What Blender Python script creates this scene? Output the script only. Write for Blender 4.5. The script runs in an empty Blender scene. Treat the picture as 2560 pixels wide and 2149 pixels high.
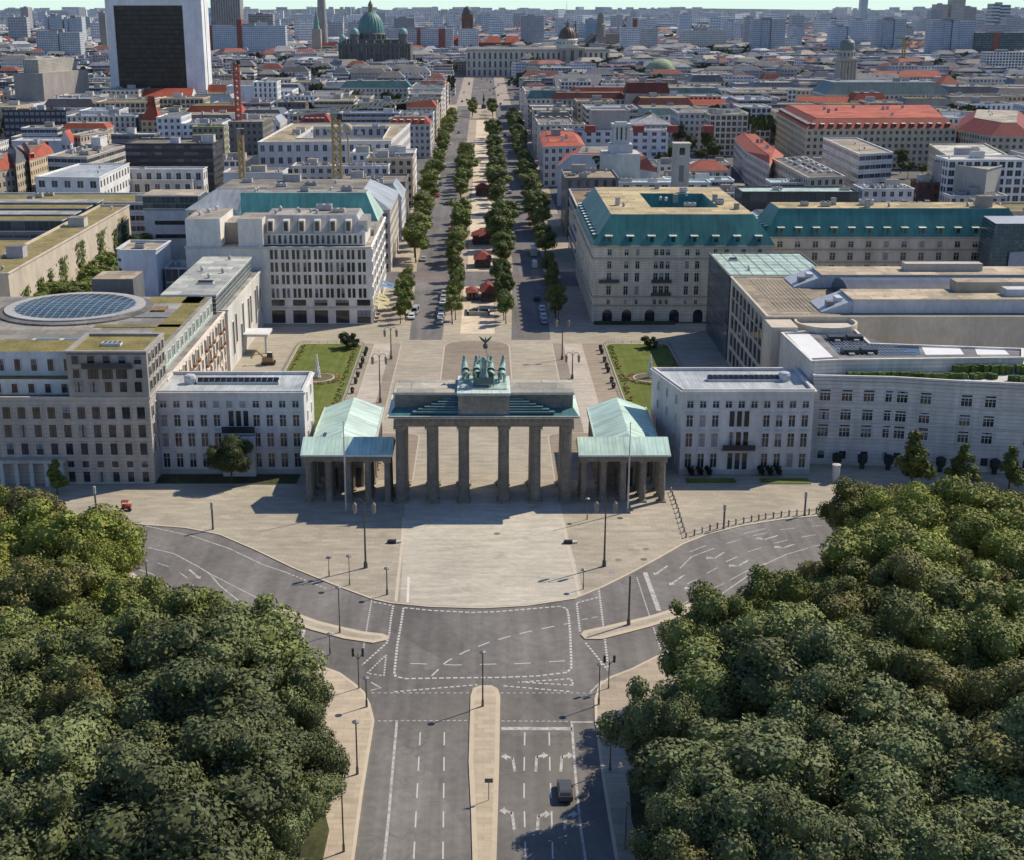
import bpy, math, random
import numpy as np
from mathutils import Vector
rnd = random.Random(7)
S = bpy.context.scene
COL = S.collection
# ---------------------------------------------------------------- camera
FPX, CXP, CYP, CAMH, CAMY = 3408.5, 1209.3, 1074.5, 82.9, -223.9
PIT = math.atan((CYP - 14.6) / FPX)
cP, sP = math.cos(PIT), math.sin(PIT)
ZR = {'A': (0, 0, .4095), 'B': (850, 0, .4095), 'C': (1700, 0, .4095), 'E': (0, 440, .4095), 'F': (850, 440, .4095),
      'G': (1700, 440, .4095), 'H': (0, 850, .4095), 'K': (1700, 850, .4095), 'L': (0, 1280, .4095), 'M': (850, 1280, .4095),
      'N': (1700, 1280, .4095), 'O': (0, 1700, .4095), 'P': (850, 1700, .4095), 'J': (720, 800, .4762), 'S': (740, 820, .2665),
      'V': (1200, 820, .2665), 'T': (0, 200, .2381), 'U': (480, 200, .2381), 'W': (1300, 200, .2381), 'X': (0, 0, .2048),
      'Y': (2060, 0, .2381), 'D': (0, 0, 1.219)}
def _ray(r, x, y):
    a = ZR[r]; u = (a[0] + x * a[2] - CXP) / FPX; v = (a[1] + y * a[2] - CYP) / FPX
    return u, cP - v * sP, -sP - v * cP
def at(r, x, y, z=0.0):
    """Survey point of the photograph carried to its real place at height z."""
    d = _ray(r, x, y); t = (z - CAMH) / d[2]
    return (t * d[0], CAMY + t * d[1])
def atY(r, x, y, Y):
    d = _ray(r, x, y); t = (Y - CAMY) / d[1]
    return (t * d[0], CAMH + t * d[2])
def pts(r, s, z=0.0):
    return [at(r, *map(float, p.split(',')), z) for p in s.split()]
# ---------------------------------------------------------------- materials
MATS = {}
def nmat(name):
    m = bpy.data.materials.new(name); m.use_nodes = True
    nt = m.node_tree; b = nt.nodes['Principled BSDF']
    MATS[name] = m
    return m, nt, b
def N(nt, t, **kw):
    n = nt.nodes.new(t)
    for k, v in kw.items():
        if k.startswith('i_'): n.inputs[int(k[2:])].default_value = v
        else: setattr(n, k, v)
    return n
def math_(nt, op, a, b=None):
    n = nt.nodes.new('ShaderNodeMath'); n.operation = op
    for i, v in enumerate((a, b)):
        if v is None: continue
        if isinstance(v, (int, float)): n.inputs[i].default_value = v
        else: nt.links.new(v, n.inputs[i])
    return n.outputs[0]
def mixc(nt, fac, a, b, mode='MIX'):
    n = nt.nodes.new('ShaderNodeMix'); n.data_type = 'RGBA'; n.blend_type = mode
    for i, v in ((0, fac), (6, a), (7, b)):
        if isinstance(v, (int, float)): n.inputs[i].default_value = v
        elif isinstance(v, tuple): n.inputs[i].default_value = (*v, 1)
        else: nt.links.new(v, n.inputs[i])
    return n.outputs[2]
def ramp(nt, f, lo, hi, a, b):
    n = nt.nodes.new('ShaderNodeMapRange'); n.inputs[1].default_value = lo; n.inputs[2].default_value = hi
    n.inputs[3].default_value = a; n.inputs[4].default_value = b
    nt.links.new(f, n.inputs[0]); return n.outputs[0]
def noise(nt, scale, detail=4, vec=None, stretch=None, dim='3D', rough=.55):
    if vec is None: vec = nt.nodes.new('ShaderNodeNewGeometry').outputs['Position']
    if stretch:
        mp = nt.nodes.new('ShaderNodeMapping'); mp.inputs['Scale'].default_value = stretch
        nt.links.new(vec, mp.inputs['Vector']); vec = mp.outputs[0]
    n = nt.nodes.new('ShaderNodeTexNoise'); n.inputs['Scale'].default_value = scale; n.inputs['Detail'].default_value = detail
    n.inputs['Roughness'].default_value = rough
    nt.links.new(vec, n.inputs['Vector']); return n.outputs['Fac']
def scalecol(nt, col, fac):
    n = nt.nodes.new('ShaderNodeVectorMath'); n.operation = 'SCALE'
    nt.links.new(col, n.inputs[0]); nt.links.new(fac, n.inputs['Scale']); return n.outputs[0]
def base_col(nt, col):
    if col is None:
        a = N(nt, 'ShaderNodeAttribute', attribute_name='Col'); return a.outputs['Color']
    r = N(nt, 'ShaderNodeRGB'); r.outputs[0].default_value = (*col, 1); return r.outputs[0]
def plain(name, col=None, rough=.8, amt=.16, s1=.25, s2=2.2, metal=0.0, bump=0.0, stretch=None, amt2=None, spec=.35):
    """colour (or the mesh's own Col) mottled by a broad and a fine noise"""
    m, nt, b = nmat(name); c = base_col(nt, col)
    f1 = ramp(nt, noise(nt, s1, 5, stretch=stretch), .3, .7, 1 - amt, 1 + amt)
    f2 = ramp(nt, noise(nt, s2, 3, stretch=stretch), .3, .7, 1 - (amt2 or amt * .7), 1 + (amt2 or amt * .7))
    c = scalecol(nt, c, math_(nt, 'MULTIPLY', f1, f2))
    nt.links.new(c, b.inputs['Base Color']); b.inputs['Roughness'].default_value = rough; b.inputs['Metallic'].default_value = metal
    b.inputs['Specular IOR Level'].default_value = spec
    if bump:
        bp = N(nt, 'ShaderNodeBump'); bp.inputs['Strength'].default_value = bump; bp.inputs['Distance'].default_value = .1
        nt.links.new(noise(nt, s2 * 2, 4), bp.inputs['Height']); nt.links.new(bp.outputs[0], b.inputs['Normal'])
    return m
def seamed(name, col=None, gap=.7, rough=.5, amt=.14, dark=.72, rows=0.0):
    """sheet metal or tiles: uv in metres, standing seams every gap, streaks down the slope"""
    m, nt, b = nmat(name); c = base_col(nt, col)
    uv = N(nt, 'ShaderNodeUVMap'); sp = N(nt, 'ShaderNodeSeparateXYZ'); nt.links.new(uv.outputs[0], sp.inputs[0])
    u = math_(nt, 'FRACT', math_(nt, 'DIVIDE', sp.outputs[0], gap))
    line = ramp(nt, math_(nt, 'ABSOLUTE', math_(nt, 'SUBTRACT', u, .5)), .38, .5, 1, dark)
    f = math_(nt, 'MULTIPLY', line, ramp(nt, noise(nt, .5, 5, vec=uv.outputs[0], stretch=(1.6, .25, 1)), .3, .7, 1 - amt, 1 + amt))
    f = math_(nt, 'MULTIPLY', f, ramp(nt, noise(nt, .12, 4), .3, .7, 1 - amt, 1 + amt))
    if rows:
        w = math_(nt, 'FRACT', math_(nt, 'DIVIDE', sp.outputs[1], rows))
        f = math_(nt, 'MULTIPLY', f, ramp(nt, w, 0, .35, .75, 1))
        f = math_(nt, 'MULTIPLY', f, ramp(nt, noise(nt, 3.0, 2, vec=uv.outputs[0]), .3, .7, .8, 1.2))
    nt.links.new(scalecol(nt, c, f), b.inputs['Base Color']); b.inputs['Roughness'].default_value = rough
    b.inputs['Specular IOR Level'].default_value = .3
    return m
def facade(name, a0, a1, b0, b1, glass=(.035, .04, .05), lit=.16, band=0.0, amt=.14):
    """wall in the mesh's own Col; uv counts bays and storeys, one window opening per cell"""
    m, nt, b = nmat(name); c = base_col(nt, None)
    uv = N(nt, 'ShaderNodeUVMap'); sp = N(nt, 'ShaderNodeSeparateXYZ'); nt.links.new(uv.outputs[0], sp.inputs[0])
    fu, fv = math_(nt, 'FRACT', sp.outputs[0]), math_(nt, 'FRACT', sp.outputs[1])
    def inside(f, lo, hi): return math_(nt, 'MULTIPLY', math_(nt, 'GREATER_THAN', f, lo), math_(nt, 'LESS_THAN', f, hi))
    w = math_(nt, 'MULTIPLY', inside(fu, a0, a1), inside(fv, b0, b1))
    cell = N(nt, 'ShaderNodeVectorMath', operation='FLOOR'); nt.links.new(uv.outputs[0], cell.inputs[0])
    add = N(nt, 'ShaderNodeVectorMath', operation='ADD'); nt.links.new(cell.outputs[0], add.inputs[0])
    oi = N(nt, 'ShaderNodeObjectInfo'); cmb = N(nt, 'ShaderNodeCombineXYZ'); nt.links.new(oi.outputs['Random'], cmb.inputs[2])
    nt.links.new(cmb.outputs[0], add.inputs[1])
    wn = N(nt, 'ShaderNodeTexWhiteNoise', noise_dimensions='3D'); nt.links.new(add.outputs[0], wn.inputs['Vector'])
    g = mixc(nt, ramp(nt, wn.outputs['Value'], .55, 1.0, 0, lit * 3), glass, (.25, .26, .27))
    mull = math_(nt, 'LESS_THAN', math_(nt, 'ABSOLUTE', math_(nt, 'SUBTRACT', fu, (a0 + a1) / 2)), .018)
    g = mixc(nt, math_(nt, 'MULTIPLY', mull, .5), g, c)
    f1 = ramp(nt, noise(nt, .12, 5), .3, .7, 1 - amt, 1 + amt)
    f2 = ramp(nt, noise(nt, 1.0, 4, stretch=(1, 1, .25)), .3, .7, 1 - amt, 1 + amt)
    wall = scalecol(nt, c, math_(nt, 'MULTIPLY', f1, f2))
    if band:
        wall = mixc(nt, math_(nt, 'LESS_THAN', fv, band), wall, scalecol(nt, wall, math_(nt, 'MULTIPLY', f1, .8)))
    nt.links.new(mixc(nt, w, wall, g), b.inputs['Base Color'])
    nt.links.new(ramp(nt, w, 0, 1, .85, .18), b.inputs['Roughness'])
    bp = N(nt, 'ShaderNodeBump'); bp.inputs['Strength'].default_value = .6; bp.inputs['Distance'].default_value = .3; bp.invert = True
    nt.links.new(w, bp.inputs['Height']); nt.links.new(bp.outputs[0], b.inputs['Normal'])
    b.inputs['Specular IOR Level'].default_value = .4
    return m
facade('facade_std', .27, .73, .24, .76)
facade('facade_tall', .30, .70, .12, .84, band=.05)
facade('facade_ribbon', .03, .97, .34, .80, band=.1)
facade('facade_glass', .04, .96, .08, .95, glass=(.03, .055, .07), lit=.1)
facade('facade_slab', .14, .86, .28, .78, glass=(.20, .24, .29), lit=.25)
facade('facade_pair', .16, .84, .14, .82)
plain('plaster', None, .85, .16, .16, 1.2, stretch=(1, 1, .4), amt2=.1)
def roof_sheets(name):
    m, nt, b = nmat(name); c = base_col(nt, None); pos = N(nt, 'ShaderNodeNewGeometry').outputs['Position']
    br = N(nt, 'ShaderNodeTexBrick'); nt.links.new(pos, br.inputs['Vector']); br.inputs['Scale'].default_value = 1; br.inputs['Brick Width'].default_value = 6.3; br.inputs['Row Height'].default_value = 3.9
    br.offset = .37; br.inputs['Mortar Size'].default_value = .07; br.inputs['Color1'].default_value = (.62, .63, .65, 1); br.inputs['Color2'].default_value = (1.12, 1.09, 1.03, 1); br.inputs['Mortar'].default_value = (.5, .5, .5, 1)
    mu = N(nt, 'ShaderNodeVectorMath', operation='MULTIPLY'); nt.links.new(c, mu.inputs[0]); nt.links.new(br.outputs['Color'], mu.inputs[1])
    f = math_(nt, 'MULTIPLY', ramp(nt, noise(nt, .11, 5), .3, .7, .72, 1.22), ramp(nt, noise(nt, 1.1, 5), .3, .7, .84, 1.14))
    c = scalecol(nt, mu.outputs[0], f); c = mixc(nt, ramp(nt, noise(nt, .3, 4), .58, .68, 0, .55), c, (.17, .155, .13))
    nt.links.new(c, b.inputs['Base Color']); b.inputs['Roughness'].default_value = .9; b.inputs['Specular IOR Level'].default_value = .25
roof_sheets('roof_flat')
facade('facade_dark', .05, .95, .08, .92, glass=(.014, .013, .016), lit=.03)
plain('roof_green', None, .95, .3, .22, 1.6, amt2=.25)
seamed('roof_metal', None, .7, .45, amt=.24)
seamed('roof_tile', None, .28, .8, .16, .82, rows=.4)
plain('paint', None, .45, .05, .6, 3)
def road_paint():
    m, nt, b = nmat('road_paint'); c = base_col(nt, None)
    c = mixc(nt, ramp(nt, noise(nt, 1.6, 5), .42, .66, .12, .75), c, (.17, .16, .15)); nt.links.new(c, b.inputs['Base Color']); b.inputs['Roughness'].default_value = .75
road_paint()
plain('metal', None, .4, .12, .8, 4, metal=.0)
plain('sandstone', None, .85, .22, .35, 1.8, amt2=.2, bump=.25)
plain('verdigris', (.25, .38, .33), .5, .3, .9, 3.5, amt2=.3)
plain('bronze', None, .5, .3, .9, 3.5, amt2=.3)
plain('stone_paving', None, .85, .08, .06, .8, amt2=.06)
plain('bark', (.07, .055, .04), .9, .3, 1, 6, bump=.4)
def glass_mat(name, col, rough=.08):
    m, nt, b = nmat(name)
    c = scalecol(nt, base_col(nt, col), ramp(nt, noise(nt, .4, 3), .3, .7, .6, 1.4))
    nt.links.new(c, b.inputs['Base Color']); b.inputs['Roughness'].default_value = rough; b.inputs['Specular IOR Level'].default_value = .6
glass_mat('window_glass', (.025, .03, .037)); glass_mat('car_glass', (.02, .024, .03), .05); glass_mat('dome_glass', (.05, .085, .10), .12)
def asphalt():
    m, nt, b = nmat('asphalt'); pos = N(nt, 'ShaderNodeNewGeometry').outputs['Position']
    c = base_col(nt, None)
    f = math_(nt, 'MULTIPLY', ramp(nt, noise(nt, .035, 4), .3, .7, .74, 1.3), ramp(nt, noise(nt, .8, 6), .3, .7, .86, 1.14))
    f = math_(nt, 'MULTIPLY', f, ramp(nt, noise(nt, .5, 3, stretch=(1, .03, 1)), .35, .7, .84, 1.18))
    vo = N(nt, 'ShaderNodeTexVoronoi', feature='F1'); vo.inputs['Scale'].default_value = .11; mp = N(nt, 'ShaderNodeMapping'); mp.inputs['Scale'].default_value = (1, .45, 1); nt.links.new(pos, mp.inputs['Vector']); nt.links.new(mp.outputs[0], vo.inputs['Vector'])
    vs = N(nt, 'ShaderNodeSeparateXYZ'); nt.links.new(vo.outputs['Color'], vs.inputs[0]); f = math_(nt, 'MULTIPLY', f, ramp(nt, vs.outputs[0], 0, 1, .88, 1.1))
    c = scalecol(nt, c, f); c = mixc(nt, ramp(nt, noise(nt, .045, 3), .5, .72, 0, .45), c, (.21, .185, .155))
    crack = ramp(nt, math_(nt, 'ABSOLUTE', math_(nt, 'SUBTRACT', noise(nt, .13, 2), .5)), 0, .006, .55, 0)
    c = mixc(nt, crack, c, (.11, .1, .092))
    nt.links.new(c, b.inputs['Base Color']); b.inputs['Roughness'].default_value = .85; b.inputs['Specular IOR Level'].default_value = .25
asphalt()
def paving(name, bw, bh, amt, stain):
    """natural stone paving in the mesh's own Col: courses, joints, broad stains"""
    m, nt, b = nmat(name); c = base_col(nt, None); pos = N(nt, 'ShaderNodeNewGeometry').outputs['Position']
    br = N(nt, 'ShaderNodeTexBrick'); nt.links.new(pos, br.inputs['Vector'])
    br.inputs['Scale'].default_value = 1; br.inputs['Brick Width'].default_value = bw; br.inputs['Row Height'].default_value = bh
    br.inputs['Mortar Size'].default_value = .025; br.inputs['Color1'].default_value = (1 - amt,) * 3 + (1,)
    br.inputs['Color2'].default_value = (1 + amt,) * 3 + (1,); br.inputs['Mortar'].default_value = (.74, .74, .74, 1)
    mu = N(nt, 'ShaderNodeVectorMath', operation='MULTIPLY'); nt.links.new(c, mu.inputs[0]); nt.links.new(br.outputs['Color'], mu.inputs[1])
    f = math_(nt, 'MULTIPLY', ramp(nt, noise(nt, .05, 5), .3, .7, 1 - stain, 1 + stain), ramp(nt, noise(nt, .6, 5, stretch=(.25, 1.2, 1)), .3, .7, 1 - stain, 1 + stain))
    c = scalecol(nt, mu.outputs[0], f)
    spot = ramp(nt, noise(nt, .16, 5), .60, .72, 0, .4)
    c = mixc(nt, spot, c, (.2, .165, .13))
    nt.links.new(c, b.inputs['Base Color']); b.inputs['Roughness'].default_value = .85; b.inputs['Specular IOR Level'].default_value = .25
paving('paving', 1.6, 1.0, .08, .15); paving('paving_small', .9, .6, .08, .15)
def coursed(name):
    m, nt, b = nmat(name); c = base_col(nt, None); pos = N(nt, 'ShaderNodeNewGeometry').outputs['Position']; sp = N(nt, 'ShaderNodeSeparateXYZ'); nt.links.new(pos, sp.inputs[0])
    w = math_(nt, 'FRACT', math_(nt, 'DIVIDE', sp.outputs[2], .74)); f = ramp(nt, w, .80, .90, 1, .66)
    f = math_(nt, 'MULTIPLY', f, ramp(nt, noise(nt, .9, 5, stretch=(1, 1, .12)), .3, .7, .84, 1.14)); f = math_(nt, 'MULTIPLY', f, ramp(nt, noise(nt, .14, 4), .3, .7, .88, 1.1))
    f = math_(nt, 'MULTIPLY', f, ramp(nt, noise(nt, .5, 2, stretch=(1, 1, 2.7)), .3, .7, .93, 1.07))
    nt.links.new(scalecol(nt, c, f), b.inputs['Base Color']); b.inputs['Roughness'].default_value = .85; b.inputs['Specular IOR Level'].default_value = .3
coursed('coursed_stone')
def grass_mat():
    m, nt, b = nmat('lawn_grass')
    c = mixc(nt, ramp(nt, noise(nt, .25, 5), .35, .65, 0, 1), (.105, .135, .03), (.15, .175, .05))
    c = scalecol(nt, c, math_(nt, 'MULTIPLY', ramp(nt, noise(nt, 2.5, 5), .3, .7, .75, 1.2), ramp(nt, noise(nt, .35, 2, stretch=(2.6, .05, 1)), .35, .65, .9, 1.1)))
    nt.links.new(c, b.inputs['Base Color']); b.inputs['Roughness'].default_value = .9; b.inputs['Specular IOR Level'].default_value = .1
grass_mat()
plain('wood_floor', (.05, .055, .02), .95, .5, .15, 1.5)
plain('distant_ground', None, .95, .25, .004, .05, amt2=.3)
def leaf_mat(name):
    m, nt, b = nmat(name)
    g = N(nt, 'ShaderNodeNewGeometry'); oi = N(nt, 'ShaderNodeObjectInfo')
    c = mixc(nt, g.outputs['Random Per Island'], (.78, .82, .8), (1.2, 1.18, 1.05))
    mu = N(nt, 'ShaderNodeVectorMath', operation='MULTIPLY'); nt.links.new(oi.outputs['Color'], mu.inputs[0]); nt.links.new(c, mu.inputs[1])
    tc = N(nt, 'ShaderNodeTexCoord')
    f = ramp(nt, noise(nt, .55, 4, vec=tc.outputs['Object']), .3, .7, .6, 1.4)
    f = math_(nt, 'MULTIPLY', f, ramp(nt, oi.outputs['Random'], 0, 1, .85, 1.18))
    c = scalecol(nt, mu.outputs[0], f)
    c = mixc(nt, ramp(nt, noise(nt, .2, 2, vec=tc.outputs['Object']), .62, .8, 0, .25), c, (.13, .12, .04))
    nt.links.new(c, b.inputs['Base Color']); b.inputs['Roughness'].default_value = .6; b.inputs['Specular IOR Level'].default_value = .25
leaf_mat('leaves')
# ---------------------------------------------------------------- mesh builder
class MB:
    def __init__(s): s.v = []; s.f = []; s.m = []; s.c = []; s.uv = []
    def face(s, P, mat='plaster', col=(.5, .5, .5), uv=None):
        i = len(s.v); s.v += [tuple(p) for p in P]; s.f.append(list(range(i, i + len(P)))); s.m.append(mat); s.c.append(col)
        if uv is None:
            a, b_, c_ = (Vector(P[k]) for k in (0, 1, 2)); n = (b_ - a).cross(c_ - a)
            if n.length < 1e-9: n = Vector((0, 0, 1))
            n.normalize()
            if abs(n.z) > .95: uv = [(p[0], p[1]) for p in P]
            else:
                t = Vector((0, 0, 1)).cross(n).normalized(); w = n.cross(t)
                uv = [(Vector(p).dot(t), Vector(p).dot(w)) for p in P]
        s.uv.append(uv)
    def box(s, x0, x1, y0, y1, z0, z1, mat='plaster', col=(.5, .5, .5), bottom=False, topmat=None, topcol=None):
        A = [(x0, y0), (x1, y0), (x1, y1), (x0, y1)]
        for k in range(4):
            a, b = A[k], A[(k + 1) % 4]; s.face([(*a, z0), (*b, z0), (*b, z1), (*a, z1)], mat, col)
        s.face([(*a, z1) for a in A], topmat or mat, topcol or col)
        if bottom: s.face([(*a, z0) for a in reversed(A)], mat, col)
    def obox(s, p0, p1, w, z0, z1, mat, col):
        """box along the segment p0-p1, w wide"""
        dx, dy = p1[0] - p0[0], p1[1] - p0[1]; L = math.hypot(dx, dy) or 1; nx, ny = -dy / L * w / 2, dx / L * w / 2
        s.prism([(p0[0] - nx, p0[1] - ny), (p1[0] - nx, p1[1] - ny), (p1[0] + nx, p1[1] + ny), (p0[0] + nx, p0[1] + ny)], z0, z1, mat, col)
    def walls(s, poly, z0, z1, mat, col, bay=3.2, storey=3.5, skip=()):
        n = len(poly)
        for k in range(n):
            if k in skip: continue
            a, b = poly[k], poly[(k + 1) % n]; L = math.hypot(b[0] - a[0], b[1] - a[1]); nb = max(1, round(L / bay)); ns = max(1, round((z1 - z0) / storey))
            s.face([(*a, z0), (*b, z0), (*b, z1), (*a, z1)], mat, col, [(0, 0), (nb, 0), (nb, ns), (0, ns)])
    def prism(s, poly, z0, z1, mat='plaster', col=(.5, .5, .5), topmat=None, topcol=None, top=True):
        n = len(poly)
        for k in range(n):
            a, b = poly[k], poly[(k + 1) % n]; s.face([(*a, z0), (*b, z0), (*b, z1), (*a, z1)], mat, col)
        if top: s.face([(*p, z1) for p in poly], topmat or mat, topcol or col)
    def loft(s, A, B, mat, col):
        n = len(A)
        for k in range(n): s.face([A[k], A[(k + 1) % n], B[(k + 1) % n], B[k]], mat, col)
    def tube(s, p0, p1, r0, r1=None, n=8, mat='metal', col=(.2, .2, .2), cap=True):
        r1 = r0 if r1 is None else r1; a, b = Vector(p0), Vector(p1); d = (b - a).normalized()
        u = d.orthogonal().normalized(); w = d.cross(u)
        R0 = [a + (u * math.cos(2 * math.pi * k / n) + w * math.sin(2 * math.pi * k / n)) * r0 for k in range(n)]
        R1 = [b + (u * math.cos(2 * math.pi * k / n) + w * math.sin(2 * math.pi * k / n)) * r1 for k in range(n)]
        s.loft(R0, R1, mat, col)
        if cap and r1 > .001: s.face(R1, mat, col)
        if cap and r0 > .001: s.face(R0[::-1], mat, col)
    def lathe(s, cx, cy, prof, n=16, mat='plaster', col=(.5, .5, .5), sx=1, sy=1, flute=0):
        rings = []
        for r, z in prof:
            rings.append([(cx + sx * r * (1 - flute * (k % 2)) * math.cos(2 * math.pi * k / n), cy + sy * r * (1 - flute * (k % 2)) * math.sin(2 * math.pi * k / n), z) for k in range(n)])
        for a, b in zip(rings, rings[1:]): s.loft(a, b, mat, col)
        if prof[-1][0] > .01: s.face(rings[-1], mat, col)
    def ball(s, c, r, mat, col, nu=10, nv=6, sz=1.0):
        s.lathe(c[0], c[1], [(max(r * math.sin(math.pi * k / nv), .002), c[2] - r * sz * math.cos(math.pi * k / nv)) for k in range(nv + 1)], nu, mat, col)
    def build(s, name, parent=None, smooth=False, loc=None, **props):
        me = bpy.data.meshes.new(name); o_ = loc or (0, 0, 0)
        me.from_pydata([(v[0] - o_[0], v[1] - o_[1], v[2] - o_[2]) for v in s.v], [], s.f)
        slots = list(dict.fromkeys(s.m))
        for m in slots: me.materials.append(MATS[m])
        ix = {m: i for i, m in enumerate(slots)}
        me.polygons.foreach_set('material_index', [ix[m] for m in s.m])
        uv = me.uv_layers.new(name='UVMap'); uv.data.foreach_set('uv', [x for f in s.uv for p in f for x in p])
        ca = me.color_attributes.new('Col', 'FLOAT_COLOR', 'CORNER')
        ca.data.foreach_set('color', [x for f, c in zip(s.f, s.c) for _ in f for x in (*c, 1.0)])
        if smooth: me.polygons.foreach_set('use_smooth', [True] * len(s.f))
        me.update()
        return link(name, me, parent, loc, **props)
def link(name, me, parent=None, loc=None, rz=0.0, **props):
    o = bpy.data.objects.new(name, me); COL.objects.link(o); o.parent = parent
    if loc: o.location = loc
    if parent is not None and loc is None and me is not None:
        o.location = tuple(-x for x in wloc(parent))
    elif parent is not None and loc is not None:
        w = wloc(parent); o.location = tuple(a - b for a, b in zip(loc, w))
    if rz: o.rotation_euler[2] = rz
    for k, v in props.items(): o[k] = v
    return o
def wloc(o):
    x = [0, 0, 0]
    while o is not None:
        x = [a + b for a, b in zip(x, o.location)]; o = o.parent
    return x
def tag(o, label=None, cat=None, group=None, kind=None):
    for k, v in (('label', label), ('category', cat), ('group', group), ('kind', kind)):
        if v: o[k] = v
    return o
def empty(name, loc, label=None, cat=None, group=None, rz=0):
    o = bpy.data.objects.new(name, None); COL.objects.link(o); o.location = loc; o.rotation_euler[2] = rz; o.empty_display_size = .5
    return tag(o, label, cat, group)
def children(o): return KIDS.get(o.name, [])
KIDS = {}
def dup(src, loc, rz=0.0, scale=1.0, label=None, group=None, kids=None):
    """copy of a thing with copies of its parts and their sub-parts"""
    def cp(o, par):
        c = o.copy(); COL.objects.link(c); c.parent = par
        for k in [x for x in ALLKIDS.get(o.name, [])]: cp(k, c)
        return c
    c = cp(src, None); c.location = loc; c.rotation_euler[2] = rz; c.scale = (scale,) * 3 if not isinstance(scale, tuple) else scale
    if label: c['label'] = label
    if group: c['group'] = group
    return c
ALLKIDS = {}
def register(o):
    """remember the children of a prototype (call after all its parts exist)"""
    for x in bpy.data.objects:
        if x.parent is not None: ALLKIDS.setdefault(x.parent.name, [])
    ALLKIDS.clear()
    for x in bpy.data.objects:
        if x.parent is not None: ALLKIDS.setdefault(x.parent.name, []).append(x)
def ccw(P):
    a = sum(P[i][0] * P[(i + 1) % len(P)][1] - P[(i + 1) % len(P)][0] * P[i][1] for i in range(len(P)))
    return list(P) if a > 0 else list(P)[::-1]
def inset(P, d):
    n = len(P); out = []
    for i in range(n):
        p, q, r = P[i - 1], P[i], P[(i + 1) % n]
        e1 = (q[0] - p[0], q[1] - p[1]); e2 = (r[0] - q[0], r[1] - q[1]); l1 = math.hypot(*e1) or 1; l2 = math.hypot(*e2) or 1
        n1 = (-e1[1] / l1, e1[0] / l1); n2 = (-e2[1] / l2, e2[0] / l2)
        k = 1 + n1[0] * n2[0] + n1[1] * n2[1]
        k = max(k, .3)
        out.append((q[0] + (n1[0] + n2[0]) / k * d, q[1] + (n1[1] + n2[1]) / k * d))
    return out
def inpoly(x, y, P):
    c = False; n = len(P)
    for i in range(n):
        (x1, y1), (x2, y2) = P[i], P[i - 1]
        if (y1 > y) != (y2 > y) and x < (x2 - x1) * (y - y1) / (y2 - y1) + x1: c = not c
    return c
def edge_dist(x, y, P):
    b = 1e9
    for i in range(len(P)):
        (x1, y1), (x2, y2) = P[i], P[i - 1]; dx, dy = x2 - x1, y2 - y1
        t = max(0, min(1, ((x - x1) * dx + (y - y1) * dy) / (dx * dx + dy * dy + 1e-9)))
        b = min(b, math.hypot(x - x1 - t * dx, y - y1 - t * dy))
    return b
FOOT = []          # footprints already built on (bounding boxes)
def claim(P, pad=1.0):
    xs = [p[0] for p in P]; ys = [p[1] for p in P]; FOOT.append((min(xs) - pad, max(xs) + pad, min(ys) - pad, max(ys) + pad))
def rect(x0, x1, y0, y1): return [(x0, y0), (x1, y0), (x1, y1), (x0, y1)]
# ---------------------------------------------------------------- ground, road, squares
ASPH = (.172, .163, .155); BEIGE = (.375, .335, .265); LIGHT = (.49, .455, .38); BROWN = (.29, .235, .185); KERB = (.55, .47, .36)
def sheet(name, poly, z, mat, col, kind='structure'):
    m = MB(); P = ccw(poly); m.face([(*p, z) for p in P], mat, col); o = m.build(name); o['kind'] = kind; return o
def slab(name, poly, z0, z1, mat, col, kerb=KERB, kw=.35):
    """raised paving with a pale kerb stone round it"""
    m = MB(); P = ccw(poly); m.prism(P, z0, z1, 'stone_paving', kerb, top=False)
    m.face([(*p, z1) for p in P], 'stone_paving', kerb)
    I = inset(P, kw); m.face([(*p, z1 + .004) for p in I], mat, col)
    o = m.build(name); o['kind'] = 'structure'; return o
m = MB(); n = 96
ring = [[(R * math.cos(2 * math.pi * k / n), R * math.sin(2 * math.pi * k / n) + 500, -.16) for k in range(n)] for R in (900, 3000, 9000, 25200)]
m.face(ring[0], 'distant_ground', (.13, .125, .12))
for a, b_, c in zip(ring, ring[1:], ((.13, .13, .125), (.10, .115, .10), (.035, .055, .04))):
    m.loft(b_, a, 'distant_ground', c)
for f in m.f[1:]: f.reverse()
o = m.build('ground'); o['kind'] = 'structure'
# upward normals whatever the winding
sheet('road', rect(-190, 190, -150, 40), -.12, 'asphalt', ASPH)
KT = pts('D', '-260,1010 0,1030 134,1057 300,1075 380,1081 450,1095 520,1125 600,1163 680,1196 760,1226 800,1235 880,1243 990,1246 1080,1241 1180,1226 1240,1201 1300,1171 1350,1144 1400,1115 1450,1095 1520,1077 1600,1064 1700,1054 1900,1040 2300,1015')
slab('pavement', KT + [(150, 140), (-150, 140)], -.16, 0, 'paving', BEIGE)
LT = pts('D', '-300,1100 0,1120 180,1132 250,1150 285,1183 326,1214 420,1265 530,1315 620,1350 697,1377 727,1399 747,1416 760,1443 768,1475 745,1620 726,1763 715,1860')
slab('pavement', LT + [(-190, LT[-1][1]), (-190, LT[0][1])], -.16, 0, 'paving', (.46, .385, .29))
RT = pts('D', '1275,1860 1262,1763 1235,1596 1220,1478 1219,1431 1228,1402 1250,1386 1295,1369 1400,1316 1500,1260 1600,1203 1700,1152 1850,1108 2050,1082 2400,1055')
slab('pavement', RT + [(190, RT[-1][1]), (190, RT[0][1])], -.16, 0, 'paving', (.40, .335, .26))
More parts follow.
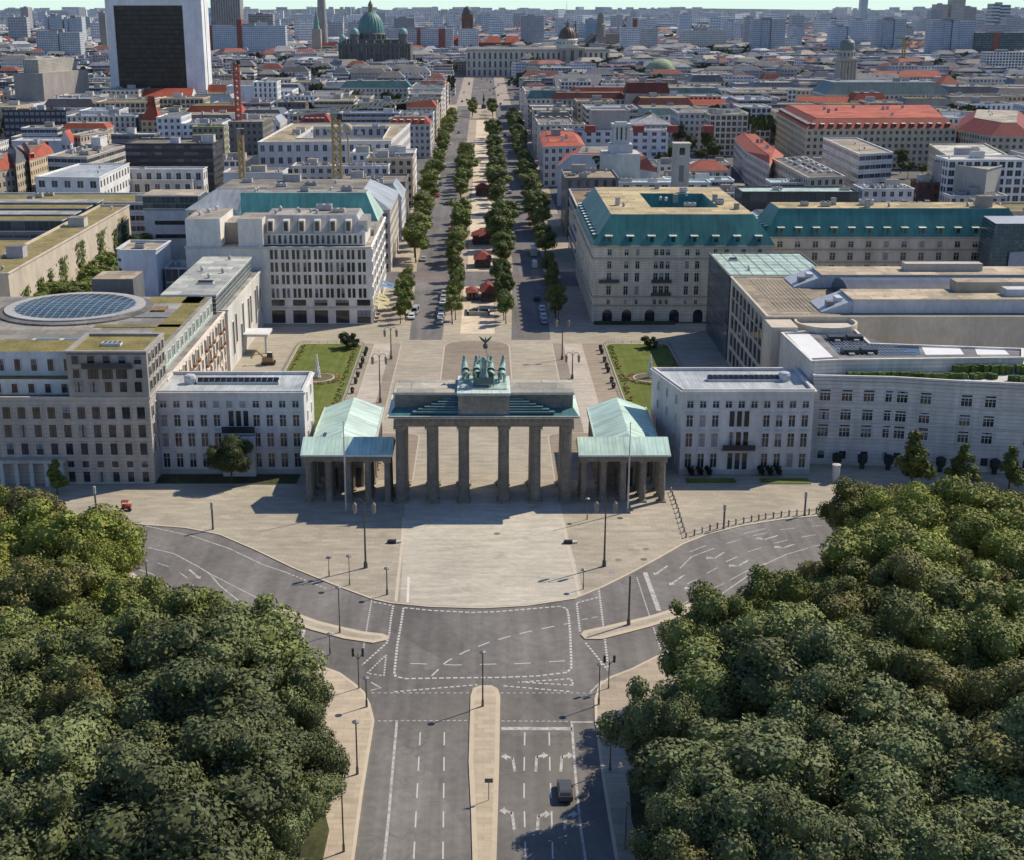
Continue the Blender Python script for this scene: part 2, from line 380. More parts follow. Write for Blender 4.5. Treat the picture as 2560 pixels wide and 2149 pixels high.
slab('traffic_island_pavement', pts('D', '965,1425 970,1410 985,1404 1008,1404 1021,1411 1026,1425 1024,1560 1021,1660 1018,1763 1015,1900 969,1900 969,1763 966,1660 961,1560'), -.14, .02, 'paving', (.46, .385, .29), (.52, .44, .33), .55)
slab('traffic_island_pavement', pts('D', '551,1252 578,1245 653,1272 697,1283 747,1294 785,1298 797,1303 793,1311 765,1317 705,1308 638,1290 556,1261'), -.14, .02, 'paving', BEIGE, (.52, .44, .33), .8)
slab('traffic_island_pavement', pts('D', '1191,1300 1197,1292 1235,1284 1331,1262 1415,1236 1428,1238 1431,1245 1415,1257 1336,1283 1235,1309 1200,1309'), -.14, .02, 'paving', BEIGE, (.52, .44, .33), .8)
# woodland floor either side
WL = pts('D', '-120,1000 0,1012 60,1035 150,1068 290,1080 300,1140 250,1188 330,1218 480,1254 600,1304 662,1330 682,1395 712,1500 690,1600 650,1690 635,1763 615,1900 -300,1900', 11.5)
WR = pts('D', '1700,1085 1704,1125 1640,1168 1600,1204 1480,1260 1380,1290 1372,1315 1312,1362 1254,1440 1258,1520 1277,1565 1272,1625 1310,1680 1322,1763 1335,1900 2400,1900 2450,1015 2250,1018 2050,1038 1860,1050', 9.6)
sheet('woodland_ground', inset(ccw(WL), 2.2), .010, 'wood_floor', (1, 1, 1)); sheet('woodland_ground', inset(ccw(WR), 2.2), .010, 'wood_floor', (1, 1, 1))
# --- square west of the gate
cl = pts('D', '832,1000 1148,1000 1150,1040 1196,1213 1190,1222 1080,1238 990,1243 880,1240 820,1234 824,1190 829,1060')
sheet('gate_lane_paving', cl, .008, 'paving_small', LIGHT)
def strip(name, P, w, z, mat, col, closed=False):
    """flat ribbon along a polyline"""
    m = MB(); n = len(P); L = []; Rr = []
    for i in range(n):
        a = P[i - 1] if (i or closed) else P[0]; b = P[(i + 1) % n] if (i < n - 1 or closed) else P[-1]
        dx, dy = b[0] - a[0], b[1] - a[1]; l = math.hypot(dx, dy) or 1; nx, ny = -dy / l * w / 2, dx / l * w / 2
        L.append((P[i][0] + nx, P[i][1] + ny)); Rr.append((P[i][0] - nx, P[i][1] - ny))
    for i in range(n if closed else n - 1):
        j = (i + 1) % n
        m.face([(*Rr[i], z), (*Rr[j], z), (*L[j], z), (*L[i], z)], mat, col)
    o = m.build(name); o['kind'] = 'structure'; return o
for s in ('828,1060 823,1130 816,1190 812,1232', '1152,1060 1163,1110 1178,1170 1188,1222'):
    strip('paving_border_line', pts('D', s), .45, .012, 'stone_paving', (.55, .48, .38))
strip('paving_border_line', pts('D', '838,1182 836,1234'), .35, .012, 'stone_paving', (.7, .66, .58))
strip('paving_border_line', pts('D', '816,1205 836,1205'), .2, .012, 'stone_paving', (.7, .66, .58))
# --- square east of the gate
def rrect(x0, x1, y0, y1, r, top=True, bot=False):
    P = []
    for cx, cy, a0, on in ((x1 - r, y1 - r, 0, top), (x0 + r, y1 - r, 90, top), (x0 + r, y0 + r, 180, bot), (x1 - r, y0 + r, 270, bot)):
        if on: P += [(cx + r * math.cos(math.radians(a0 + t)), cy + r * math.sin(math.radians(a0 + t))) for t in range(0, 91, 15)]
        else: P.append({0: (x1, y1), 90: (x0, y1), 180: (x0, y0), 270: (x1, y0)}[a0])
    return P
ov = rrect(-10, 6.5, 50, 120, 6, True, True)
sheet('square_centre_paving', ov, .008, 'paving_small', (.27, .225, .175)); strip('square_centre_kerb', ov, .3, .014, 'stone_paving', (.5, .44, .35), True)
for x0, x1, c in ((-28, -23.6, (.46, .41, .35)), (-23.6, -21.3, (.29, .245, .2)), (20.4, 25.0, (.46, .41, .35)), (17.7, 20.4, (.27, .23, .19)), (25.0, 30.3, (.32, .265, .205)), (-30.3, -28, (.33, .28, .22))):
    sheet('promenade_paving', rect(x0, x1, 36, 117), .008, 'paving_small', c)
for x in (-21.1, 17.5, -28, 25.0):
    strip('promenade_kerb', [(x, 36), (x, 117)], .22, .013, 'stone_paving', (.5, .44, .35))
for x0, x1 in ((-27, -13), (13, 27)):
    o = sheet('promenade_paving', rrect(min(x0, x1), max(x0, x1), 12, 41, 3), .009, 'paving_small', (.29, .24, .19))
    strip('promenade_kerb', rrect(min(x0, x1), max(x0, x1), 12, 41, 3), .3, .014, 'stone_paving', (.48, .42, .33), True)
# lawns
for sx in (-1, 1):
    P = rrect(-47.2, -30.8, 38, 116.5, 3, True, True)
    if sx > 0: P = [(-x, y) for x, y in P]
    m = MB(); Q = ccw(P); m.prism(Q, 0, .14, 'stone_paving', (.42, .37, .3)); o = m.build('lawn_kerb'); o['kind'] = 'structure'
    I = inset(Q, .3); m = MB(); m.face([(*p, .148) for p in I], 'lawn_grass'); o = m.build('lawn_grass'); o['kind'] = 'stuff'
# --- streets of the boulevard
def road_strip(name, x0, x1, y0, y1, z=.004, col=ASPH, mat='asphalt'):
    return sheet(name, rect(x0, x1, y0, y1), z, mat, col)
sheet('pavement', rect(-31, 31, 140, 1000), -.02, 'paving', (.38, .325, .26))
DK = (.155, .148, .145)
def carriage(x0, x1, w0, w1, name):
    P = [(x0, 121), (x1, 121), (x1 + (w1 if w1 > 0 else 0), 230), (x1 + (w1 if w1 > 0 else 0), 985), (x0 + w0, 985), (x0 + w0, 230)]
    sheet(name, P, .006, 'asphalt', DK)
carriage(-19.3, -10.8, -3.0, 0, 'road'); carriage(7.2, 17.3, 2.5, 2.6, 'road')
sheet('road', rect(-140, 140, 192, 216), .002, 'asphalt', (.15, .14, .142))
sheet('road', rect(-12, 10, 193, 215), .011, 'asphalt', (.15, .14, .142))
sheet('promenade_gravel', rect(-6.2, 2.9, 128, 191), .012, 'paving', (.62, .52, .385))
sheet('promenade_gravel', rect(-5.4, 3.4, 218, 835), .012, 'paving', (.62, .52, .385))
sheet('promenade_gravel', rect(-7.5, 6, 850, 990), .012, 'paving', (.42, .36, .28))
for y in (338, 556, 842):
    sheet('road', rect(-31, 31, y - 7, y + 7), .016, 'asphalt', (.15, .14, .142))
sheet('road', rect(-200, 200, 985, 1560), -.03, 'asphalt', (.15, .14, .142)); sheet('pavement', rect(-24, -12, 985, 1500), .0, 'paving', (.36, .31, .26)); sheet('pavement', rect(12, 24, 985, 1500), .0, 'paving', (.36, .31, .26))
for s in ((-24, -11.5, 209.5), (-24, -11.5, 199.5), (8.5, 18, 209.5), (8.5, 18, 199.5)):
    strip('red_cycle_line', [(s[0], s[2]), (s[1], s[2])], .45, .022, 'paint', (.5, .06, .04))
# --- painted markings (names only the setting)
WHITE = (.54, .525, .5)
def dashes(P, w, dash, gap, z=-.114, name='road_marking', col=WHITE):
    m = MB(); L = 0.0; on = True; left = dash; cur = P[0]; segs = []
    for a, b in zip(P, P[1:]):
        d = math.hypot(b[0] - a[0], b[1] - a[1]); t = 0.0
        if d < 1e-6: continue
        while t < d - 1e-6:
            s = min(left, d - t); p = (a[0] + (b[0] - a[0]) * t / d, a[1] + (b[1] - a[1]) * t / d); q = (a[0] + (b[0] - a[0]) * (t + s) / d, a[1] + (b[1] - a[1]) * (t + s) / d)
            if on:
                nx, ny = -(b[1] - a[1]) / d * w / 2, (b[0] - a[0]) / d * w / 2
                m.face([(p[0] - nx, p[1] - ny, z), (q[0] - nx, q[1] - ny, z), (q[0] + nx, q[1] + ny, z), (p[0] + nx, p[1] + ny, z)], 'paint', col)
            t += s; left -= s
            if left < 1e-6: on = not on or gap == 0; left = dash if on else gap
    if m.f: o = m.build(name); o['kind'] = 'structure'
def solid(s, w=.15, r='D', z=-.114, col=WHITE): strip('road_marking', pts(r, s), w, z, 'road_paint', col)
def dash(s, w=.2, d=.5, g=.35, r='D'): dashes(pts(r, s), w, d, g)
# block markings (cycle crossings)
dash('390,575 560,592 800,604 950,600 1150,583 1340,567 1385,580 1395,620 1405,720 1412,900 1412,945 1385,970 1200,992 1000,1000 700,1003 400,1008 340,995 332,970 350,800 370,690 388,575', .32, .6, .3, 'M')
dash('205,540 325,562 310,650 300,740 285,790 135,925', .28, .5, .3, 'M'); dash('200,490 165,690 135,870', .22, .4, .3, 'M')
dash('282,862 268,990 165,975 282,862', .22, .4, .3, 'M')
dash('1580,460 1600,620 1620,790 1640,960 1500,790', .28, .5, .3, 'M'); dash('1465,720 1445,545 1585,510', .3, .5, .3, 'M')
dash('1812,390 1885,610 1960,835', .2, .4, .3, 'M'); dash('1478,648 1585,628', .16, .9, .7, 'M')
dash('560,990 650,905 760,845 900,790 1050,745 1200,710 1390,672', .22, 2.0, 1.5, 'M'); dash('430,915 700,925 900,920 1100,916 1395,898', .2, 2.2, 2.4, 'M')
dash('1085,1030 1410,1008 1425,1048 1090,1028', .26, .5, .3, 'M'); dash('1000,1052 1420,1088', .26, .5, .3, 'M'); dash('330,1088 600,1065 840,1045', .26, .5, .3, 'M')
dash('190,1095 790,1095', .14, .4, .4, 'M'); dash('980,1095 1560,1096', .14, .4, .4, 'M')
dash('230,240 790,237', .14, .4, .3, 'P'); dash('985,240 1420,243', .14, .4, .3, 'P')
solid('985,286 1418,288', .7, 'P'); solid('1415,245 1425,400 1440,600 1470,900 1500,1090 1515,1180', .28, 'P'); solid('1420,247 1545,247', .3, 'P')
solid('347,245 320,550 295,850 268,1100 262,1180', .3, 'P')
for x0, x1 in ((490, 448), (637, 628)):
    dashes(pts('P', f'{x0},310 {x1},1120'), .16, 3.0, 2.6)
dashes(pts('P', '1128,310 1124,560 1124,720 1134,1120'), .16, 3.0, 2.6); dashes(pts('P', '1277,310 1282,560 1290,720 1300,1120'), .16, 3.0, 2.6)
solid('1862,360 1948,595', .7, 'M')
# right-hand approach: lane lines following the bend
for s in ('0,335 70,265 210,212',): solid(s, .2, 'N')
solid('0,560 270,425', .16, 'N'); solid('150,560 330,440 430,370 520,310 650,250 780,212', .22, 'N'); solid('300,410 420,345 520,305', .16, 'N'); solid('815,200 915,182', .22, 'N')
for s in ('60,235 160,195', '390,122 520,93', '285,183 370,160', '612,100 715,88', '415,235 500,208', '280,295 350,265', '575,182 655,163', '165,365 230,330', '445,137 530,118', '740,145 830,130', '0,395 30,376', '45,430 105,403', '805,78 870,75'):
    solid(s, .2, 'N')
solid('885,75 1180,140 1400,215 1600,310 1760,365', .22, 'L'); dash('1760,365 2000,462', .2, .5, .4, 'L'); solid('905,208 1060,245 1210,325 1280,368 1340,440 1480,550 1620,625', .22, 'L')
solid('1290,372 1440,450 1600,530 1720,580', .18, 'L'); solid('845,342 930,370 1000,420 1050,470', .2, 'L')
for s in ('960,302 1030,325', '1095,360 1145,395', '1175,435 1215,482', '1310,503 1390,553'): solid(s, .18, 'L')
solid('1855,710 1835,770', .6, 'L'); solid('1790,600 1950,665', .2, 'L')
solid('190,1030 250,1065 185,1080', .25, 'M'); solid('1530,1088 1600,1020 1640,1022', .25, 'M')
def arrow(p, q, turn=0, name='lane_arrow_marking', z=-.112):
    """painted lane arrow from p towards q; turn -1/1 bends the head"""
    dx, dy = q[0] - p[0], q[1] - p[1]; L = math.hypot(dx, dy); dx, dy = dx / L, dy / L; nx, ny = -dy, dx
    def w(a, b): return (p[0] + dx * a + nx * b, p[1] + dy * a + ny * b, z)
    m = MB(); s = .16; t = L * .78
    m.face([w(0, s), w(0, -s), w(t, -s), w(t, s)], 'road_paint', WHITE)
    if turn == 0: m.face([w(t, .55), w(t, -.55), w(L, 0)], 'road_paint', WHITE)
    else:
        k = -turn
        m.face([w(t - .5, 0), w(t, 0), w(t + .6, .7 * k), w(t, .7 * k)][::1 if k > 0 else 1], 'road_paint', WHITE)
        m.face([w(t - .5, .7 * k), w(t + 1.0, .7 * k), w(t + .3, 1.35 * k)], 'road_paint', WHITE)
    o = m.build(name); o['kind'] = 'structure'
for a, b, t in (((1195, 550), (1203, 430), 1), ((1348, 550), (1356, 430), 1), ((1068, 548), (1050, 440), -1), ((1065, 905), (1045, 765), -1), ((1372, 905), (1380, 790), 1), ((1205, 905), (1213, 790), 1)):
    arrow(at('P', *a), at('P', *b), t)
for a, b in (((270, 237), (190, 287)), ((415, 288), (330, 335)), ((160, 418), (55, 475)), ((598, 135), (485, 168)), ((700, 187), (600, 220))):
    arrow(at('N', *a), at('N', *b), 1)
arrow(at('M', 2000, 320), at('M', 1915, 378), 0); arrow(at('M', 2095, 380), at('M', 2010, 440), 0); arrow(at('L', 1155, 342), at('L', 1222, 400), 0)
# ---------------------------------------------------------------- the city gate
SAND = (.24, .207, .165); COPPER = (.47, .63, .545); TEAL = (.10, .30, .28); DTEAL = (.07, .19, .19)
def column_mesh(mb, x, y, z0, z1, r, mat='sandstone', col=SAND, plinth=True, n=20):
    h = z1 - z0
    if plinth: mb.box(x - r * 1.36, x + r * 1.36, y - r * 1.36, y + r * 1.36, z0, z0 + r * .42, mat, tuple(c * 1.1 for c in col)); z0 += r * .42
    mb.lathe(x, y, [(r * 1.18, z0), (r * 1.18, z0 + r * .2), (r * 1.02, z0 + r * .3)], n, mat, col)
    mb.lathe(x, y, [(r, z0 + r * .3), (r * .985, z0 + h * .35), (r * .85, z1 - r * .95)], n * 2, mat, col, flute=.07)
    mb.lathe(x, y, [(r * .86, z1 - r * .95), (r * .95, z1 - r * .75), (r * 1.2, z1 - r * .45)], n, mat, col)
    mb.box(x - r * 1.22, x + r * 1.22, y - r * 1.22, y + r * 1.22, z1 - r * .45, z1, mat, col, bottom=True)
gate = empty('city_gate', (0, 5.5, 0), 'monumental dark sandstone gate with rows of fluted columns and a stepped attic', 'gate')
CX6 = [-14.4, -9.0, -3.5, 3.5, 9.0, 14.4]
for y in (0.9, 10.1):
    for x in CX6:
        m = MB(); column_mesh(m, x, y, 0, 13.8, .93); m.build('column', gate)
for x in CX6:
    m = MB(); t = .9
    m.box(x - t, x + t, 1.7, 9.3, 0, 13.8, 'sandstone', (.44, .38, .29)); m.box(x - t - .1, x + t + .1, 2.2, 8.8, 0, 1.2, 'sandstone', (.38, .335, .26)); m.build('passage_wall', gate)
m = MB()
m.box(-15.5, 15.5, -.1, 11.1, 13.8, 14.75, 'sandstone', SAND, bottom=True); m.box(-15.4, 15.4, 0, 11, 14.75, 15.35, 'sandstone', tuple(c * .9 for c in SAND))
for k in range(29):                                   # triglyphs along the frieze
    x = -15.1 + k * 30.2 / 28
    m.box(x - .28, x + .28, -.1, 0, 14.75, 15.3, 'sandstone', SAND)
m.build('entablature', gate)
m = MB(); m.box(-15.75, 15.75, -.45, 11.45, 15.35, 15.52, 'plaster', (.78, .78, .74), bottom=True); m.box(-16.3, 16.3, -1.4, 12.4, 15.7, 16.0, 'sandstone', (.26, .25, .22), bottom=True)
m.box(-16.0, 16.0, -.8, 11.8, 15.52, 15.7, 'sandstone', SAND, bottom=True); m.box(-16.4, 16.4, -1.52, 12.5, 16.0, 16.1, 'plaster', (.72, .78, .74), bottom=True)
m.build('cornice', gate)
m = MB(); m.face([(-16.2, -1.35, 16.13), (16.2, -1.35, 16.13), (15.4, 1.5, 16.8), (-15.4, 1.5, 16.8)], 'roof_metal', (.07, .18, .19)); m.face([(16.25, -1.35, 16.13), (16.25, 12.2, 16.13), (15.4, 9.5, 16.6), (15.4, 1.5, 16.6)], 'roof_metal', COPPER)  # front slope painted in copper's shaded tone, side slopes in its lit tone
m.face([(-16.25, 12.2, 16.13), (-16.25, -1.35, 16.13), (-15.4, 1.5, 16.6), (-15.4, 9.5, 16.6)], 'roof_metal', COPPER); m.build('copper_cover', gate)
m = MB(); m.box(-15.35, 15.35, 1.5, 9.5, 16.1, 19.35, 'sandstone', (.2, .185, .15)); m.box(-15.6, 15.6, 1.25, 9.75, 19.1, 19.38, 'plaster', (.50, .51, .45), bottom=True)
m.box(-15.5, 15.5, 1.35, 9.65, 19.38, 19.5, 'plaster', (.50, .47, .39), topmat='roof_flat', topcol=(.46, .44, .38)); m.build('attic', gate)
xs = [12.1, 11.2, 10.1, 8.95, 7.85, 6.9, 5.6]
for s_ in (-1, 1):
    m = MB()
    for k, x in enumerate(xs):
        z0 = 16.4 + k * .36; yy = -1.0 + k * .36; xa, xb = sorted((s_ * x, s_ * 4.3))
        m.box(xa, xb, yy, 1.5, z0, z0 + .36, 'plaster', (.055, .13, .15), topmat='roof_metal', topcol=(.07, .17, .19))  # the attic's shadow is put into the dark copper of the steps
        xa, xb = sorted((s_ * (x + .03), s_ * 4.36)); m.box(xa, xb, yy - .03, yy + .05, z0 + .32, z0 + .365, 'plaster', (.2, .3, .29) if k % 2 else (.36, .45, .42))
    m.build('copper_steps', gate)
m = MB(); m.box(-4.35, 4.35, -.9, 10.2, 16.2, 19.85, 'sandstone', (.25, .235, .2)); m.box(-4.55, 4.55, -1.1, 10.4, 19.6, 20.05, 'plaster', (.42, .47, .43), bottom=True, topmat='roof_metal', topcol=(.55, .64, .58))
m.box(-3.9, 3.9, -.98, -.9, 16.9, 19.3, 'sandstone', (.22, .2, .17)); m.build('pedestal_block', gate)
# ---------------------------------------------------------------- bronze chariot
BRZ = (.23, .36, .31)
def skin(name, verts, edges, radii, parent, mat, col, sub=2, root=0, loc=None):
    me = bpy.data.meshes.new(name); me.from_pydata(verts, edges, [])
    ca = me.attributes.new('Col', 'FLOAT_COLOR', 'POINT'); ca.data.foreach_set('color', [x for _ in verts for x in (*col, 1)])
    me.materials.append(MATS[mat]); o = bpy.data.objects.new(name, me); COL.objects.link(o)
    md = o.modifiers.new('skin', 'SKIN'); md.use_smooth_shade = True
    for i, r in enumerate(radii):
        d = me.skin_vertices[0].data[i]; d.radius = (r, r) if not isinstance(r, tuple) else r; d.use_root = (i == root)
    s = o.modifiers.new('sub', 'SUBSURF'); s.levels = s.render_levels = sub
    o.parent = parent
    return o
def horse_data(step):
    V = [(0, 0, 1.95), (0, .7, 1.9), (0, 1.35, 2.0), (0, -.75, 1.98), (0, 1.75, 2.55), (0, 2.0, 3.15), (0, 2.15, 3.5), (0, 2.65, 3.2), (0, 2.85, 3.0)]
    E = [(0, 1), (1, 2), (0, 3), (2, 4), (4, 5), (5, 6), (6, 7), (7, 8)]; R = [.50, .48, .50, .52, .36, .24, .23, .17, .13]
    def chain(start, P, rr):
        prev = start
        for p, r in zip(P, rr): V.append(p); R.append(r); E.append((prev, len(V) - 1)); prev = len(V) - 1
    s = step
    chain(2, [(.28, 1.5, 1.35), (.3, 1.9 + .3 * s, 1.0 + .2 * s), (.3, 1.75 + .2 * s, .45), (.3, 1.85 + .3 * s, .08)], (.24, .15, .1, .14))
    chain(2, [(-.28, 1.4, 1.35), (-.3, 1.45 - .1 * s, .8), (-.3, 1.35 - .2 * s, .35), (-.3, 1.45 - .1 * s, .08)], (.24, .14, .1, .14))
    chain(3, [(.3, -.75, 1.4), (.32, -.45 + .2 * s, .95), (.32, -.85, .5), (.32, -.7, .08)], (.32, .17, .11, .14))
    chain(3, [(-.3, -.85, 1.4), (-.32, -.8, .95), (-.32, -1.25 - .2 * s, .5), (-.32, -1.1 - .2 * s, .08)], (.32, .17, .11, .14))
    chain(3, [(0, -1.3, 1.85), (0, -1.55, 1.2), (0, -1.5, .7)], (.14, .15, .06))
    V.append((.1, 2.0, 3.72)); R.append(.06); E.append((6, len(V) - 1)); V.append((-.1, 2.0, 3.72)); R.append(.06); E.append((6, len(V) - 1))
    return V, E, R
quad = empty('bronze_chariot_group', (0, 5, 20.05), 'green bronze four-horse chariot with winged driver on top of the gate', 'sculpture')
for i, (x, s, rz) in enumerate(((-3.2, .8, .10), (-1.25, -.5, .02), (1.25, .6, -.02), (3.2, -.8, -.10))):
    V, E, R = horse_data(s); h = skin('horse', V, E, R, quad, 'verdigris', (.30, .42, .37)); h.location = (x, 1.4, .0); h.rotation_euler[2] = rz; h.scale = (1.35, 1.12, 1.12)
m = MB(); m.box(-4.0, 4.0, 1.2, 9.6, 20.05, 20.2, 'bronze', (.36, .45, .4)); m.build('base_plate', quad)
m = MB(); n = 16
A = [(1.55 * math.cos(math.pi * k / (n - 1)), 3.6 + 1.5 * math.sin(math.pi * k / (n - 1))) for k in range(n)]
prof = [(.82, 20.75), (1.0, 21.3), (1.06, 22.0), (1.0, 22.35)]
for (s0, z0), (s1, z1) in zip(prof, prof[1:]):
    for k in range(n - 1):
        a, b_ = A[k], A[k + 1]; f = lambda p, s: (p[0] * s, 3.6 + (p[1] - 3.6) * s)
        m.face([(*f(b_, s0), z0), (*f(a, s0), z0), (*f(a, s1), z1), (*f(b_, s1), z1)], 'bronze', BRZ); m.face([(*f(a, s0 * .93), z0), (*f(b_, s0 * .93), z0), (*f(b_, s1 * .93), z1), (*f(a, s1 * .93), z1)], 'bronze', (.12, .17, .15))
m.box(-1.3, 1.3, 2.3, 4.9, 20.62, 20.78, 'bronze', (.2, .29, .26)); m.box(-.06, .06, 4.9, 8.2, 20.9, 21.05, 'bronze', BRZ); m.box(-3.4, 3.4, 8.1, 8.3, 21.6, 21.72, 'bronze', BRZ)
m.box(-1.6, 1.6, 2.25, 2.35, 20.75, 21.9, 'bronze', (.10, .14, .13)); m.build('chariot', quad)
for sx in (-1, 1):
    m = MB(); c = Vector((sx * 1.75, 3.4, 20.95)); rr = .78
    for k in range(14):
        a, b_ = 2 * math.pi * k / 14, 2 * math.pi * (k + 1) / 14
        m.tube(c + Vector((0, rr * math.cos(a), rr * math.sin(a))), c + Vector((0, rr * math.cos(b_), rr * math.sin(b_))), .1, n=6, mat='bronze', col=BRZ)
    for k in range(8):
        a = 2 * math.pi * k / 8; m.tube(c, c + Vector((0, rr * math.cos(a), rr * math.sin(a))), .06, n=5, mat='bronze', col=BRZ)
    m.build('wheel', quad)
V = [(0, 0, 1.9), (0, 0, 2.6), (0, .05, 3.2), (0, .05, 3.65), (0, .1, 3.95), (0, 0, 1.1), (0, 0, .35), (.5, .1, 3.3), (.85, .35, 3.0), (1.0, .75, 3.45), (-.5, .1, 3.3), (-.75, .4, 2.75), (-.55, .85, 2.6)]
fig = skin('driver_figure', V, [(0, 1), (1, 2), (2, 3), (3, 4), (0, 5), (5, 6), (2, 7), (7, 8), (8, 9), (2, 10), (10, 11), (11, 12)], [.45, .38, .48, .16, .28, .58, .72, .2, .15, .1, .2, .15, .1], quad, 'verdigris', (.26, .37, .33))
fig.location = (0, -1.3, .75); fig.scale = (1.45, 1.3, 1.12)
for sx in (-1, 1):
    m = MB(); P = [(.15, 0, 2.6), (.75, -.35, 4.4), (1.0, -.45, 5.0), (.55, -.55, 4.6), (.5, -.75, 3.3), (.45, -.85, 2.0), (.2, -.7, 1.2), (.12, -.3, 1.9)]
    P = [(sx * x, 3.7 + y, 20.8 + z) for x, y, z in P]; Q = [(x, y - .13, z) for x, y, z in P]
    if sx < 0: P.reverse(); Q.reverse()
    m.face(P[::-1], 'bronze', BRZ); m.face(Q, 'bronze', (.34, .46, .41)); m.loft(Q, P, 'bronze', BRZ); m.build('wing', quad)
m = MB(); m.tube((1.0, 4.5, 23.2), (.35, 4.4, 26.6), .07, .05, 6, 'bronze', (.2, .24, .22))
m.lathe(.3, 4.4, [(.05, 26.4), (.38, 26.6), (.48, 26.95), (.36, 27.3), (.05, 27.4)], 10, 'bronze', (.10, .12, .11))
m.build('staff', quad)
m = MB()
m.lathe(.3, 4.4, [(.04, 27.3), (.22, 27.5), (.26, 27.9), (.12, 28.2), (.1, 28.45), (.02, 28.5)], 8, 'bronze', (.10, .12, .11))
for sx in (-1, 1):
    P = [(.3 + sx * .15, 4.4, 27.5), (.3 + sx * .8, 4.3, 28.1), (.3 + sx * 1.15, 4.2, 28.85), (.3 + sx * .5, 4.35, 28.3), (.3 + sx * .15, 4.4, 28.0)]
    if sx < 0: P.reverse()
    m.face(P, 'bronze', (.10, .12, .11)); m.face([(x, y + .08, z) for x, y, z in P[::-1]], 'bronze', (.1, .12, .11)); m.loft([(x, y + .08, z) for x, y, z in P], P, 'bronze', (.1, .12, .11))
m.build('eagle', quad)
# ---------------------------------------------------------------- guard houses
for sx, off, lab in ((-1, 0, 'columned guard house with mint copper roof joined to the gate, beside the conical young tree side'), (1, .65, 'columned guard house')):
    lab = 'columned guard house with mint copper roof, in the shade of the gate on its front' if sx < 0 else 'columned guard house with mint copper roof all lit at the front, beside the bollard chain'
    f = (lambda x: (x if sx < 0 else -x + off)); X = lambda a, b: tuple(sorted((f(a), f(b))))
    g = empty('guard_house', (f(-24), 10, 0), lab, 'guard house', 'guard houses flanking the gate')
    cols = [-30.5, -27.1, -23.65, -20.2, -16.8]
    for i, x in enumerate(cols):
        for y in (.9, 3.9, 6.9):
            m = MB(); column_mesh(m, f(x), y, 0, 7.6, .58, n=14); m.build('column', g)
    for y in (10.6, 14.4, 18.2, 22, 25.8, 29.6):
        for x in (-30.2, -20.2):
            m = MB(); column_mesh(m, f(x), y, 0, 6.9, .5, n=10); m.build('column', g)
    m = MB(); a, b_ = X(-28.8, -21.6); m.box(a, b_, 8.6, 31, 0, 7.2, 'sandstone', (.36, .32, .26))
    for k in range(3):
        x = a + 1.5 + k * 2.1; m.box(x, x + 1.0, 8.52, 8.6, .1, 3.6, 'plaster', (.07, .075, .08))
    m.build('wall', g)
    m = MB(); a, b_ = X(-31.2, -16.1); m.box(a, b_, .2, 7.7, 7.6, 8.5, 'sandstone', (.24, .22, .185), bottom=True); a, b_ = X(-31.6, -15.8); m.box(a, b_, -.25, 8.1, 8.5, 8.72, 'sandstone', (.3, .29, .25), bottom=True)
    for k in range(24):
        x = a + .6 + k * (b_ - a - 1.2) / 23; m.box(x - .2, x + .2, .1, .2, 8.0, 8.5, 'sandstone', SAND)
    m.box(*X(-30.9, -19.5), 8.0, 32, 6.9, 7.55, 'sandstone', (.3, .27, .22), bottom=True); m.build('entablature', g)
    m = MB(); a, b_ = X(-31.7, -15.75)
    m.face([(a, -.3, 8.9), (b_, -.3, 8.9), (b_, 4.6, 10.7), (a, 4.6, 10.7)], 'roof_metal', COPPER); m.face([(b_, 8.2, 8.9), (a, 8.2, 8.9), (a, 4.6, 10.7), (b_, 4.6, 10.7)], 'roof_metal', COPPER)
    m.face([(a, 8.2, 8.75), (a, -.3, 8.75), (a, 4.6, 10.7)], 'plaster', (.35, .34, .3)); m.face([(b_, -.3, 8.75), (b_, 8.2, 8.75), (b_, 4.6, 10.7)], 'plaster', (.35, .34, .3))
    m.box(a - .05, b_ + .05, -.4, -.28, 8.66, 8.95, 'plaster', (.6, .68, .62), bottom=True); m.build('portico_roof', g)
    m = MB(); L0, R0 = X(-31.1, -19.6); c = (L0 + R0) / 2; yb = 32.6
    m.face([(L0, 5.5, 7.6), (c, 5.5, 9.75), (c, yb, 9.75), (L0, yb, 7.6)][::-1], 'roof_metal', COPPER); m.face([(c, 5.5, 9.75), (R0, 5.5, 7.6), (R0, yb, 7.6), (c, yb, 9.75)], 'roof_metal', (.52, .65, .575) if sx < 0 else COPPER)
    m.face([(R0, yb, 7.55), (L0, yb, 7.55), (c, yb, 9.75)], 'plaster', (.4, .37, .3))
    for xx in (L0, R0): m.box(xx - .12, xx + .12, 8.3, yb, 7.5, 7.78, 'plaster', (.5, .56, .5))
    m.build('roof', g)
    s0 = 1 if f(-30) < 0 else -1
    m = MB(); xx = f(-29.4); m.box(min(xx, xx + s0 * 2.4), max(xx, xx + s0 * 2.4), 11.2, 14.2, 7.7, 8.5, 'plaster', (.4, .46, .42)); m.box(min(xx, xx + s0 * 2.4) + .15, max(xx, xx + s0 * 2.4) - .15, 11.35, 14.05, 8.5, 8.53, 'window_glass', (.05, .06, .07)); m.build('skylight', g)
    claim(rect(*X(-31.7, -15.7), -1, 33))
claim(rect(-17, 17, -2, 13))
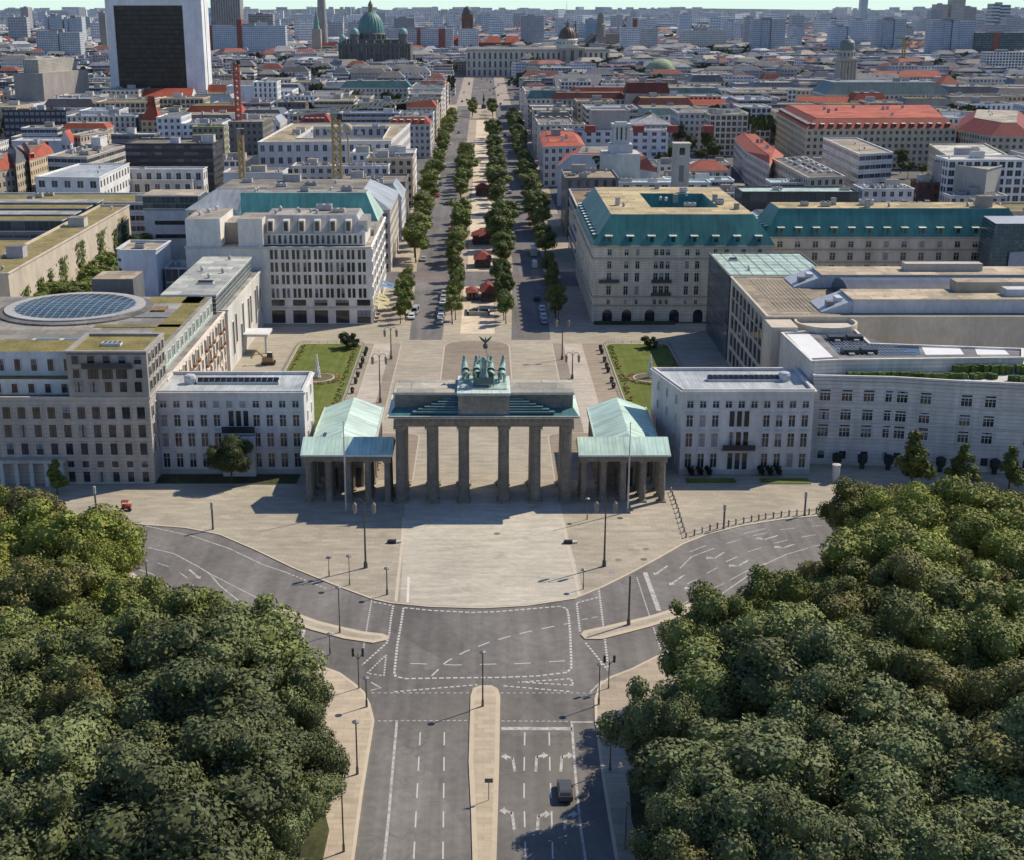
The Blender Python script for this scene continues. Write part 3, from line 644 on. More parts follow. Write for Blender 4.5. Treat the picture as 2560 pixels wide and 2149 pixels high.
# ---------------------------------------------------------------- windows as parts
WM = {}
def window_mesh(w, h, style, wall, tint=0):
    """a window with reveal, frame, bars and sill; local x along the wall, -y outward"""
    key = (round(w, 2), round(h, 2), style, wall, tint)
    if key in WM: return WM[key]
    m = MB(); g = (.025 + .012 * tint, .03 + .013 * tint, .038 + .016 * tint); t = tuple(min(1, c * 1.12) for c in wall)
    m.face([(-w / 2, -.02, 0), (w / 2, -.02, 0), (w / 2, -.02, h), (-w / 2, -.02, h)], 'window_glass', g)
    fr = .10; d = .16
    for x0, x1, z0, z1 in ((-w / 2 - fr, -w / 2, -fr, h + fr), (w / 2, w / 2 + fr, -fr, h + fr), (-w / 2, w / 2, h, h + fr), (-w / 2, w / 2, -fr, 0)):
        m.box(x0, x1, -d, 0, z0, z1, 'plaster', t, bottom=True)
    b = {'white': (.6, .6, .58), 'dark': (.05, .05, .055)}[style.split('_')[0]]
    for x in ((0,) if w < 1.6 else (-w / 6, w / 6)): m.box(x - .04, x + .04, -.06, -.02, 0, h, 'plaster', b)
    m.box(-w / 2, w / 2, -.06, -.02, h * .66, h * .66 + .07, 'plaster', b)
    if 'sill' in style: m.box(-w / 2 - .2, w / 2 + .2, -.3, 0, -.22, -.1, 'plaster', t, bottom=True)
    if 'hood' in style: m.box(-w / 2 - .25, w / 2 + .25, -.34, 0, h + .22, h + .4, 'plaster', t, bottom=True)
    if 'curtain' in style:
        for s_ in (-1, 1): m.face([(s_ * w * .3 - w * .18, -.03, .05), (s_ * w * .3 + w * .18, -.03, .05), (s_ * w * .3 + w * .18, -.03, h), (s_ * w * .3 - w * .18, -.03, h)], 'plaster', (.30, .30, .29))
    if 'blind' in style: m.face([(-w / 2, -.03, h * .5), (w / 2, -.03, h * .5), (w / 2, -.03, h), (-w / 2, -.03, h)], 'plaster', (.22, .24, .27))
    o = m.build('window'); me = o.data; bpy.data.objects.remove(o); WM[key] = me
    return me
def win_row(par, p0, p1, zs, xs, w, h, style='white_sill', wall=(.5, .48, .45), off=0.0):
    """windows on the wall line p0-p1 (seen left to right); xs are distances along it"""
    dx, dy = p1[0] - p0[0], p1[1] - p0[1]; L = math.hypot(dx, dy); dx, dy = dx / L, dy / L; rz = math.atan2(dy, dx)
    for z in (zs if isinstance(zs, (list, tuple)) else [zs]):
        for x in xs:
            q_ = rnd.random(); st = style + ('_blind' if q_ < .1 else ('_curtain' if q_ < .2 else ''))
            link('window', window_mesh(w, h, st, wall, rnd.choice((0, 0, 0, 1, 2))), par, (p0[0] + dx * x + dy * off, p0[1] + dy * x - dx * off, z), rz)
def spread(n, L, m0, m1=None):
    m1 = m0 if m1 is None else m1
    return [m0 + (L - m0 - m1) * k / (n - 1) for k in range(n)] if n > 1 else [L / 2]
# ---------------------------------------------------------------- two white palace-like embassies beside the gate
WHT = (.58, .57, .56)
def flat_roof(par, poly, z, mat, col, par_h=.6, par_w=.5, pcol=None, name='roof'):
    m = MB(); I = inset(poly, par_w); pc = pcol or tuple(c * .95 for c in WHT)
    n = len(poly)
    for k in range(n):
        a, b_, c, d = poly[k], poly[(k + 1) % n], I[(k + 1) % n], I[k]
        m.face([(*a, z), (*b_, z), (*c, z), (*d, z)], 'plaster', pc); m.face([(*d, z), (*c, z), (*c, z - par_h), (*d, z - par_h)], 'plaster', pc)
    m.face([(*p, z - par_h) for p in I], mat, col)
    return m.build(name, par)
def embassy(x0, x1, y0, y1, h, n, door, label, bush, back=0):
    P = [(x0, y0), (x1, y0), (x1, y1), (x0 - back, y1)]; claim(P); W = x1 - x0
    m = MB(); m.prism(P, 0, h - .001, 'plaster', WHT, top=False); m.box(x0 - .12, x1 + .12, y0 - .14, y0 + 2, 0, .9, 'plaster', (.42, .41, .4))
    for z, o_, hh in ((4.55, .12, .25), (h - .75, .22, .25), (h - .45, .4, .2)):
        m.box(x0 - o_, x1 + o_, y0 - o_, y0, z, z + hh, 'plaster', (.62, .61, .6), bottom=True); m.box(x1, x1 + o_, y0, y1, z, z + hh, 'plaster', (.62, .61, .6), bottom=True); m.obox((x0 - o_ / 2, y0), (x0 - o_ / 2 - back, y1), o_, z, z + hh, 'plaster', (.62, .61, .6))
    b = m.build('embassy_building', loc=((x0 + x1) / 2, (y0 + y1) / 2, 0)); tag(b, label, 'embassy', 'embassies beside the gate')
    flat_roof(b, P, h, 'roof_metal', (.44, .47, .47))
    q0, q1 = (x0, y0), (x1, y0); xs = spread(n, W, W / n * .62)
    mid = [x for x in xs if abs(x - door) > 2.9]
    win_row(b, q0, q1, 1.3, mid, 1.15, 2.7, 'white', WHT); win_row(b, q0, q1, 5.3, mid, 1.2, 2.6, 'white_hood_sill', WHT)
    win_row(b, q0, q1, 9.0, mid, 1.15, 2.2, 'white_hood_sill', WHT); win_row(b, q0, q1, 12.6, xs, 1.15, 1.25, 'white_sill', WHT)
    dd = [door - 1.35, door, door + 1.35]
    win_row(b, q0, q1, 9.0, dd, .95, 3.0, 'dark', WHT); win_row(b, q0, q1, 5.2, dd, .95, 3.0, 'dark', WHT)
    win_row(b, q0, q1, .9, dd, .95, 3.2, 'dark', WHT)
    bal = 4.9 if bush == 0 else 8.2; dx = x0 + door
    m = MB(); m.box(dx - 3.1, dx + 3.1, y0 - 1.2, y0, bal - .3, bal - .05, 'plaster', (.4, .4, .4), bottom=True)
    for k in range(32):
        x = dx - 3 + k * 6 / 31; m.box(x - .03, x + .03, y0 - 1.16, y0 - 1.1, bal - .05, bal + .95, 'metal', (.03, .03, .035))
    m.box(dx - 3.05, dx + 3.05, y0 - 1.18, y0 - 1.08, bal + .95, bal + 1.03, 'metal', (.03, .03, .035)); m.box(dx - 3.02, dx + 3.02, y0 - 1.12, y0 - 1.1, bal, bal + .95, 'metal', (.045, .045, .05)); m.build('balcony', b)
    if bush:
        m = MB(); m.box(dx - 3, dx + 3, y0 - 2.2, y0 - .02, 0, 7.6, 'plaster', WHT); pb = m.build('porch', b)
    s = (x0, y1) if False else None
    win_row(b, (x1, y0), (x1, y1), [1.3, 5.3, 9.0, 12.6], [(y1 - y0) * k for k in (.3, .7)], .7, 1.8, 'white', WHT)
    win_row(b, (x0 - back, y1), (x0, y0), [1.3, 5.3, 9.0, 12.6], [(y1 - y0) * k for k in (.25, .55, .85)], .8, 1.6, 'white', WHT)
    # long glazed skylight and its end housing
    yc = y0 + (y1 - y0) * .52; xa, xb = x0 + W * .24, x0 + W * .80
    m = MB(); m.box(xa, xb, yc - .9, yc + .9, h - .6, h - .1, 'plaster', (.5, .52, .53)); nn = 14
    for k in range(nn):
        u = xa + (xb - xa) * k / nn; v = xa + (xb - xa) * (k + 1) / nn
        for s_ in (-1, 1):
            F4 = [(u + .08, yc + s_ * .9, h - .08), (v - .08, yc + s_ * .9, h - .08), (v - .08, yc, h + .55), (u + .08, yc, h + .55)]
            m.face(F4 if s_ < 0 else F4[::-1], 'window_glass', (.28, .32, .38))
    m.box(xa, xb, yc - .06, yc + .06, h + .5, h + .62, 'metal', (.5, .5, .5)); m.build('skylight', b)
    e = xa - 1.4 if bush else xb + .9
    m = MB(); m.lathe(e, yc, [(1.1, h - .6), (1.2, h + .5), (1.0, h + 1.0), (.6, h + 1.15)], 10, 'metal', (.45, .48, .5)); m.build('vent', b)
    return b
yb1 = at('H', 1045, 195, 15.8)[1]
embassy(-60.2, -32.9, 15.8, 29.7, 15.8, 11, 15.2, 'white four-storey embassy with the big round dark tree at its door', 1)
embassy(36.3, 60.4, 15.6, 31.5, 16.1, 10, 10.6, 'white four-storey embassy with a black balcony and a row of small bushes in front', 0, 3.7)
# ---------------------------------------------------------------- generic building
GREY = (.36, .355, .35); STONE = (.46, .425, .37); CREAM = (.50, .44, .34); DARKW = (.09, .09, .10); LIMES = (.53, .50, .45)
RED = (.36, .085, .05); SLATE = (.10, .11, .125); ZINC = (.34, .37, .40); GRAVEL = (.27, .25, .22); SEDUM = (.20, .17, .06); MEMB = (.46, .47, .47); YROOF = (.52, .43, .26)
def roof_bits(par, poly, z, n, kinds=('unit', 'vent', 'house'), seed=0, h=1.0):
    """lift houses, air handlers, chimneys and vents standing on a flat roof"""
    r = random.Random(seed); xs = [p[0] for p in poly]; ys = [p[1] for p in poly]; got = []; tries = 0
    while len(got) < n and tries < n * 12:
        tries += 1; x, y = r.uniform(min(xs), max(xs)), r.uniform(min(ys), max(ys)); k = r.choice(kinds)
        sx, sy, hz = {'unit': (r.uniform(1, 2.2), r.uniform(.8, 1.6), r.uniform(.9, 1.7)), 'vent': (.5, .5, 1.2), 'house': (r.uniform(1.8, 3.2), r.uniform(1.5, 2.6), r.uniform(2.2, 3.2)), 'chimney': (.6, .9, r.uniform(1.2, 2.2)), 'skylight': (r.uniform(1, 2), r.uniform(.8, 1.4), .45)}[k]
        if not inpoly(x, y, poly) or edge_dist(x, y, poly) < max(sx, sy) + .4 or any(abs(x - a) < sx + c + .3 and abs(y - b) < sy + d + .3 for a, b, c, d in got): continue
        got.append((x, y, sx, sy)); m = MB(); v = r.uniform(.28, .58); c = (v, v * r.uniform(.95, 1), v * r.uniform(.86, 1.02))
        if k == 'house':
            m.box(x - sx, x + sx, y - sy, y + sy, z, z + hz * h, 'plaster', c, topmat='roof_flat', topcol=GRAVEL); m.box(x - sx - .12, x + sx + .12, y - sy - .12, y + sy + .12, z + hz * h, z + hz * h + .15, 'plaster', tuple(q * .9 for q in c), bottom=True, topmat='roof_flat', topcol=GRAVEL); nm = 'lift_housing'
        elif k == 'unit':
            m.box(x - sx, x + sx, y - sy, y + sy, z + .2, z + hz, 'metal', c, bottom=True)
            for q in (-.5, .5): m.lathe(x + q * sx, y, [(sy * .55, z + hz), (sy * .55, z + hz + .25), (sy * .4, z + hz + .25)], 8, 'metal', (.12, .12, .13))
            m.box(x - sx * .8, x + sx * .8, y - sy * .8, y + sy * .8, z, z + .2, 'metal', (.15, .15, .15)); nm = 'ventilation_unit'
        elif k == 'skylight':
            m.box(x - sx, x + sx, y - sy, y + sy, z, z + .35, 'plaster', (.5, .5, .5)); m.face([(x - sx * .9, y - sy * .9, z + .36), (x + sx * .9, y - sy * .9, z + .36), (x + sx * .9, y, z + .8), (x - sx * .9, y, z + .8)], 'window_glass', (.1, .12, .14)); m.face([(x - sx * .9, y, z + .8), (x + sx * .9, y, z + .8), (x + sx * .9, y + sy * .9, z + .36), (x - sx * .9, y + sy * .9, z + .36)], 'window_glass', (.2, .22, .25)); nm = 'skylight'
        elif k == 'chimney':
            m.box(x - sx, x + sx, y - sy, y + sy, z - .5, z + hz, 'plaster', c); m.box(x - sx - .1, x + sx + .1, y - sy - .1, y + sy + .1, z + hz, z + hz + .15, 'plaster', (.2, .19, .18), bottom=True); nm = 'chimney'
        else:
            m.lathe(x, y, [(.35, z), (.35, z + .8), (.55, z + .85), (.1, z + 1.25)], 8, 'metal', c); nm = 'vent'
        m.build(nm, par)
NEAR = set()
def block(name, label, cat, poly, z, wall=STONE, fac='facade_std', roof='flat', rcol=GRAVEL, bay=3.2, storey=3.5, rh=4.5, ins=3.5, bits=4, kinds=('unit', 'vent', 'house'), group=None, z0=0.0, court=None, rmat=None, topcol=None, seed=None, cl=True, dorm=0, parapet=.6):
    wall = tuple(min(.84, c * 1.28) for c in wall) if max(wall) > .2 and fac not in ('plaster', 'coursed_stone') else wall; P = ccw(poly); seed = len(FOOT) if seed is None else seed
    if cl: claim(P)
    cx = sum(p[0] for p in P) / len(P); cy = sum(p[1] for p in P) / len(P)
    m = MB(); m.walls(P, z0, z - .35, fac, wall, bay, storey)
    O = inset(P, -.25); m.prism(O, z - .35, z, 'plaster', tuple(min(1, c * 1.06) for c in wall), top=False); 
    for k in range(len(P)): j = (k + 1) % len(P); m.face([(*P[k], z - .35), (*P[j], z - .35), (*O[j], z - .35), (*O[k], z - .35)], 'plaster', wall)
    if court:
        C = ccw(court); m.walls(C[::-1], max(z0, z - 12), z, fac, tuple(c * .95 for c in wall), bay, storey)
    b = m.build(name, loc=(cx, cy, 0)); tag(b, label, cat, group)
    n = len(P)
    if roof == 'flat':
        if court:
            m = MB(); C = inset(ccw(court), -.4); I = inset(P, .4); rz = z - parapet
            k0 = min(range(len(C)), key=lambda k: math.hypot(C[k][0] - I[0][0], C[k][1] - I[0][1])); C = C[k0:] + C[:k0]
            if len(C) == n:
                for k in range(n):
                    j = (k + 1) % n; m.face([(*I[k], rz), (*I[j], rz), (*C[j], rz), (*C[k], rz)], rmat or 'roof_flat', rcol)
                    m.face([(*O[k], z), (*O[j], z), (*I[j], z), (*I[k], z)], 'plaster', tuple(c * .95 for c in wall)); m.face([(*I[j], rz), (*I[k], rz), (*I[k], z), (*I[j], z)], 'plaster', wall)
                    Q = ccw(court)[k0:] + ccw(court)[:k0]
                    m.face([(*C[k], rz), (*C[j], rz), (*C[j], z), (*C[k], z)], 'plaster', wall); m.face([(*C[k], z), (*C[j], z), (*Q[j], z), (*Q[k], z)], 'plaster', wall)
                m.face([(*p, max(z0, z - 12) + .05) for p in ccw(court)], 'roof_flat', (.2, .2, .2))
            m.build('roof', b)
        else: flat_roof(b, O, z, rmat or 'roof_flat', rcol, parapet, .5, tuple(min(1, c * 1.02) for c in wall))
        if bits: roof_bits(b, inset(P, .8), z - parapet, bits, kinds, seed)
    elif roof in ('mansard', 'hip'):
        m = MB(); E_ = inset(P, -.35); I = inset(P, ins); zt = z + rh
        for k in range(n):
            j = (k + 1) % n; L = math.hypot(E_[j][0] - E_[k][0], E_[j][1] - E_[k][1]); s = math.hypot(ins, rh)
            m.face([(*E_[k], z), (*E_[j], z), (*I[j], zt), (*I[k], zt)], rmat or 'roof_tile', rcol, [(0, 0), (L, 0), (L - ins, s), (ins, s)])
        if court:
            C = ccw(court); k0 = min(range(len(C)), key=lambda k: math.hypot(C[k][0] - I[0][0], C[k][1] - I[0][1])); C = C[k0:] + C[:k0]
            for k in range(n):
                j = (k + 1) % n; m.face([(*I[k], zt), (*I[j], zt), (*C[j], zt), (*C[k], zt)], 'roof_flat', topcol or GRAVEL)
            D_ = inset(C, 3.2)
            for k in range(n):
                j = (k + 1) % n; m.face([(*C[j], zt), (*C[k], zt), (*D_[k], z - .5), (*D_[j], z - .5)], rmat or 'roof_tile', rcol)
            m.face([(*p, z - .5) for p in D_], 'roof_flat', (.22, .22, .22))
        else:
            m.face([(*p, zt) for p in I], 'roof_flat', topcol or GRAVEL)
            for k in range(n):
                j = (k + 1) % n; m.face([(*I[k], zt), (*I[j], zt), (*I[j], zt + .12), (*I[k], zt + .12)], 'plaster', tuple(c * .8 for c in (topcol or GRAVEL)))
        m.build('roof', b)
        for k in range(n) if dorm else ():
            a, c = E_[k], E_[(k + 1) % n]; L = math.hypot(c[0] - a[0], c[1] - a[1]); ux, uy = (c[0] - a[0]) / L, (c[1] - a[1]) / L
            if uy > .5: continue
            nx, ny = -uy, ux
            for q in spread(int(L / dorm), L, 4.5):
                t = ins / rh; m = MB(); x0, y0 = a[0] + ux * q + nx * t * .9, a[1] + uy * q + ny * t * .9
                w = lambda u, v, zz: (x0 + ux * u + nx * v, y0 + uy * u + ny * v, z + zz)
                for F4, mt, cc in (([w(-.85, 0, .7), w(.85, 0, .7), w(.85, 0, 2.5), w(-.85, 0, 2.5)], 'paint', tuple(v * 1.1 for v in rcol)), ([w(-.5, -.03, .95), w(.5, -.03, .95), w(.5, -.03, 2.25), w(-.5, -.03, 2.25)], 'window_glass', (.05, .06, .07)),
                                   ([w(-1.05, -.25, 2.5), w(1.05, -.25, 2.5), w(1.05, 2.2, 2.75), w(-1.05, 2.2, 2.75)], 'roof_metal', (.55, .6, .57)), ([w(-.85, 1.8, .9), w(-.85, 0, .7), w(-.85, 0, 2.5), w(-.85, 1.8, 2.6)], 'paint', rcol), ([w(.85, 0, .7), w(.85, 1.8, .9), w(.85, 1.8, 2.6), w(.85, 0, 2.5)], 'paint', rcol)): m.face(F4, mt, cc)
                m.build('dormer', b)
        if bits: roof_bits(b, inset(P, ins + 1.0), zt, bits, kinds, seed)
    elif roof == 'gable':
        # ridge along the longer side of a four-cornered footprint
        d0 = math.hypot(P[1][0] - P[0][0], P[1][1] - P[0][1]); d1 = math.hypot(P[2][0] - P[1][0], P[2][1] - P[1][1])
        Q = P if d0 >= d1 else P[1:] + P[:1]; E_ = inset(Q, -.4); mid = lambda a, c: ((a[0] + c[0]) / 2, (a[1] + c[1]) / 2)
        r1, r0 = mid(E_[1], E_[2]), mid(E_[3], E_[0]); zt = z + rh; L = max(d0, d1); s = math.hypot(min(d0, d1) / 2, rh); m = MB()
        m.face([(*E_[0], z), (*E_[1], z), (*r1, zt), (*r0, zt)], rmat or 'roof_tile', rcol, [(0, 0), (L, 0), (L, s), (0, s)]); m.face([(*E_[2], z), (*E_[3], z), (*r0, zt), (*r1, zt)], rmat or 'roof_tile', rcol, [(0, 0), (L, 0), (L, s), (0, s)])
        m.face([(*E_[1], z), (*E_[2], z), (*r1, zt)], 'plaster', wall); m.face([(*E_[3], z), (*E_[0], z), (*r0, zt)], 'plaster', wall); m.build('roof', b)
        if bits: roof_bits(b, inset(P, min(d0, d1) * .25), z + rh * .55, min(bits, 3), ('chimney',), seed)
    return b
# ---------------------------------------------------------------- left of the square
PALE = (.46, .42, .375)
b = block('corner_palace', 'grey stone corner building with framed windows and a square moss-roofed tower block', 'office building', rect(-92, -59.7, 10, 24.5), 16.3, PALE, 'coursed_stone', 'flat', (.22, .19, .08), bits=0, rmat='roof_green')
q0, q1 = (-92, 10), (-59.7, 10); xs = spread(12, 32.3, 1.3, 1.6)
win_row(b, q0, q1, 12.2, xs, 1.45, 2.2, 'dark_sill', PALE); win_row(b, q0, q1, 8.9, xs, 1.35, 2.2, 'dark_sill', PALE); win_row(b, q0, q1, 5.6, xs, 1.3, 2.2, 'dark_sill', PALE)
win_row(b, q0, q1, 3.2, xs[6:], 1.2, 1.2, 'dark_sill', PALE); win_row(b, q0, q1, .4, xs[6:], 1.2, 2.0, 'dark', PALE)
m = MB()
for x in xs[:7]: m.box(-92 + x - 1.9, -92 + x - 1.2, 8.6, 9.2, 0, 4.4, 'plaster', (.5, .5, .5))
m.box(-92, -75.5, 8.4, 10, 4.4, 5.0, 'plaster', PALE, bottom=True); m.build('arcade', b)
m = MB(); m.box(-73.8, -59.6, 9.9, 23.8, 16.3, 24.1, 'plaster', (.36, .335, .30)); flat_roof(b, rect(-74, -59.5, 9.7, 24), 24.7, 'roof_green', SEDUM, .5, .7, (.33, .31, .28), 'tower_roof'); m.prism(rect(-74, -59.5, 9.7, 24), 24.3, 24.7, 'plaster', (.33, .31, .28), top=False); m.build('tower_block', b)
TW = (.36, .335, .30)
win_row(b, (-73.8, 9.9), (-59.6, 9.9), 17.2, spread(5, 14.2, 1.8), 1.3, 1.9, 'dark', TW); win_row(b, (-73.8, 9.9), (-59.6, 9.9), 19.6, [4.6, 7.1, 9.6], 2.0, 2.0, 'dark', TW); win_row(b, (-73.8, 9.9), (-59.6, 9.9), 19.8, [1.6, 12.7], 1.2, 1.6, 'dark', TW); win_row(b, (-73.8, 9.9), (-59.6, 9.9), 22.3, spread(5, 14.2, 1.6), 1.3, 1.6, 'dark', TW)
m = MB(); m.box(-71, -62.2, 9.0, 9.9, 21.6, 21.9, 'plaster', (.09, .09, .09), bottom=True); m.box(-71, -62.2, 9.0, 9.1, 21.9, 22.7, 'metal', (.05, .05, .055)); m.build('balcony', b)
for zz in (17.2, 19.8, 22.2): win_row(b, (-59.6, 9.9), (-59.6, 23.8), zz, spread(5, 13.9, 1.8), 1.2, 1.7, 'dark', TW)
for zz in (5.6, 8.9, 12.2): win_row(b, (-59.7, 10), (-59.7, 24.5), zz, spread(5, 14.5, 1.8), 1.2, 2.0, 'dark', PALE)
m = MB(); m.box(-69, -65.6, 15.5, 17.3, 24.2, 24.75, 'plaster', (.6, .6, .6)); 
for k in range(4): m.box(-68.8 + k * .85, -68.1 + k * .85, 15.7, 17.1, 24.75, 24.78, 'window_glass', (.2, .22, .25))
m.build('skylight', b)
m = MB(); m.box(-92, -73.9, 13, 24.4, 15.8, 18.7, 'plaster', (.56, .57, .58), topmat='roof_green', topcol=SEDUM); m.box(-92, -73.9, 15.6, 24.4, 18.7, 23.2, 'plaster', (.54, .55, .57), topmat='roof_green', topcol=SEDUM); m.build('terrace_storeys', b)
win_row(b, (-92, 13), (-74, 13), 16.2, spread(6, 18, 1.5), 1.1, 1.7, 'dark', WHT); win_row(b, (-92, 15.6), (-74, 15.6), 19.6, spread(6, 18, 1.5), 1.1, 2.2, 'dark', WHT)
# bank with the round glass roof
b = block('bank_building', 'bank with a large round glass roof, mint dormer row and brown flower boxes', 'bank', rect(-125, -59.8, 24.6, 84), 15.6, (.55, .485, .42), 'facade_tall', 'flat', (.30, .29, .28), 3.2, 3.6, bits=0, parapet=.2)
m = MB(); m.prism(rect(-124.5, -61.6, 24.6, 80), 15.4, 19.9, 'plaster', (.42, .41, .39), 'roof_flat', (.30, .285, .26))
for x0, x1, y0, y1 in ((-75, -63, 72.5, 79.5), (-67, -62.5, 27, 79.5), (-80, -62.5, 49, 51.5), (-124, -75.5, 24.8, 29)): m.box(x0, x1, y0, y1, 19.9, 20.02, 'roof_green', SEDUM)
m.build('upper_storey', b)
m = MB(); C0 = (.44, .60, .52)
m.face([(-61.55, 26, 16.0), (-61.55, 80, 16.0), (-62.2, 80, 19.6), (-62.2, 26, 19.6)], 'roof_metal', C0); m.face([(-62.2, 26, 19.6), (-62.2, 80, 19.6), (-64, 80, 20.0), (-64, 26, 20.0)], 'roof_metal', C0); m.build('mint_mansard', b)
for y in spread(14, 54, 1.5): link('window', window_mesh(1.5, 2.0, 'white', C0, 1), b, (-61.62, 26 + y, 16.6), math.pi / 2)
for zz in (2.2, 5.6, 8.9, 12.2):
    win_row(b, (-59.8, 26), (-59.8, 84), zz, spread(14, 58, 2), 1.25, 2.1, 'dark', (.55, .485, .42))
for k, y in enumerate(spread(14, 58, 2)):
    for zz in (8.7, 12.0):
        if (k + int(zz)) % 4 == 3: continue
        m = MB(); m.box(-59.8, -59.25, 26 + y - .75, 26 + y + .75, zz - .35, zz + .1, 'paint', (.25, .13, .07), bottom=True)
        for q in range(4): m.ball((-59.4, 26 + y - .6 + q * .4, zz + .15), .28, 'roof_green', ((.30, .13, .07), (.26, .18, .09))[q % 2], 6, 4)
        m.build('flower_box', b)
dcx, dcy, dr = -88.5, 66.5, 14.0
m = MB(); m.lathe(dcx, dcy, [(dr + 2.4, 19.9), (dr + 2.4, 20.25), (dr + .6, 20.5), (dr + .2, 20.3)], 48, 'roof_flat', (.19, .185, .18)); m.build('dome_ring', b)
m = MB(); m.lathe(dcx, dcy, [(dr + .8, 20.2), (dr + .8, 20.75), (dr, 20.75)], 48, 'plaster', (.38, .38, .37))
NR = 8
m2 = MB()
for k in range(-13, 14):
    pass
hz = lambda r: 20.55 + 1.1 * (1 - (r / dr) ** 2)
m2.lathe(dcx, dcy, [(dr, 20.55)] + [(dr * (1 - k / 8), hz(dr * (1 - k / 8))) for k in range(1, 8)] + [(.01, hz(0))], 48, 'dome_glass', (.035, .06, .075))
o = m2.build('glass_roof', b)
for k in range(-8, 9):
    for ax in (0, 1):
        c = k * dr / 8.5; hw = math.sqrt(max(0, dr * dr - c * c)); prev = None
        for t in range(9):
            s = -hw + 2 * hw * t / 8; x, y = (s, c) if ax else (c, s); p = (dcx + x, dcy + y, hz(math.hypot(x, y)) + .05)
            if prev: m.tube(prev, p, .06, n=4, mat='metal', col=(.30, .33, .35), cap=False)
            prev = p
m.build('glazing_bars', b)
m = MB(); m.box(-74, -66.5, 58, 72, 19.92, 20.1, 'roof_flat', (.33, .33, .33)); m.box(-71.5, -68.5, 63, 67, 20.1, 20.5, 'roof_green', (.24, .15, .08)); m.build('roof_terrace', b)
m = MB(); m.box(-88, -76, 27, 36, 19.9, 20.8, 'plaster', (.5, .48, .44)); m.box(-87, -82.6, 28, 35, 20.8, 21.0, 'dome_glass', (.08, .13, .15)); m.box(-81.6, -77, 28, 35, 20.8, 21.0, 'dome_glass', (.08, .13, .15)); m.build('rooflight', b)
m = MB(); m.box(-90, -80.5, 85, 95, 0, 23.0, 'plaster', (.15, .15, .155), topmat='roof_flat', topcol=(.44, .37, .28)); m.build('plant_room', b); claim(rect(-92, -80, 84, 96))
# French embassy row
b = block('white_embassy', 'white embassy with tall slit windows and a pale grey membrane roof', 'embassy', rect(-74, -59.8, 88, 139.5), 15.2, (.60, .58, .54), 'plaster', 'flat', (.4, .39, .37), bits=0, parapet=.3)
m = MB(); m.prism(rect(-73.5, -61.2, 82, 131), 15.0, 19.8, 'facade_glass', (.5, .55, .5), 'roof_flat', (.52, .54, .51)); m.box(-73.7, -60.9, 81.8, 131.2, 19.6, 20.0, 'plaster', (.6, .62, .6), bottom=True, topmat='roof_flat', topcol=(.50, .52, .49)); m.build('attic_storey', b)
for y, z0, z1 in ((94, 3, 11), (98, 5, 12), (105, 2, 8), (108, 4, 12.5), (116, 3, 12), (119.5, 5, 12), (127, 3, 12), (130, 6, 12.5), (135, 4, 11)):
    link('window', window_mesh(1.7, z1 - z0, 'dark', (.6, .58, .54), 1), b, (-59.8, y, z0), math.pi / 2)
m = MB(); m.box(-59.8, -53.5, 106, 113, 4.4, 5.0, 'plaster', (.6, .6, .6), bottom=True); m.box(-54.5, -54.0, 106.5, 107, 0, 4.4, 'plaster', (.5, .5, .5)); m.build('porch_canopy', b)
roof_bits(b, rect(-72, -63, 90, 128), 20.0, 5, ('skylight', 'vent'), 3)
b = block('white_tower_block', 'tall white block with a curved striped corner and sandy flat roof', 'office building', [(-98, 138), (-96, 136.2), (-87.2, 136.2), (-86.6, 151), (-97.9, 152)], 21, (.56, .59, .64), 'plaster', 'flat', (.46, .40, .31), bits=1)
for zz in range(7): win_row(b, (-98, 137.9), (-96, 136.3), 2 + zz * 2.6, [1.3], 1.6, .9, 'dark', (.56, .59, .64))
block('glass_link_building', 'low glass-fronted link beside the white block with striped corner', 'office building', rect(-86, -75, 140, 150), 15.5, (.36, .40, .42), 'facade_glass', 'flat', (.3, .3, .3), bits=2)
block('courtyard_wing', 'dark glazed courtyard wing behind the round glass roof', 'office building', rect(-100, -84, 100, 132), 7, (.2, .22, .24), 'facade_ribbon', 'flat', (.33, .31, .28), bits=3)
b = block('ivy_wall_building', 'long building whose sunlit beige wall carries columns of ivy, mossy strip along its roof', 'parliament building', rect(-131, -121, 119, 243), 18, (.55, .48, .39), 'plaster', 'flat', (.24, .20, .085), rmat='roof_green', bits=4)
b = block('glazed_hall', 'dark glazed halls in steps behind the ivy wall, with pale fan boxes along the eaves', 'parliament building', rect(-215, -133, 205, 262), 15, (.17, .19, .22), 'facade_ribbon', 'flat', (.36, .35, .33), bits=4, bay=5)
for k, y in enumerate((209, 222, 236, 250)):
    m = MB(); m.walls(rect(-214, -134, y, y + 7.5), 14.4, 17.6, 'facade_glass', (.13, .16, .19), 4, 3.2); m.box(-214.4, -133.6, y - .4, y + 8, 17.6, 17.9, 'plaster', (.55, .55, .54), bottom=True, topmat='roof_flat' if k % 2 else 'roof_green', topcol=(.36, .35, .34) if k % 2 else (.2, .17, .07)); m.build('rooflight_hall', b)
    for q in range(6): x = -205 + q * 13 + k; m = MB(); m.box(x, x + 2.4, y + 8.2, y + 10.2, 14.4, 16.6, 'metal', (.5, .51, .5)); m.build('fan_box', b)
block('mossy_roof_block', 'low block with mossy roof and white roof boxes behind the strip-window block', 'office building', rect(-230, -97, 268, 294), 15.5, (.5, .5, .5), 'facade_ribbon', 'flat', (.21, .185, .08), rmat='roof_green', bits=9, kinds=('house', 'unit', 'vent'))
b = block('glazed_hall', 'lower glazed hall with grey fan boxes on its front, nearest the ivy wall', 'parliament building', rect(-215, -133, 160, 204), 13, (.2, .22, .25), 'facade_ribbon', 'flat', (.24, .20, .09), bits=5, rmat='roof_green', bay=5)
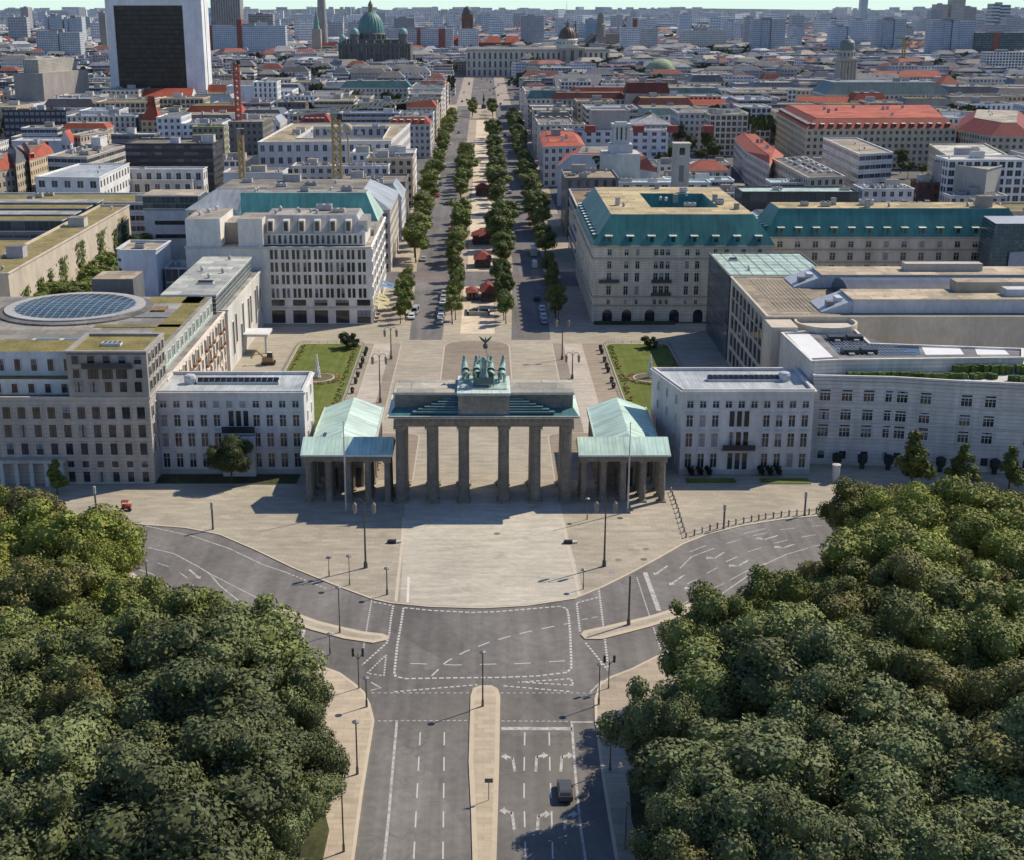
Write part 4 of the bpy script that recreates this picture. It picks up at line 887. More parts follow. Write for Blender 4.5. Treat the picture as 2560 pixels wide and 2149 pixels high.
block('white_stair_block', 'small white block with mossy roof left of the round glass roof', 'office building', rect(-139, -127, 100, 116), 16.5, (.58, .57, .53), 'plaster', 'flat', (.24, .2, .09), bits=1, rmat='roof_green')
b = block('strip_window_block', 'white block with two dark strip windows under a green glass top floor', 'office building', rect(-113, -95, 231, 246), 18.5, (.55, .57, .60), 'plaster', 'flat', (.42, .37, .3), bits=0)
win_row(b, (-113, 231), (-95, 231), [8.5, 13], [9], 11.5, 1.4, 'dark', (.55, .57, .6))
m = MB(); m.walls(rect(-113.2, -94.8, 230.8, 246.2), 17.8, 22.4, 'facade_glass', (.16, .24, .24), 1.6, 2.2); m.box(-113.4, -94.6, 230.6, 246.4, 22.4, 22.8, 'plaster', (.5, .48, .44), bottom=True, topmat='roof_flat', topcol=(.44, .38, .3)); m.build('glass_storey', b)
# grid office block, east side of the square
GRID = (.74, .70, .64)
b = block('grid_office_block', 'limestone office block with a grid of narrow paired windows and a green copper roof court', 'office building', rect(-80, -30.2, 140, 194), 21.1, GRID, 'facade_pair', 'flat', (.42, .38, .32), 3.1, 3.5, bits=0, parapet=.3)
m = MB(); m.box(-80.05, -30.1, 139.9, 140.02, 0, 21.0, 'plaster', GRID); m.build('front_wall', b)
q0, q1 = (-80, 139.88), (-30.2, 139.88)
xs = []
for k in range(9): xs += [23.6 + k * 2.95 - .62, 23.6 + k * 2.95 + .62]
for zz in (5.6 + 1.6, 10.9, 14.3, 17.7): win_row(b, q0, q1, zz, xs, .85, 2.6, 'dark', GRID)
win_row(b, q0, q1, 5.0, [24.2 + k * 5.8 for k in range(5)], 3.6, 1.7, 'dark', GRID); win_row(b, q0, q1, .2, [24.2 + k * 5.8 for k in range(5)], 3.7, 3.6, 'dark', GRID)
m = MB(); m.box(-80, -30.2, 139.4, 140, 20.7, 21.15, 'plaster', (.55, .52, .47), bottom=True); m.box(-58, -30, 139.6, 140, 4.3, 4.7, 'plaster', (.55, .52, .47), bottom=True); m.build('cornice', b)
m = MB()
for x0, x1, d in ((-79.8, -70.5, 20), (-65.8, -59.2, 12)): m.box(x0, x1, 140.3, 140.3 + d, 21.0, 28.5, 'plaster', GRID, topmat='roof_flat', topcol=(.4, .37, .32))
m.box(-70.5, -65.8, 147, 160, 21, 26.5, 'plaster', (.3, .28, .25), topmat='roof_flat', topcol=(.4, .37, .32)); m.build('stair_towers', b)
m = MB(); m.box(-59.2, -32, 143.2, 160, 21, 24.2, 'plaster', GRID)
m.face([(-59.2, 143.0, 24.2), (-32, 143.0, 24.2), (-34.5, 146.5, 28.6), (-59.2, 146.5, 28.6)], 'roof_metal', (.40, .40, .39)); m.face([(-32, 143.0, 24.2), (-32, 160, 24.2), (-34.5, 160, 28.6), (-34.5, 146.5, 28.6)], 'roof_metal', (.42, .42, .41))
m.face([(-59.2, 146.5, 28.6), (-34.5, 146.5, 28.6), (-34.5, 160, 28.6), (-59.2, 160, 28.6)], 'roof_flat', (.36, .34, .32)); m.build('setback_storeys', b)
win_row(b, (-59.2, 143.18), (-32, 143.18), 21.4, spread(18, 27.2, 1.2), .8, 2.3, 'dark', GRID)
for x in spread(6, 24, 1.5):
    m = MB(); X0 = -59 + x; m.box(X0 - .8, X0 + .8, 142.8, 146.3, 24.4, 27.7, 'plaster', (.58, .54, .47), bottom=True); m.box(X0 - .5, X0 + .5, 142.72, 142.8, 24.9, 27.3, 'window_glass', (.06, .065, .07)); m.build('dormer', b)
for y in spread(6, 15, 2):
    m = MB(); m.box(-34, -31.4, 143 + y - .35, 143 + y + .35, 24.4, 27.5, 'plaster', (.6, .57, .5), bottom=True); m.build('roof_rib', b)
m = MB(); m.box(-70, -31, 160.2, 194, 21, 22.5, 'roof_flat', (.33, .32, .3)); m.face([(-71, 176, 22.5), (-31, 176, 22.5), (-34.8, 182, 30), (-72, 182, 30)], 'roof_metal', (.08, .25, .24)); m.face([(-34.8, 182, 30), (-31, 176, 22.5), (-30.6, 194, 22.5), (-34.8, 190, 30)], 'roof_metal', (.42, .56, .48)); m.face([(-72, 182, 30), (-34.8, 182, 30), (-34.8, 190, 30), (-72, 190, 30)], 'roof_flat', (.3, .3, .29)); m.face([(-72, 190, 30), (-34.8, 190, 30), (-30.6, 194, 22.5), (-76, 194, 22.5)], 'roof_metal', (.08, .25, .24))  # front and back slopes coloured as shaded copper, side slopes as lit copper
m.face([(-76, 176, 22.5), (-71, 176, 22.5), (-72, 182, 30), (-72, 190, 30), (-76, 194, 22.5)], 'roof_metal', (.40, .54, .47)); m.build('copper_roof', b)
roof_bits(b, rect(-58, -36, 148, 159), 28.6, 9, ('unit', 'vent', 'unit'), 5); roof_bits(b, rect(-79, -71, 141, 159), 28.5, 4, ('unit', 'vent'), 8); roof_bits(b, rect(-70, -34, 183, 189), 30, 5, ('unit', 'vent'), 9)
for zz in (7.2, 10.8, 14.2, 17.6): win_row(b, (-30.2, 140), (-30.2, 194), zz, spread(7, 54, 3), 1.6, 2.4, 'dark', GRID)
# ---------------------------------------------------------------- right of the square: grand hotel
HOT = (.66, .59, .47); TG = (.055, .20, .185)
court = [at('F', 1880, 190, 28.8), at('F', 1815, 110, 28.8), at('G', 90, 100, 28.8), at('G', 230, 215, 28.8)]
b = block('grand_hotel', 'sandstone grand hotel with steep dark green copper roof, yellowish flat top and arched ground floor', 'hotel', rect(29.6, 78.3, 142, 210), 21.1, HOT, 'coursed_stone', 'mansard', TG, rmat='roof_metal', rh=7.7, ins=5, topcol=YROOF, court=rect(47, 66, 160, 190), bits=12, kinds=('vent', 'chimney', 'unit'), dorm=5.5)
q0, q1 = (29.6, 142), (78.3, 142)
bx = [4.4, 9.0, 12.0, 17.0, 18.6, 20.2, 25.4, 28.2, 33.0, 36.0, 40.6, 45.0]
win_row(b, q0, q1, 18.4, bx, 1.1, 1.7, 'white', HOT); win_row(b, q0, q1, 14.8, bx, 1.1, 2.0, 'white_sill', HOT); win_row(b, q0, q1, 11.2, bx, 1.15, 2.4, 'white_sill', HOT); win_row(b, q0, q1, 7.6, bx, 1.15, 2.4, 'white_sill', HOT); win_row(b, q0, q1, 5.0, bx, .8, 1.3, 'white', HOT)
m = MB()
for z, o_ in ((4.5, .25), (6.9, .2), (17.4, .35), (20.7, .6)): m.box(29.6 - o_, 78.3 + o_, 142 - o_, 142, z, z + .35, 'plaster', (.42, .37, .29), bottom=True); m.box(29.6 - o_, 29.6, 142, 210, z, z + .35, 'plaster', (.42, .37, .29), bottom=True)
m.build('cornice', b)
for x in [4.2, 9.5, 15.8, 22.5, 29, 35.2, 41, 46]:
    m = MB(); w_ = 1.5; pr = [(-w_, 0), (w_, 0), (w_, 2.2)] + [(w_ * math.cos(a), 2.2 + w_ * math.sin(a)) for a in [math.pi * k / 8 for k in range(1, 8)]] + [(-w_, 2.2)]
    m.face([(29.6 + x + u, 141.9, z) for u, z in pr], 'window_glass', (.03, .03, .035))
    for (u0, z0), (u1, z1) in zip(pr[1:], pr[2:] + pr[:1]): m.tube((29.6 + x + u0, 141.85, z0), (29.6 + x + u1, 141.85, z1), .16, n=5, mat='plaster', col=HOT, cap=False)
    m.build('arched_door', b)
for x, zz in ((18.6, 7.5), (18.6, 11.1), (35, 7.5), (35, 11.1), (4.4, 11.1), (45, 11.1)):
    m = MB(); m.box(29.6 + x - 2.8, 29.6 + x + 2.8, 141.1, 142, zz - .3, zz - .1, 'plaster', (.35, .3, .24), bottom=True); m.box(29.6 + x - 2.75, 29.6 + x + 2.75, 141.12, 141.2, zz - .1, zz + .8, 'metal', (.06, .07, .07)); m.build('balcony', b)
for zz in (5.2, 8.0, 11.6, 15.0, 18.5): win_row(b, (29.6, 210), (29.6, 142), zz, spread(9, 68, 4), 1.2, 2.2, 'white', HOT)
m = MB(); m.box(30, 52, 138.6, 139.4, 0, .9, 'roof_green', (.05, .06, .03)); m.build('planter_hedge', b)
b = block('hotel_wing', 'long sandstone hotel wing with dark green dormered roof, behind the mint flat roof', 'hotel', rect(79.2, 152, 157.3, 178), 21.0, (.58, .52, .43), 'plaster', 'mansard', TG, rmat='roof_metal', rh=7.3, ins=4, topcol=YROOF, bits=9, kinds=('chimney', 'vent', 'unit', 'house'), dorm=5.2)
q0, q1 = (79.2, 157.3), (152, 157.3); xs = spread(14, 72.8, 4)
for zz, hh in ((18, 1.7), (14.4, 2.1), (10.9, 2.1), (7.4, 2.1)): win_row(b, q0, q1, zz, xs, 1.5, hh, 'white_sill', (.58, .52, .43))
m = MB()
for z in (13.6, 17.2, 20.5): m.box(79.2, 152, 156.95, 157.3, z, z + .28, 'plaster', (.38, .34, .28), bottom=True)
m.build('cornice', b)
# academy with glass front
b = block('glass_academy', 'academy with dark glass front and a flat pale mint sheet roof with black joints', 'academy', rect(59.2, 83.2, 100, 131.5), 21, (.10, .115, .12), 'facade_glass', 'flat', (.45, .58, .50), 2.4, 4.0, bits=2, rmat='roof_metal', kinds=('vent', 'skylight'), parapet=.25)
m = MB(); r2 = random.Random(4)
for k in range(7):
    y = 102.5 + k * 4.2; m.box(60, 82.5, y - .09, y + .09, 20.76, 20.79, 'metal', (.07, .08, .08)); x = 62 + k * 3.1; m.box(x - .08, x + .08, 100.8, 131, 20.765, 20.795, 'metal', (.10, .11, .11))
m.build('roof_joints', b)
# bank with curved glass hall
DZ = (.54, .48, .39)
b = block('stone_bank', 'beige stone bank with deep window slots and a curved dark glass hall roof', 'bank', rect(59.3, 150, 55, 98.8), 21, DZ, 'plaster', 'flat', (.36, .305, .235), bits=0, parapet=.25)
q0, q1 = (59.3, 98.8), (59.3, 55)
for zz in (.8, 5.0, 9.2, 13.2, 16.8): win_row(b, q0, q1, zz, [5 + k * 4.7 for k in range(8)], 3.8, 3.3 if zz < 16 else 2.7, 'dark', DZ, .02)
m = MB(); m.box(78, 150, 58.6, 69, 20.8, 23.6, 'plaster', (.50, .52, .56), topmat='roof_flat', topcol=(.50, .42, .31)); m.box(77.7, 150, 58.3, 69.3, 23.6, 23.85, 'plaster', (.55, .5, .42), bottom=True, topmat='roof_flat', topcol=(.50, .42, .31)); m.box(102, 124, 66, 70.5, 23.8, 26, 'plaster', (.48, .41, .31), topmat='roof_flat', topcol=(.5, .42, .32)); m.box(111, 121, 61, 64.5, 23.8, 25.4, 'plaster', (.5, .53, .56)); m.build('penthouse', b)
m = MB(); m.box(78, 150, 86, 96, 20.8, 23.6, 'plaster', (.50, .52, .56), topmat='roof_flat', topcol=(.50, .42, .31)); m.box(77.7, 150, 85.7, 96.3, 23.6, 23.85, 'plaster', (.55, .5, .42), bottom=True, topmat='roof_flat', topcol=(.50, .42, .31)); m.box(98, 116, 90, 93, 23.8, 25.6, 'plaster', (.46, .42, .36)); m.build('penthouse', b)
m = MB(); n = 9
for k in range(n):
    a, c = math.pi * k / n, math.pi * (k + 1) / n; f = lambda t: (77.5 - 8.0 * math.cos(t), 20.9 + 3.6 * math.sin(t))
    (y0, z0), (y1, z1) = f(a), f(c); m.face([(80, y0, z0), (150, y0, z0), (150, y1, z1), (80, y1, z1)], 'roof_metal', (.075, .085, .11))
m.face([(80, f(math.pi * k / n)[0], f(math.pi * k / n)[1]) for k in range(n, -1, -1)], 'dome_glass', (.05, .06, .07)); m.build('glass_hall_roof', b)
for y0, y1 in ((59, 70), (86, 97)):
    m = MB(); m.face([(71.5, y0, 21), (78, y0, 23.4), (78, y1, 23.4), (71.5, y1, 21)], 'metal', (.42, .45, .48)); m.face([(71.5, y0, 20.7), (78, y0, 20.7), (78, y0, 23.4), (71.5, y0, 21)], 'plaster', (.48, .5, .53)); m.face([(71.5, y1, 20.7), (71.5, y0, 20.7), (71.5, y0, 21), (71.5, y1, 21)], 'plaster', (.5, .52, .54)); m.box(73, 74.6, y0 + 2, y0 + 4, 21.5, 22.8, 'metal', (.2, .2, .21)); m.box(75.2, 76.6, y0 + 3, y0 + 6, 22.2, 23.4, 'metal', (.6, .6, .6)); m.build('sloping_vent_hood', b)
m = MB(); 
for k in range(12): m.box(62.5 + k * .9, 62.7 + k * .9, 60, 96, 20.78, 20.82, 'plaster', (.46, .4, .31))
for k in range(26): m.box(62.5, 72.8, 60 + k * 1.4, 60.15 + k * 1.4, 20.785, 20.825, 'plaster', (.25, .21, .16))
m.build('paved_roof_terrace', b)
# embassy with rusticated curved front
US = (.60, .575, .54)
fp = [(61.6, 21.4), (75.8, 20.2), (86.9, 17.6), (98.2, 15.6), (125, 11.5), (140, 10), (140, 34), (61.6, 34)]
b = block('stone_embassy', 'long pale stone embassy bending along the road, hedges on its roof terrace', 'embassy', fp, 17.3, US, 'coursed_stone', 'flat', (.42, .42, .4), bits=0)
for (a, c) in zip(fp[:5], fp[1:6]):
    L = math.hypot(c[0] - a[0], c[1] - a[1]); xs = [2.2 + k * 4.0 for k in range(int((L - 1.5) / 4.0) + 1)] if L > 13 else [2.0 + k * 4.2 for k in range(max(1, int(L / 4.2)))]
    for zz in (5.4 + .2, 8.7, 12.4): win_row(b, a, c, zz, xs, 1.9, 1.5, 'white', US)
    for zz in (7.2 + .2, 10.4, 14.2):
        win_row(b, a, c, zz, xs, 1.9, .35, 'dark', US)
    win_row(b, a, c, 1.2, xs, 1.3, 1.6, 'dark', US)
m = MB()
for z, o_, h_ in [(z, .10, .14) for z in (3.6, 4.2, 4.8, 5.2)] + [(8.2, .2, .25), (11.9, .2, .25), (15.9, .25, .2), (16.6, .3, .2), (.4, .12, .5)]:
    F5 = inset(ccw(fp), -o_); m.prism(F5, z, z + h_, 'plaster', (.56, .54, .51)); m.face([(*p, z) for p in F5[::-1]], 'plaster', US)
m.build('stone_courses', b)
ZU = 19.6
up = pts('G', '615,955 800,1130 970,1122 2100,1108 2100,1052 1165,1020 1065,930 830,940', ZU)
m = MB(); P = ccw(up); m.prism(P, 0, ZU, 'coursed_stone', (.60, .57, .52), top=False); flat_roof(b, P, ZU, 'roof_flat', (.24, .24, .25), .4, .5, (.66, .64, .59)); m.build('upper_block', b)
for s in ('650,968 790,968 935,1108 795,1115', '1475,1045 1705,1050 1735,1092 1500,1094', '1800,1056 1980,1062 2010,1093 1815,1093'):
    m = MB(); m.face([(*p, ZU - .37) for p in ccw(pts('G', s, ZU - .4))], 'paint', (.78, .78, .76)); m.build('white_roof_membrane', b)
m = MB(); m.face([(*p, ZU - .37) for p in ccw(pts('G', '850,960 1050,945 1150,1030 1455,1042 1470,1094 985,1096', ZU - .4))], 'window_glass', (.075, .08, .10))
for k in range(16):
    for (a_, c_) in (((850 + k * 12, 960 - k * .9), (985 + k * 30, 1096)),): A, B_ = at('G', *a_, ZU - .3), at('G', *c_, ZU - .3); m.obox(A, B_, .12, ZU - .36, ZU - .3, 'metal', (.3, .31, .33))
for k in range(7): A, B_ = at('G', 870 + k * 18, 972 + k * 17, ZU - .3), at('G', 1080 + k * 60, 968 + k * 18, ZU - .3); m.obox(A, B_, .12, ZU - .36, ZU - .3, 'metal', (.3, .31, .33))
m.build('solar_roof', b)
for x_, y_ in ((950, 990), (1065, 988), (1035, 1070), (1150, 1068)):
    x, y = at('G', x_, y_, ZU); m = MB(); m.box(x - 1.5, x + 1.5, y - 1.2, y + 1.2, ZU - .3, ZU + .5, 'metal', (.04, .04, .045)); m.box(x - .5, x + .5, y - 2, y - 1.3, ZU - .3, ZU, 'metal', (.5, .5, .5)); m.build('solar_panel', b)
cx_, cy_ = at('G', 890, 893, 20.3); m = MB(); m.lathe(cx_, cy_, [(6.4, 10), (6.4, 20.5), (5.9, 20.5), (5.9, 19.7), (.01, 19.7)], 36, 'plaster', (.55, .49, .40)); m.build('round_tower', b)
m = MB(); m.prism([(58.6, 47), (64, 47), (64, 55.2), (58.6, 55.2)], 0, 20.4, 'plaster', DZ); m.build('corner_bay', b)
for x0, x1, y, hh in ((68, 82, 22.3, .9), (81, 95, 20.6, 1.1), (88, 104, 24.0, 1.8), (97, 112, 18.5, 1.1)):
    m = MB(); nn = int((x1 - x0) * 2)
    for k in range(nn * 3):
        px, py = x0 + (x1 - x0) * rnd.random(), y + rnd.uniform(-.6, .6); m.box(px - .35, px + .35, py - .3, py + .3, 16.7, 16.7 + hh * rnd.uniform(.8, 1.05), 'roof_green', rnd.choice(((.06, .10, .02), (.08, .12, .03), (.05, .08, .02))))
    m.build('roof_hedge', b)
# leaning glass pavilion at the hotel wing
m = MB(); A = [(134, 139), (156, 139), (156, 156), (137.5, 156)]; Bt = [(137.5, 142), (156, 142), (156, 156), (139, 156)]
m.loft([(*p, 0) for p in A], [(*p, 27) for p in Bt], 'facade_glass', (.14, .19, .2)); m.face([(*p, 27) for p in Bt], 'metal', (.4, .42, .44))
m.face([(140.5, 138.6, 9), (157, 138.6, 10.5), (157, 140.5, 20.5), (141.5, 140.5, 19.5)], 'metal', (.33, .35, .38))
b = m.build('glass_pavilion', loc=(146, 148, 0)); tag(b, 'leaning faceted glass pavilion with a grey metal panel at the end of the hotel wing', 'pavilion'); claim(rect(134, 156, 139, 157))
# ---------------------------------------------------------------- the blocks beyond the square, placed one by one
WHITE_W = (.60, .60, .59); PGREY = (.47, .48, .50); BROWN_R = (.17, .055, .045); MINTR = (.44, .56, .49); BRICK = (.19, .08, .055); DKROOF = (.13, .13, .135)
def bf(r, x0, x1, y, z, d, name, label, cat='office building', **kw):
    """building whose front roof edge runs x0-x1 at y in view r, z high and d deep"""
    a, b_ = at(r, x0, y, z), at(r, x1, y, z); return block(name, label, cat, rect(a[0], b_[0], (a[1] + b_[1]) / 2, (a[1] + b_[1]) / 2 + d), z, **kw)
def bp(r, s, z, name, label, cat='office building', **kw): return block(name, label, cat, pts(r, s, z), z, **kw)
HB = []
# along the boulevard, near ends
block('corner_block', 'corner block with blue-grey sheet metal roof right behind the grid office block', 'office building', rect(-96, -30.3, 217, 262), 20, STONE, 'facade_std', 'hip', ZINC, rh=5.5, ins=9, rmat='roof_metal', bits=5)
block('corner_block', 'narrow block with brown flat roof right behind the grand hotel', 'office building', rect(30.3, 62, 219, 262), 21, GREY, 'facade_ribbon', 'flat', (.27, .19, .125), bits=5)
# left
bp('T', '365,1015 1040,1025 1355,872 830,878', 20, 'classical_block', 'white classical block with broad pale grey sheet roof, left of the long low wings', wall=(.55, .545, .53), rcol=(.40, .42, .43), rmat='roof_metal', bits=2, bay=5, storey=5)
bf('T', 1300, 2130, 938, 17, 9, 'low_wing', 'long low white wing with small windows in front of the scaffolded block', wall=(.52, .51, .49), rcol=(.4, .42, .43), rmat='roof_metal', bits=1, bay=4.4, storey=6)
bf('T', 1275, 2020, 1050, 13, 9, 'low_wing', 'lower white wing with a row of small square windows, nearer than its twin', wall=(.5, .47, .42), rcol=(.4, .42, .43), rmat='roof_metal', bits=0, bay=4, storey=6)
bf('T', 1310, 2230, 668, 26, 24, 'scaffolded_block', 'block wrapped in near-black scaffold sheeting with white cubes on its roof', wall=(.055, .05, .055), fac='facade_ribbon', rcol=(.2, .19, .17), bits=6, kinds=('house', 'house', 'vent'), storey=3)
bp('T', '495,800 912,812 1312,690 1000,650', 21, 'banded_block', 'block with plain blue-grey end wall and a banded sunlit side, left of the scaffolded block', wall=(.42, .40, .38), fac='facade_ribbon', rcol=(.34, .31, .27), bits=12, kinds=('unit', 'chimney', 'unit'))
bp('T', '-90,965 150,925 118,835 -90,885', 16, 'town_house', 'yellow town house with red dormered roof at the far left edge', 'house', wall=(.37, .325, .26), roof='hip', rcol=RED, rh=4, ins=4, bits=0, dorm=5)
bp('T', '20,780 130,742 300,835 165,885', 18, 'town_house', 'yellow town house with dark slate roof between two red-roofed houses', 'house', wall=(.37, .33, .265), roof='hip', rcol=SLATE, rh=4, ins=5, bits=0)
bp('T', '165,745 520,702 560,765 310,850', 18, 'town_house', 'sandstone town house with a long red roof slope full of dormers', 'house', wall=(.45, .38, .27), roof='mansard', rcol=RED, rh=4, ins=4, topcol=(.25, .22, .19), bits=3, dorm=4)
bf('T', 30, 690, 318, 23, 12, 'dark_block', 'near-black brick block with rows of pale windows at the left', wall=(.055, .05, .065), fac='facade_slab', rcol=DKROOF, bits=6)
bf('T', 692, 1420, 380, 20, 26, 'ribbed_block', 'long block with pale vertical ribs and dark roof, right of the near-black brick block', wall=(.46, .45, .44), fac='facade_tall', rcol=(.22, .24, .26), bits=6, rmat='roof_metal')
bf('T', 770, 1600, 205, 22, 24, 'white_terraced_block', 'long white block with two dark ribbon windows and roof pavilions', wall=WHITE_W, fac='facade_ribbon', rcol=GRAVEL, bits=9, storey=5)
bf('T', 700, 1390, 80, 22, 24, 'white_ribbon_block', 'white block with bluish front just before the dark-glazed tower', wall=(.52, .54, .58), fac='facade_ribbon', rcol=MEMB, bits=6)
bf('T', 565, 1400, 36, 23, 32, 'overhanging_roof_block', 'dark glazed block with a wide thin overhanging roof left of the tower foot', wall=(.10, .105, .115), fac='facade_glass', rcol=(.33, .3, .25), bits=4)
bf('T', 1450, 2080, 40, 23, 32, 'overhanging_roof_block', 'dark glazed block with a thin overhanging roof right of the tower foot', wall=(.10, .105, .115), fac='facade_glass', rcol=(.33, .3, .25), bits=4)
bf('T', 1480, 1660, 425, 19, 15, 'steep_roofed_house', 'yellow house under a very steep red hipped roof', 'house', wall=(.47, .37, .24), roof='hip', rcol=RED, rh=13, ins=7, bits=0)
bf('T', 1650, 1920, 320, 20, 26, 'roof_garden_block', 'grey block with a green roof garden beside the steep red roof', wall=(.42, .38, .32), rcol=(.13, .16, .04), rmat='roof_green', bits=3)
bf('T', 220, 600, 505, 18, 18, 'low_grey_block', 'low grey block with white parapet in front of the near-black brick block', wall=PGREY, fac='facade_ribbon', rcol=(.33, .28, .2), bits=4)
bf('T', 650, 1120, 510, 18, 15, 'red_edged_block', 'block with red tiled roof edge and pale flat top, right of the low grey block', wall=(.42, .36, .28), roof='mansard', rcol=RED, rh=2.5, ins=2, topcol=(.42, .36, .27), bits=3)
bp('T', '750,575 842,585 1135,538 1040,512', 19, 'long_gravel_block', 'narrow block with long gravel roof running away from the viewer', wall=(.4, .35, .3), rcol=(.34, .3, .24), bits=4)
bf('T', 1165, 1620, 572, 18, 14, 'slate_parapet_block', 'low dark-fronted block below the steep red roof', wall=(.16, .19, .23), fac='facade_ribbon', rcol=PGREY, bits=3)
bf('T', 120, 640, 640, 17, 18, 'pale_shed_block', 'broad low block with blank pale wall and white metal roof', wall=(.5, .52, .56), fac='plaster', rcol=MEMB, rmat='roof_metal', bits=3)
bf('T', 640, 740, 660, 16, 9, 'red_lean_house', 'small house with a single bright red roof slope and dark dormers', 'house', wall=PGREY, roof='gable', rcol=(.42, .10, .06), rh=6, bits=0)
bf('T', 950, 1050, 605, 25, 12, 'white_cube', 'plain white cube standing above the banded block', wall=(.6, .6, .58), fac='plaster', rcol=MEMB, bits=0)
bf('T', -60, 220, 20, 24, 22, 'glass_corner_block', 'glass-fronted block with a bright white end wall at the upper left edge', wall=(.3, .34, .38), fac='facade_glass', rcol=MEMB, bits=2)
bf('T', 100, 560, 180, 21, 22, 'sandy_roof_block', 'white block with sandy roof and terraces at the left, behind the near-black brick block', wall=WHITE_W, rcol=(.42, .34, .25), bits=5, fac='facade_ribbon')
bf('U', 380, 740, 440, 25, 38, 'netted_scaffold_block', 'block veiled in grey scaffold netting below the red crane', wall=(.20, .185, .165), fac='facade_std', rcol=(.3, .28, .25), bits=7)
bf('U', 0, 330, 492, 18, 14, 'olive_block', 'olive-grey block with planted roof terrace in front of the netted scaffold', wall=(.25, .25, .17), rcol=(.16, .17, .07), rmat='roof_green', bits=2)
bp('U', '690,652 2090,640 2290,455 1050,455', 22.5, 'courtyard_office_block', 'broad white office block with sandy roof around a dark glazed courtyard', wall=(.52, .51, .5), rcol=(.42, .36, .25), bits=10, court=pts('U', '1100,610 2000,612 2075,490 1275,490', 22.5), bay=4, storey=5)
bf('U', 545, 900, 878, 12, 18, 'red_low_house', 'low house with one broad brick-red roof beside the yellow crane mast', 'house', wall=(.45, .42, .38), roof='gable', rcol=(.30, .085, .05), rh=5, bits=0)
bf('U', 330, 950, 972, 21, 15, 'white_panel_block', 'white block with blank panels and a rusty roof, left of the yellow crane', wall=(.58, .6, .63), fac='plaster', rcol=(.36, .29, .22), bits=9)
bf('U', 1050, 1480, 905, 18, 14, 'plant_roof_block', 'low block crowded with roof plant at the foot of the yellow crane', wall=(.46, .45, .43), rcol=(.3, .29, .27), bits=8)
bf('U', 1500, 2060, 905, 19, 10, 'beige_roof_block', 'block with beige roof terraces right of the yellow crane foot', wall=(.5, .5, .52), rcol=(.42, .36, .28), bits=6)
bf('U', 1130, 1450, 450, 19, 14, 'red_mansard_house', 'house with a brick-red dormered mansard roof under the crane jib', 'house', wall=(.4, .33, .2), roof='mansard', rcol=(.27, .06, .05), rh=6, ins=4, bits=0, dorm=4)
bf('U', 900, 1190, 235, 22, 24, 'dark_cube_block', 'dark stone block with blurred glass upper floor, right of the white office with slits', wall=(.17, .165, .16), rcol=GRAVEL, bits=3)
bf('U', 360, 640, 65, 27, 22, 'white_slit_block', 'tall white block with a plain front behind the red crane', wall=(.55, .57, .62), fac='plaster', rcol=MEMB, bits=3)
bf('U', 640, 890, 20, 30, 20, 'white_frame_block', 'tall white framed block with green glass on its sunlit side', wall=(.6, .6, .58), fac='facade_tall', rcol=MEMB, bits=3)
bf('U', 220, 820, 240, 21, 18, 'mossy_parapet_block', 'dark-windowed block with brown mossy roof edge behind the red crane foot', wall=(.4, .4, .42), fac='facade_ribbon', rcol=(.3, .22, .15), bits=5)
bf('U', 1560, 2300, 85, 21, 22, 'teal_roof_block', 'long block with a dark teal roof slope near the boulevard', wall=STONE, roof='mansard', rcol=(.06, .15, .16), rmat='roof_metal', rh=5, ins=4, topcol=(.3, .27, .22), bits=5)
bf('U', 1280, 1690, 225, 20, 14, 'green_roof_block', 'white-walled block with patches of green roof before the teal roof slope', wall=(.5, .52, .56), fac='plaster', rcol=(.22, .2, .09), rmat='roof_green', bits=3)
bf('U', 1560, 2250, 345, 20, 15, 'blue_roof_block', 'block with slate-blue sheet roof behind the courtyard office', wall=(.42, .44, .48), fac='facade_ribbon', rcol=(.22, .27, .34), rmat='roof_metal', bits=4)
# right
bp('W', '245,702 680,692 600,560 205,563', 19, 'red_roofed_mansion', 'grey mansion with bright red flat roof at the street corner', 'house', wall=(.42, .41, .39), roof='hip', rcol=(.45, .12, .075), topcol=(.45, .12, .075), rh=1.5, ins=3, bits=4, kinds=('chimney', 'house'))
bf('W', 480, 1560, 528, 21, 12, 'white_apartment_block', 'long white apartment block with red boxes on its roof', 'apartment block', wall=(.52, .55, .60), rcol=(.36, .32, .25), bits=4, kinds=('vent',), bay=5)
for x in (690, 1200, 1560, 1935):
    a = at('W', x, 525, 22); c = at('W', x + 105, 525, 22); m = MB(); m.box(a[0], c[0], a[1] + 1, a[1] + 7, 20.4, 23.8, 'plaster', (.28, .07, .06)); o = m.build('roof_cabin'); tag(o, {690: 'leftmost red cabin', 1200: 'red cabin right of the white tower', 1560: 'red cabin behind the twin tall trees', 1935: 'rightmost red cabin'}[x] + ' on the roof of the long white apartment block', 'roof cabin', 'red cabins on the white apartment roof')
bf('W', 755, 1155, 320, 31, 20, 'stage_tower', 'windowless grey stage tower rising behind the white apartment block', 'theatre', wall=(.40, .385, .36), fac='plaster', rcol=(.3, .29, .28), bits=0)
bf('W', 1160, 1590, 470, 16, 26, 'hipped_hall', 'hall with a wide shallow grey hipped roof and a small dark lantern', 'theatre', wall=(.4, .39, .37), roof='hip', rcol=(.36, .36, .36), rmat='roof_metal', rh=6, ins=14, bits=1)
bf('W', 345, 1105, 203, 22, 18, 'stone_bay_block', 'long stone block with tall window bays and brown-red attic', wall=(.42, .39, .34), fac='facade_tall', roof='mansard', rcol=BROWN_R, rh=4, ins=2.5, topcol=(.25, .2, .15), bits=2)
bf('W', 1110, 1570, 145, 26, 16, 'attic_block', 'stone block topped by a big brown-red box', wall=(.43, .4, .35), roof='mansard', rcol=BROWN_R, rh=7, ins=1.5, topcol=(.2, .1, .08), bits=2, fac='plaster')
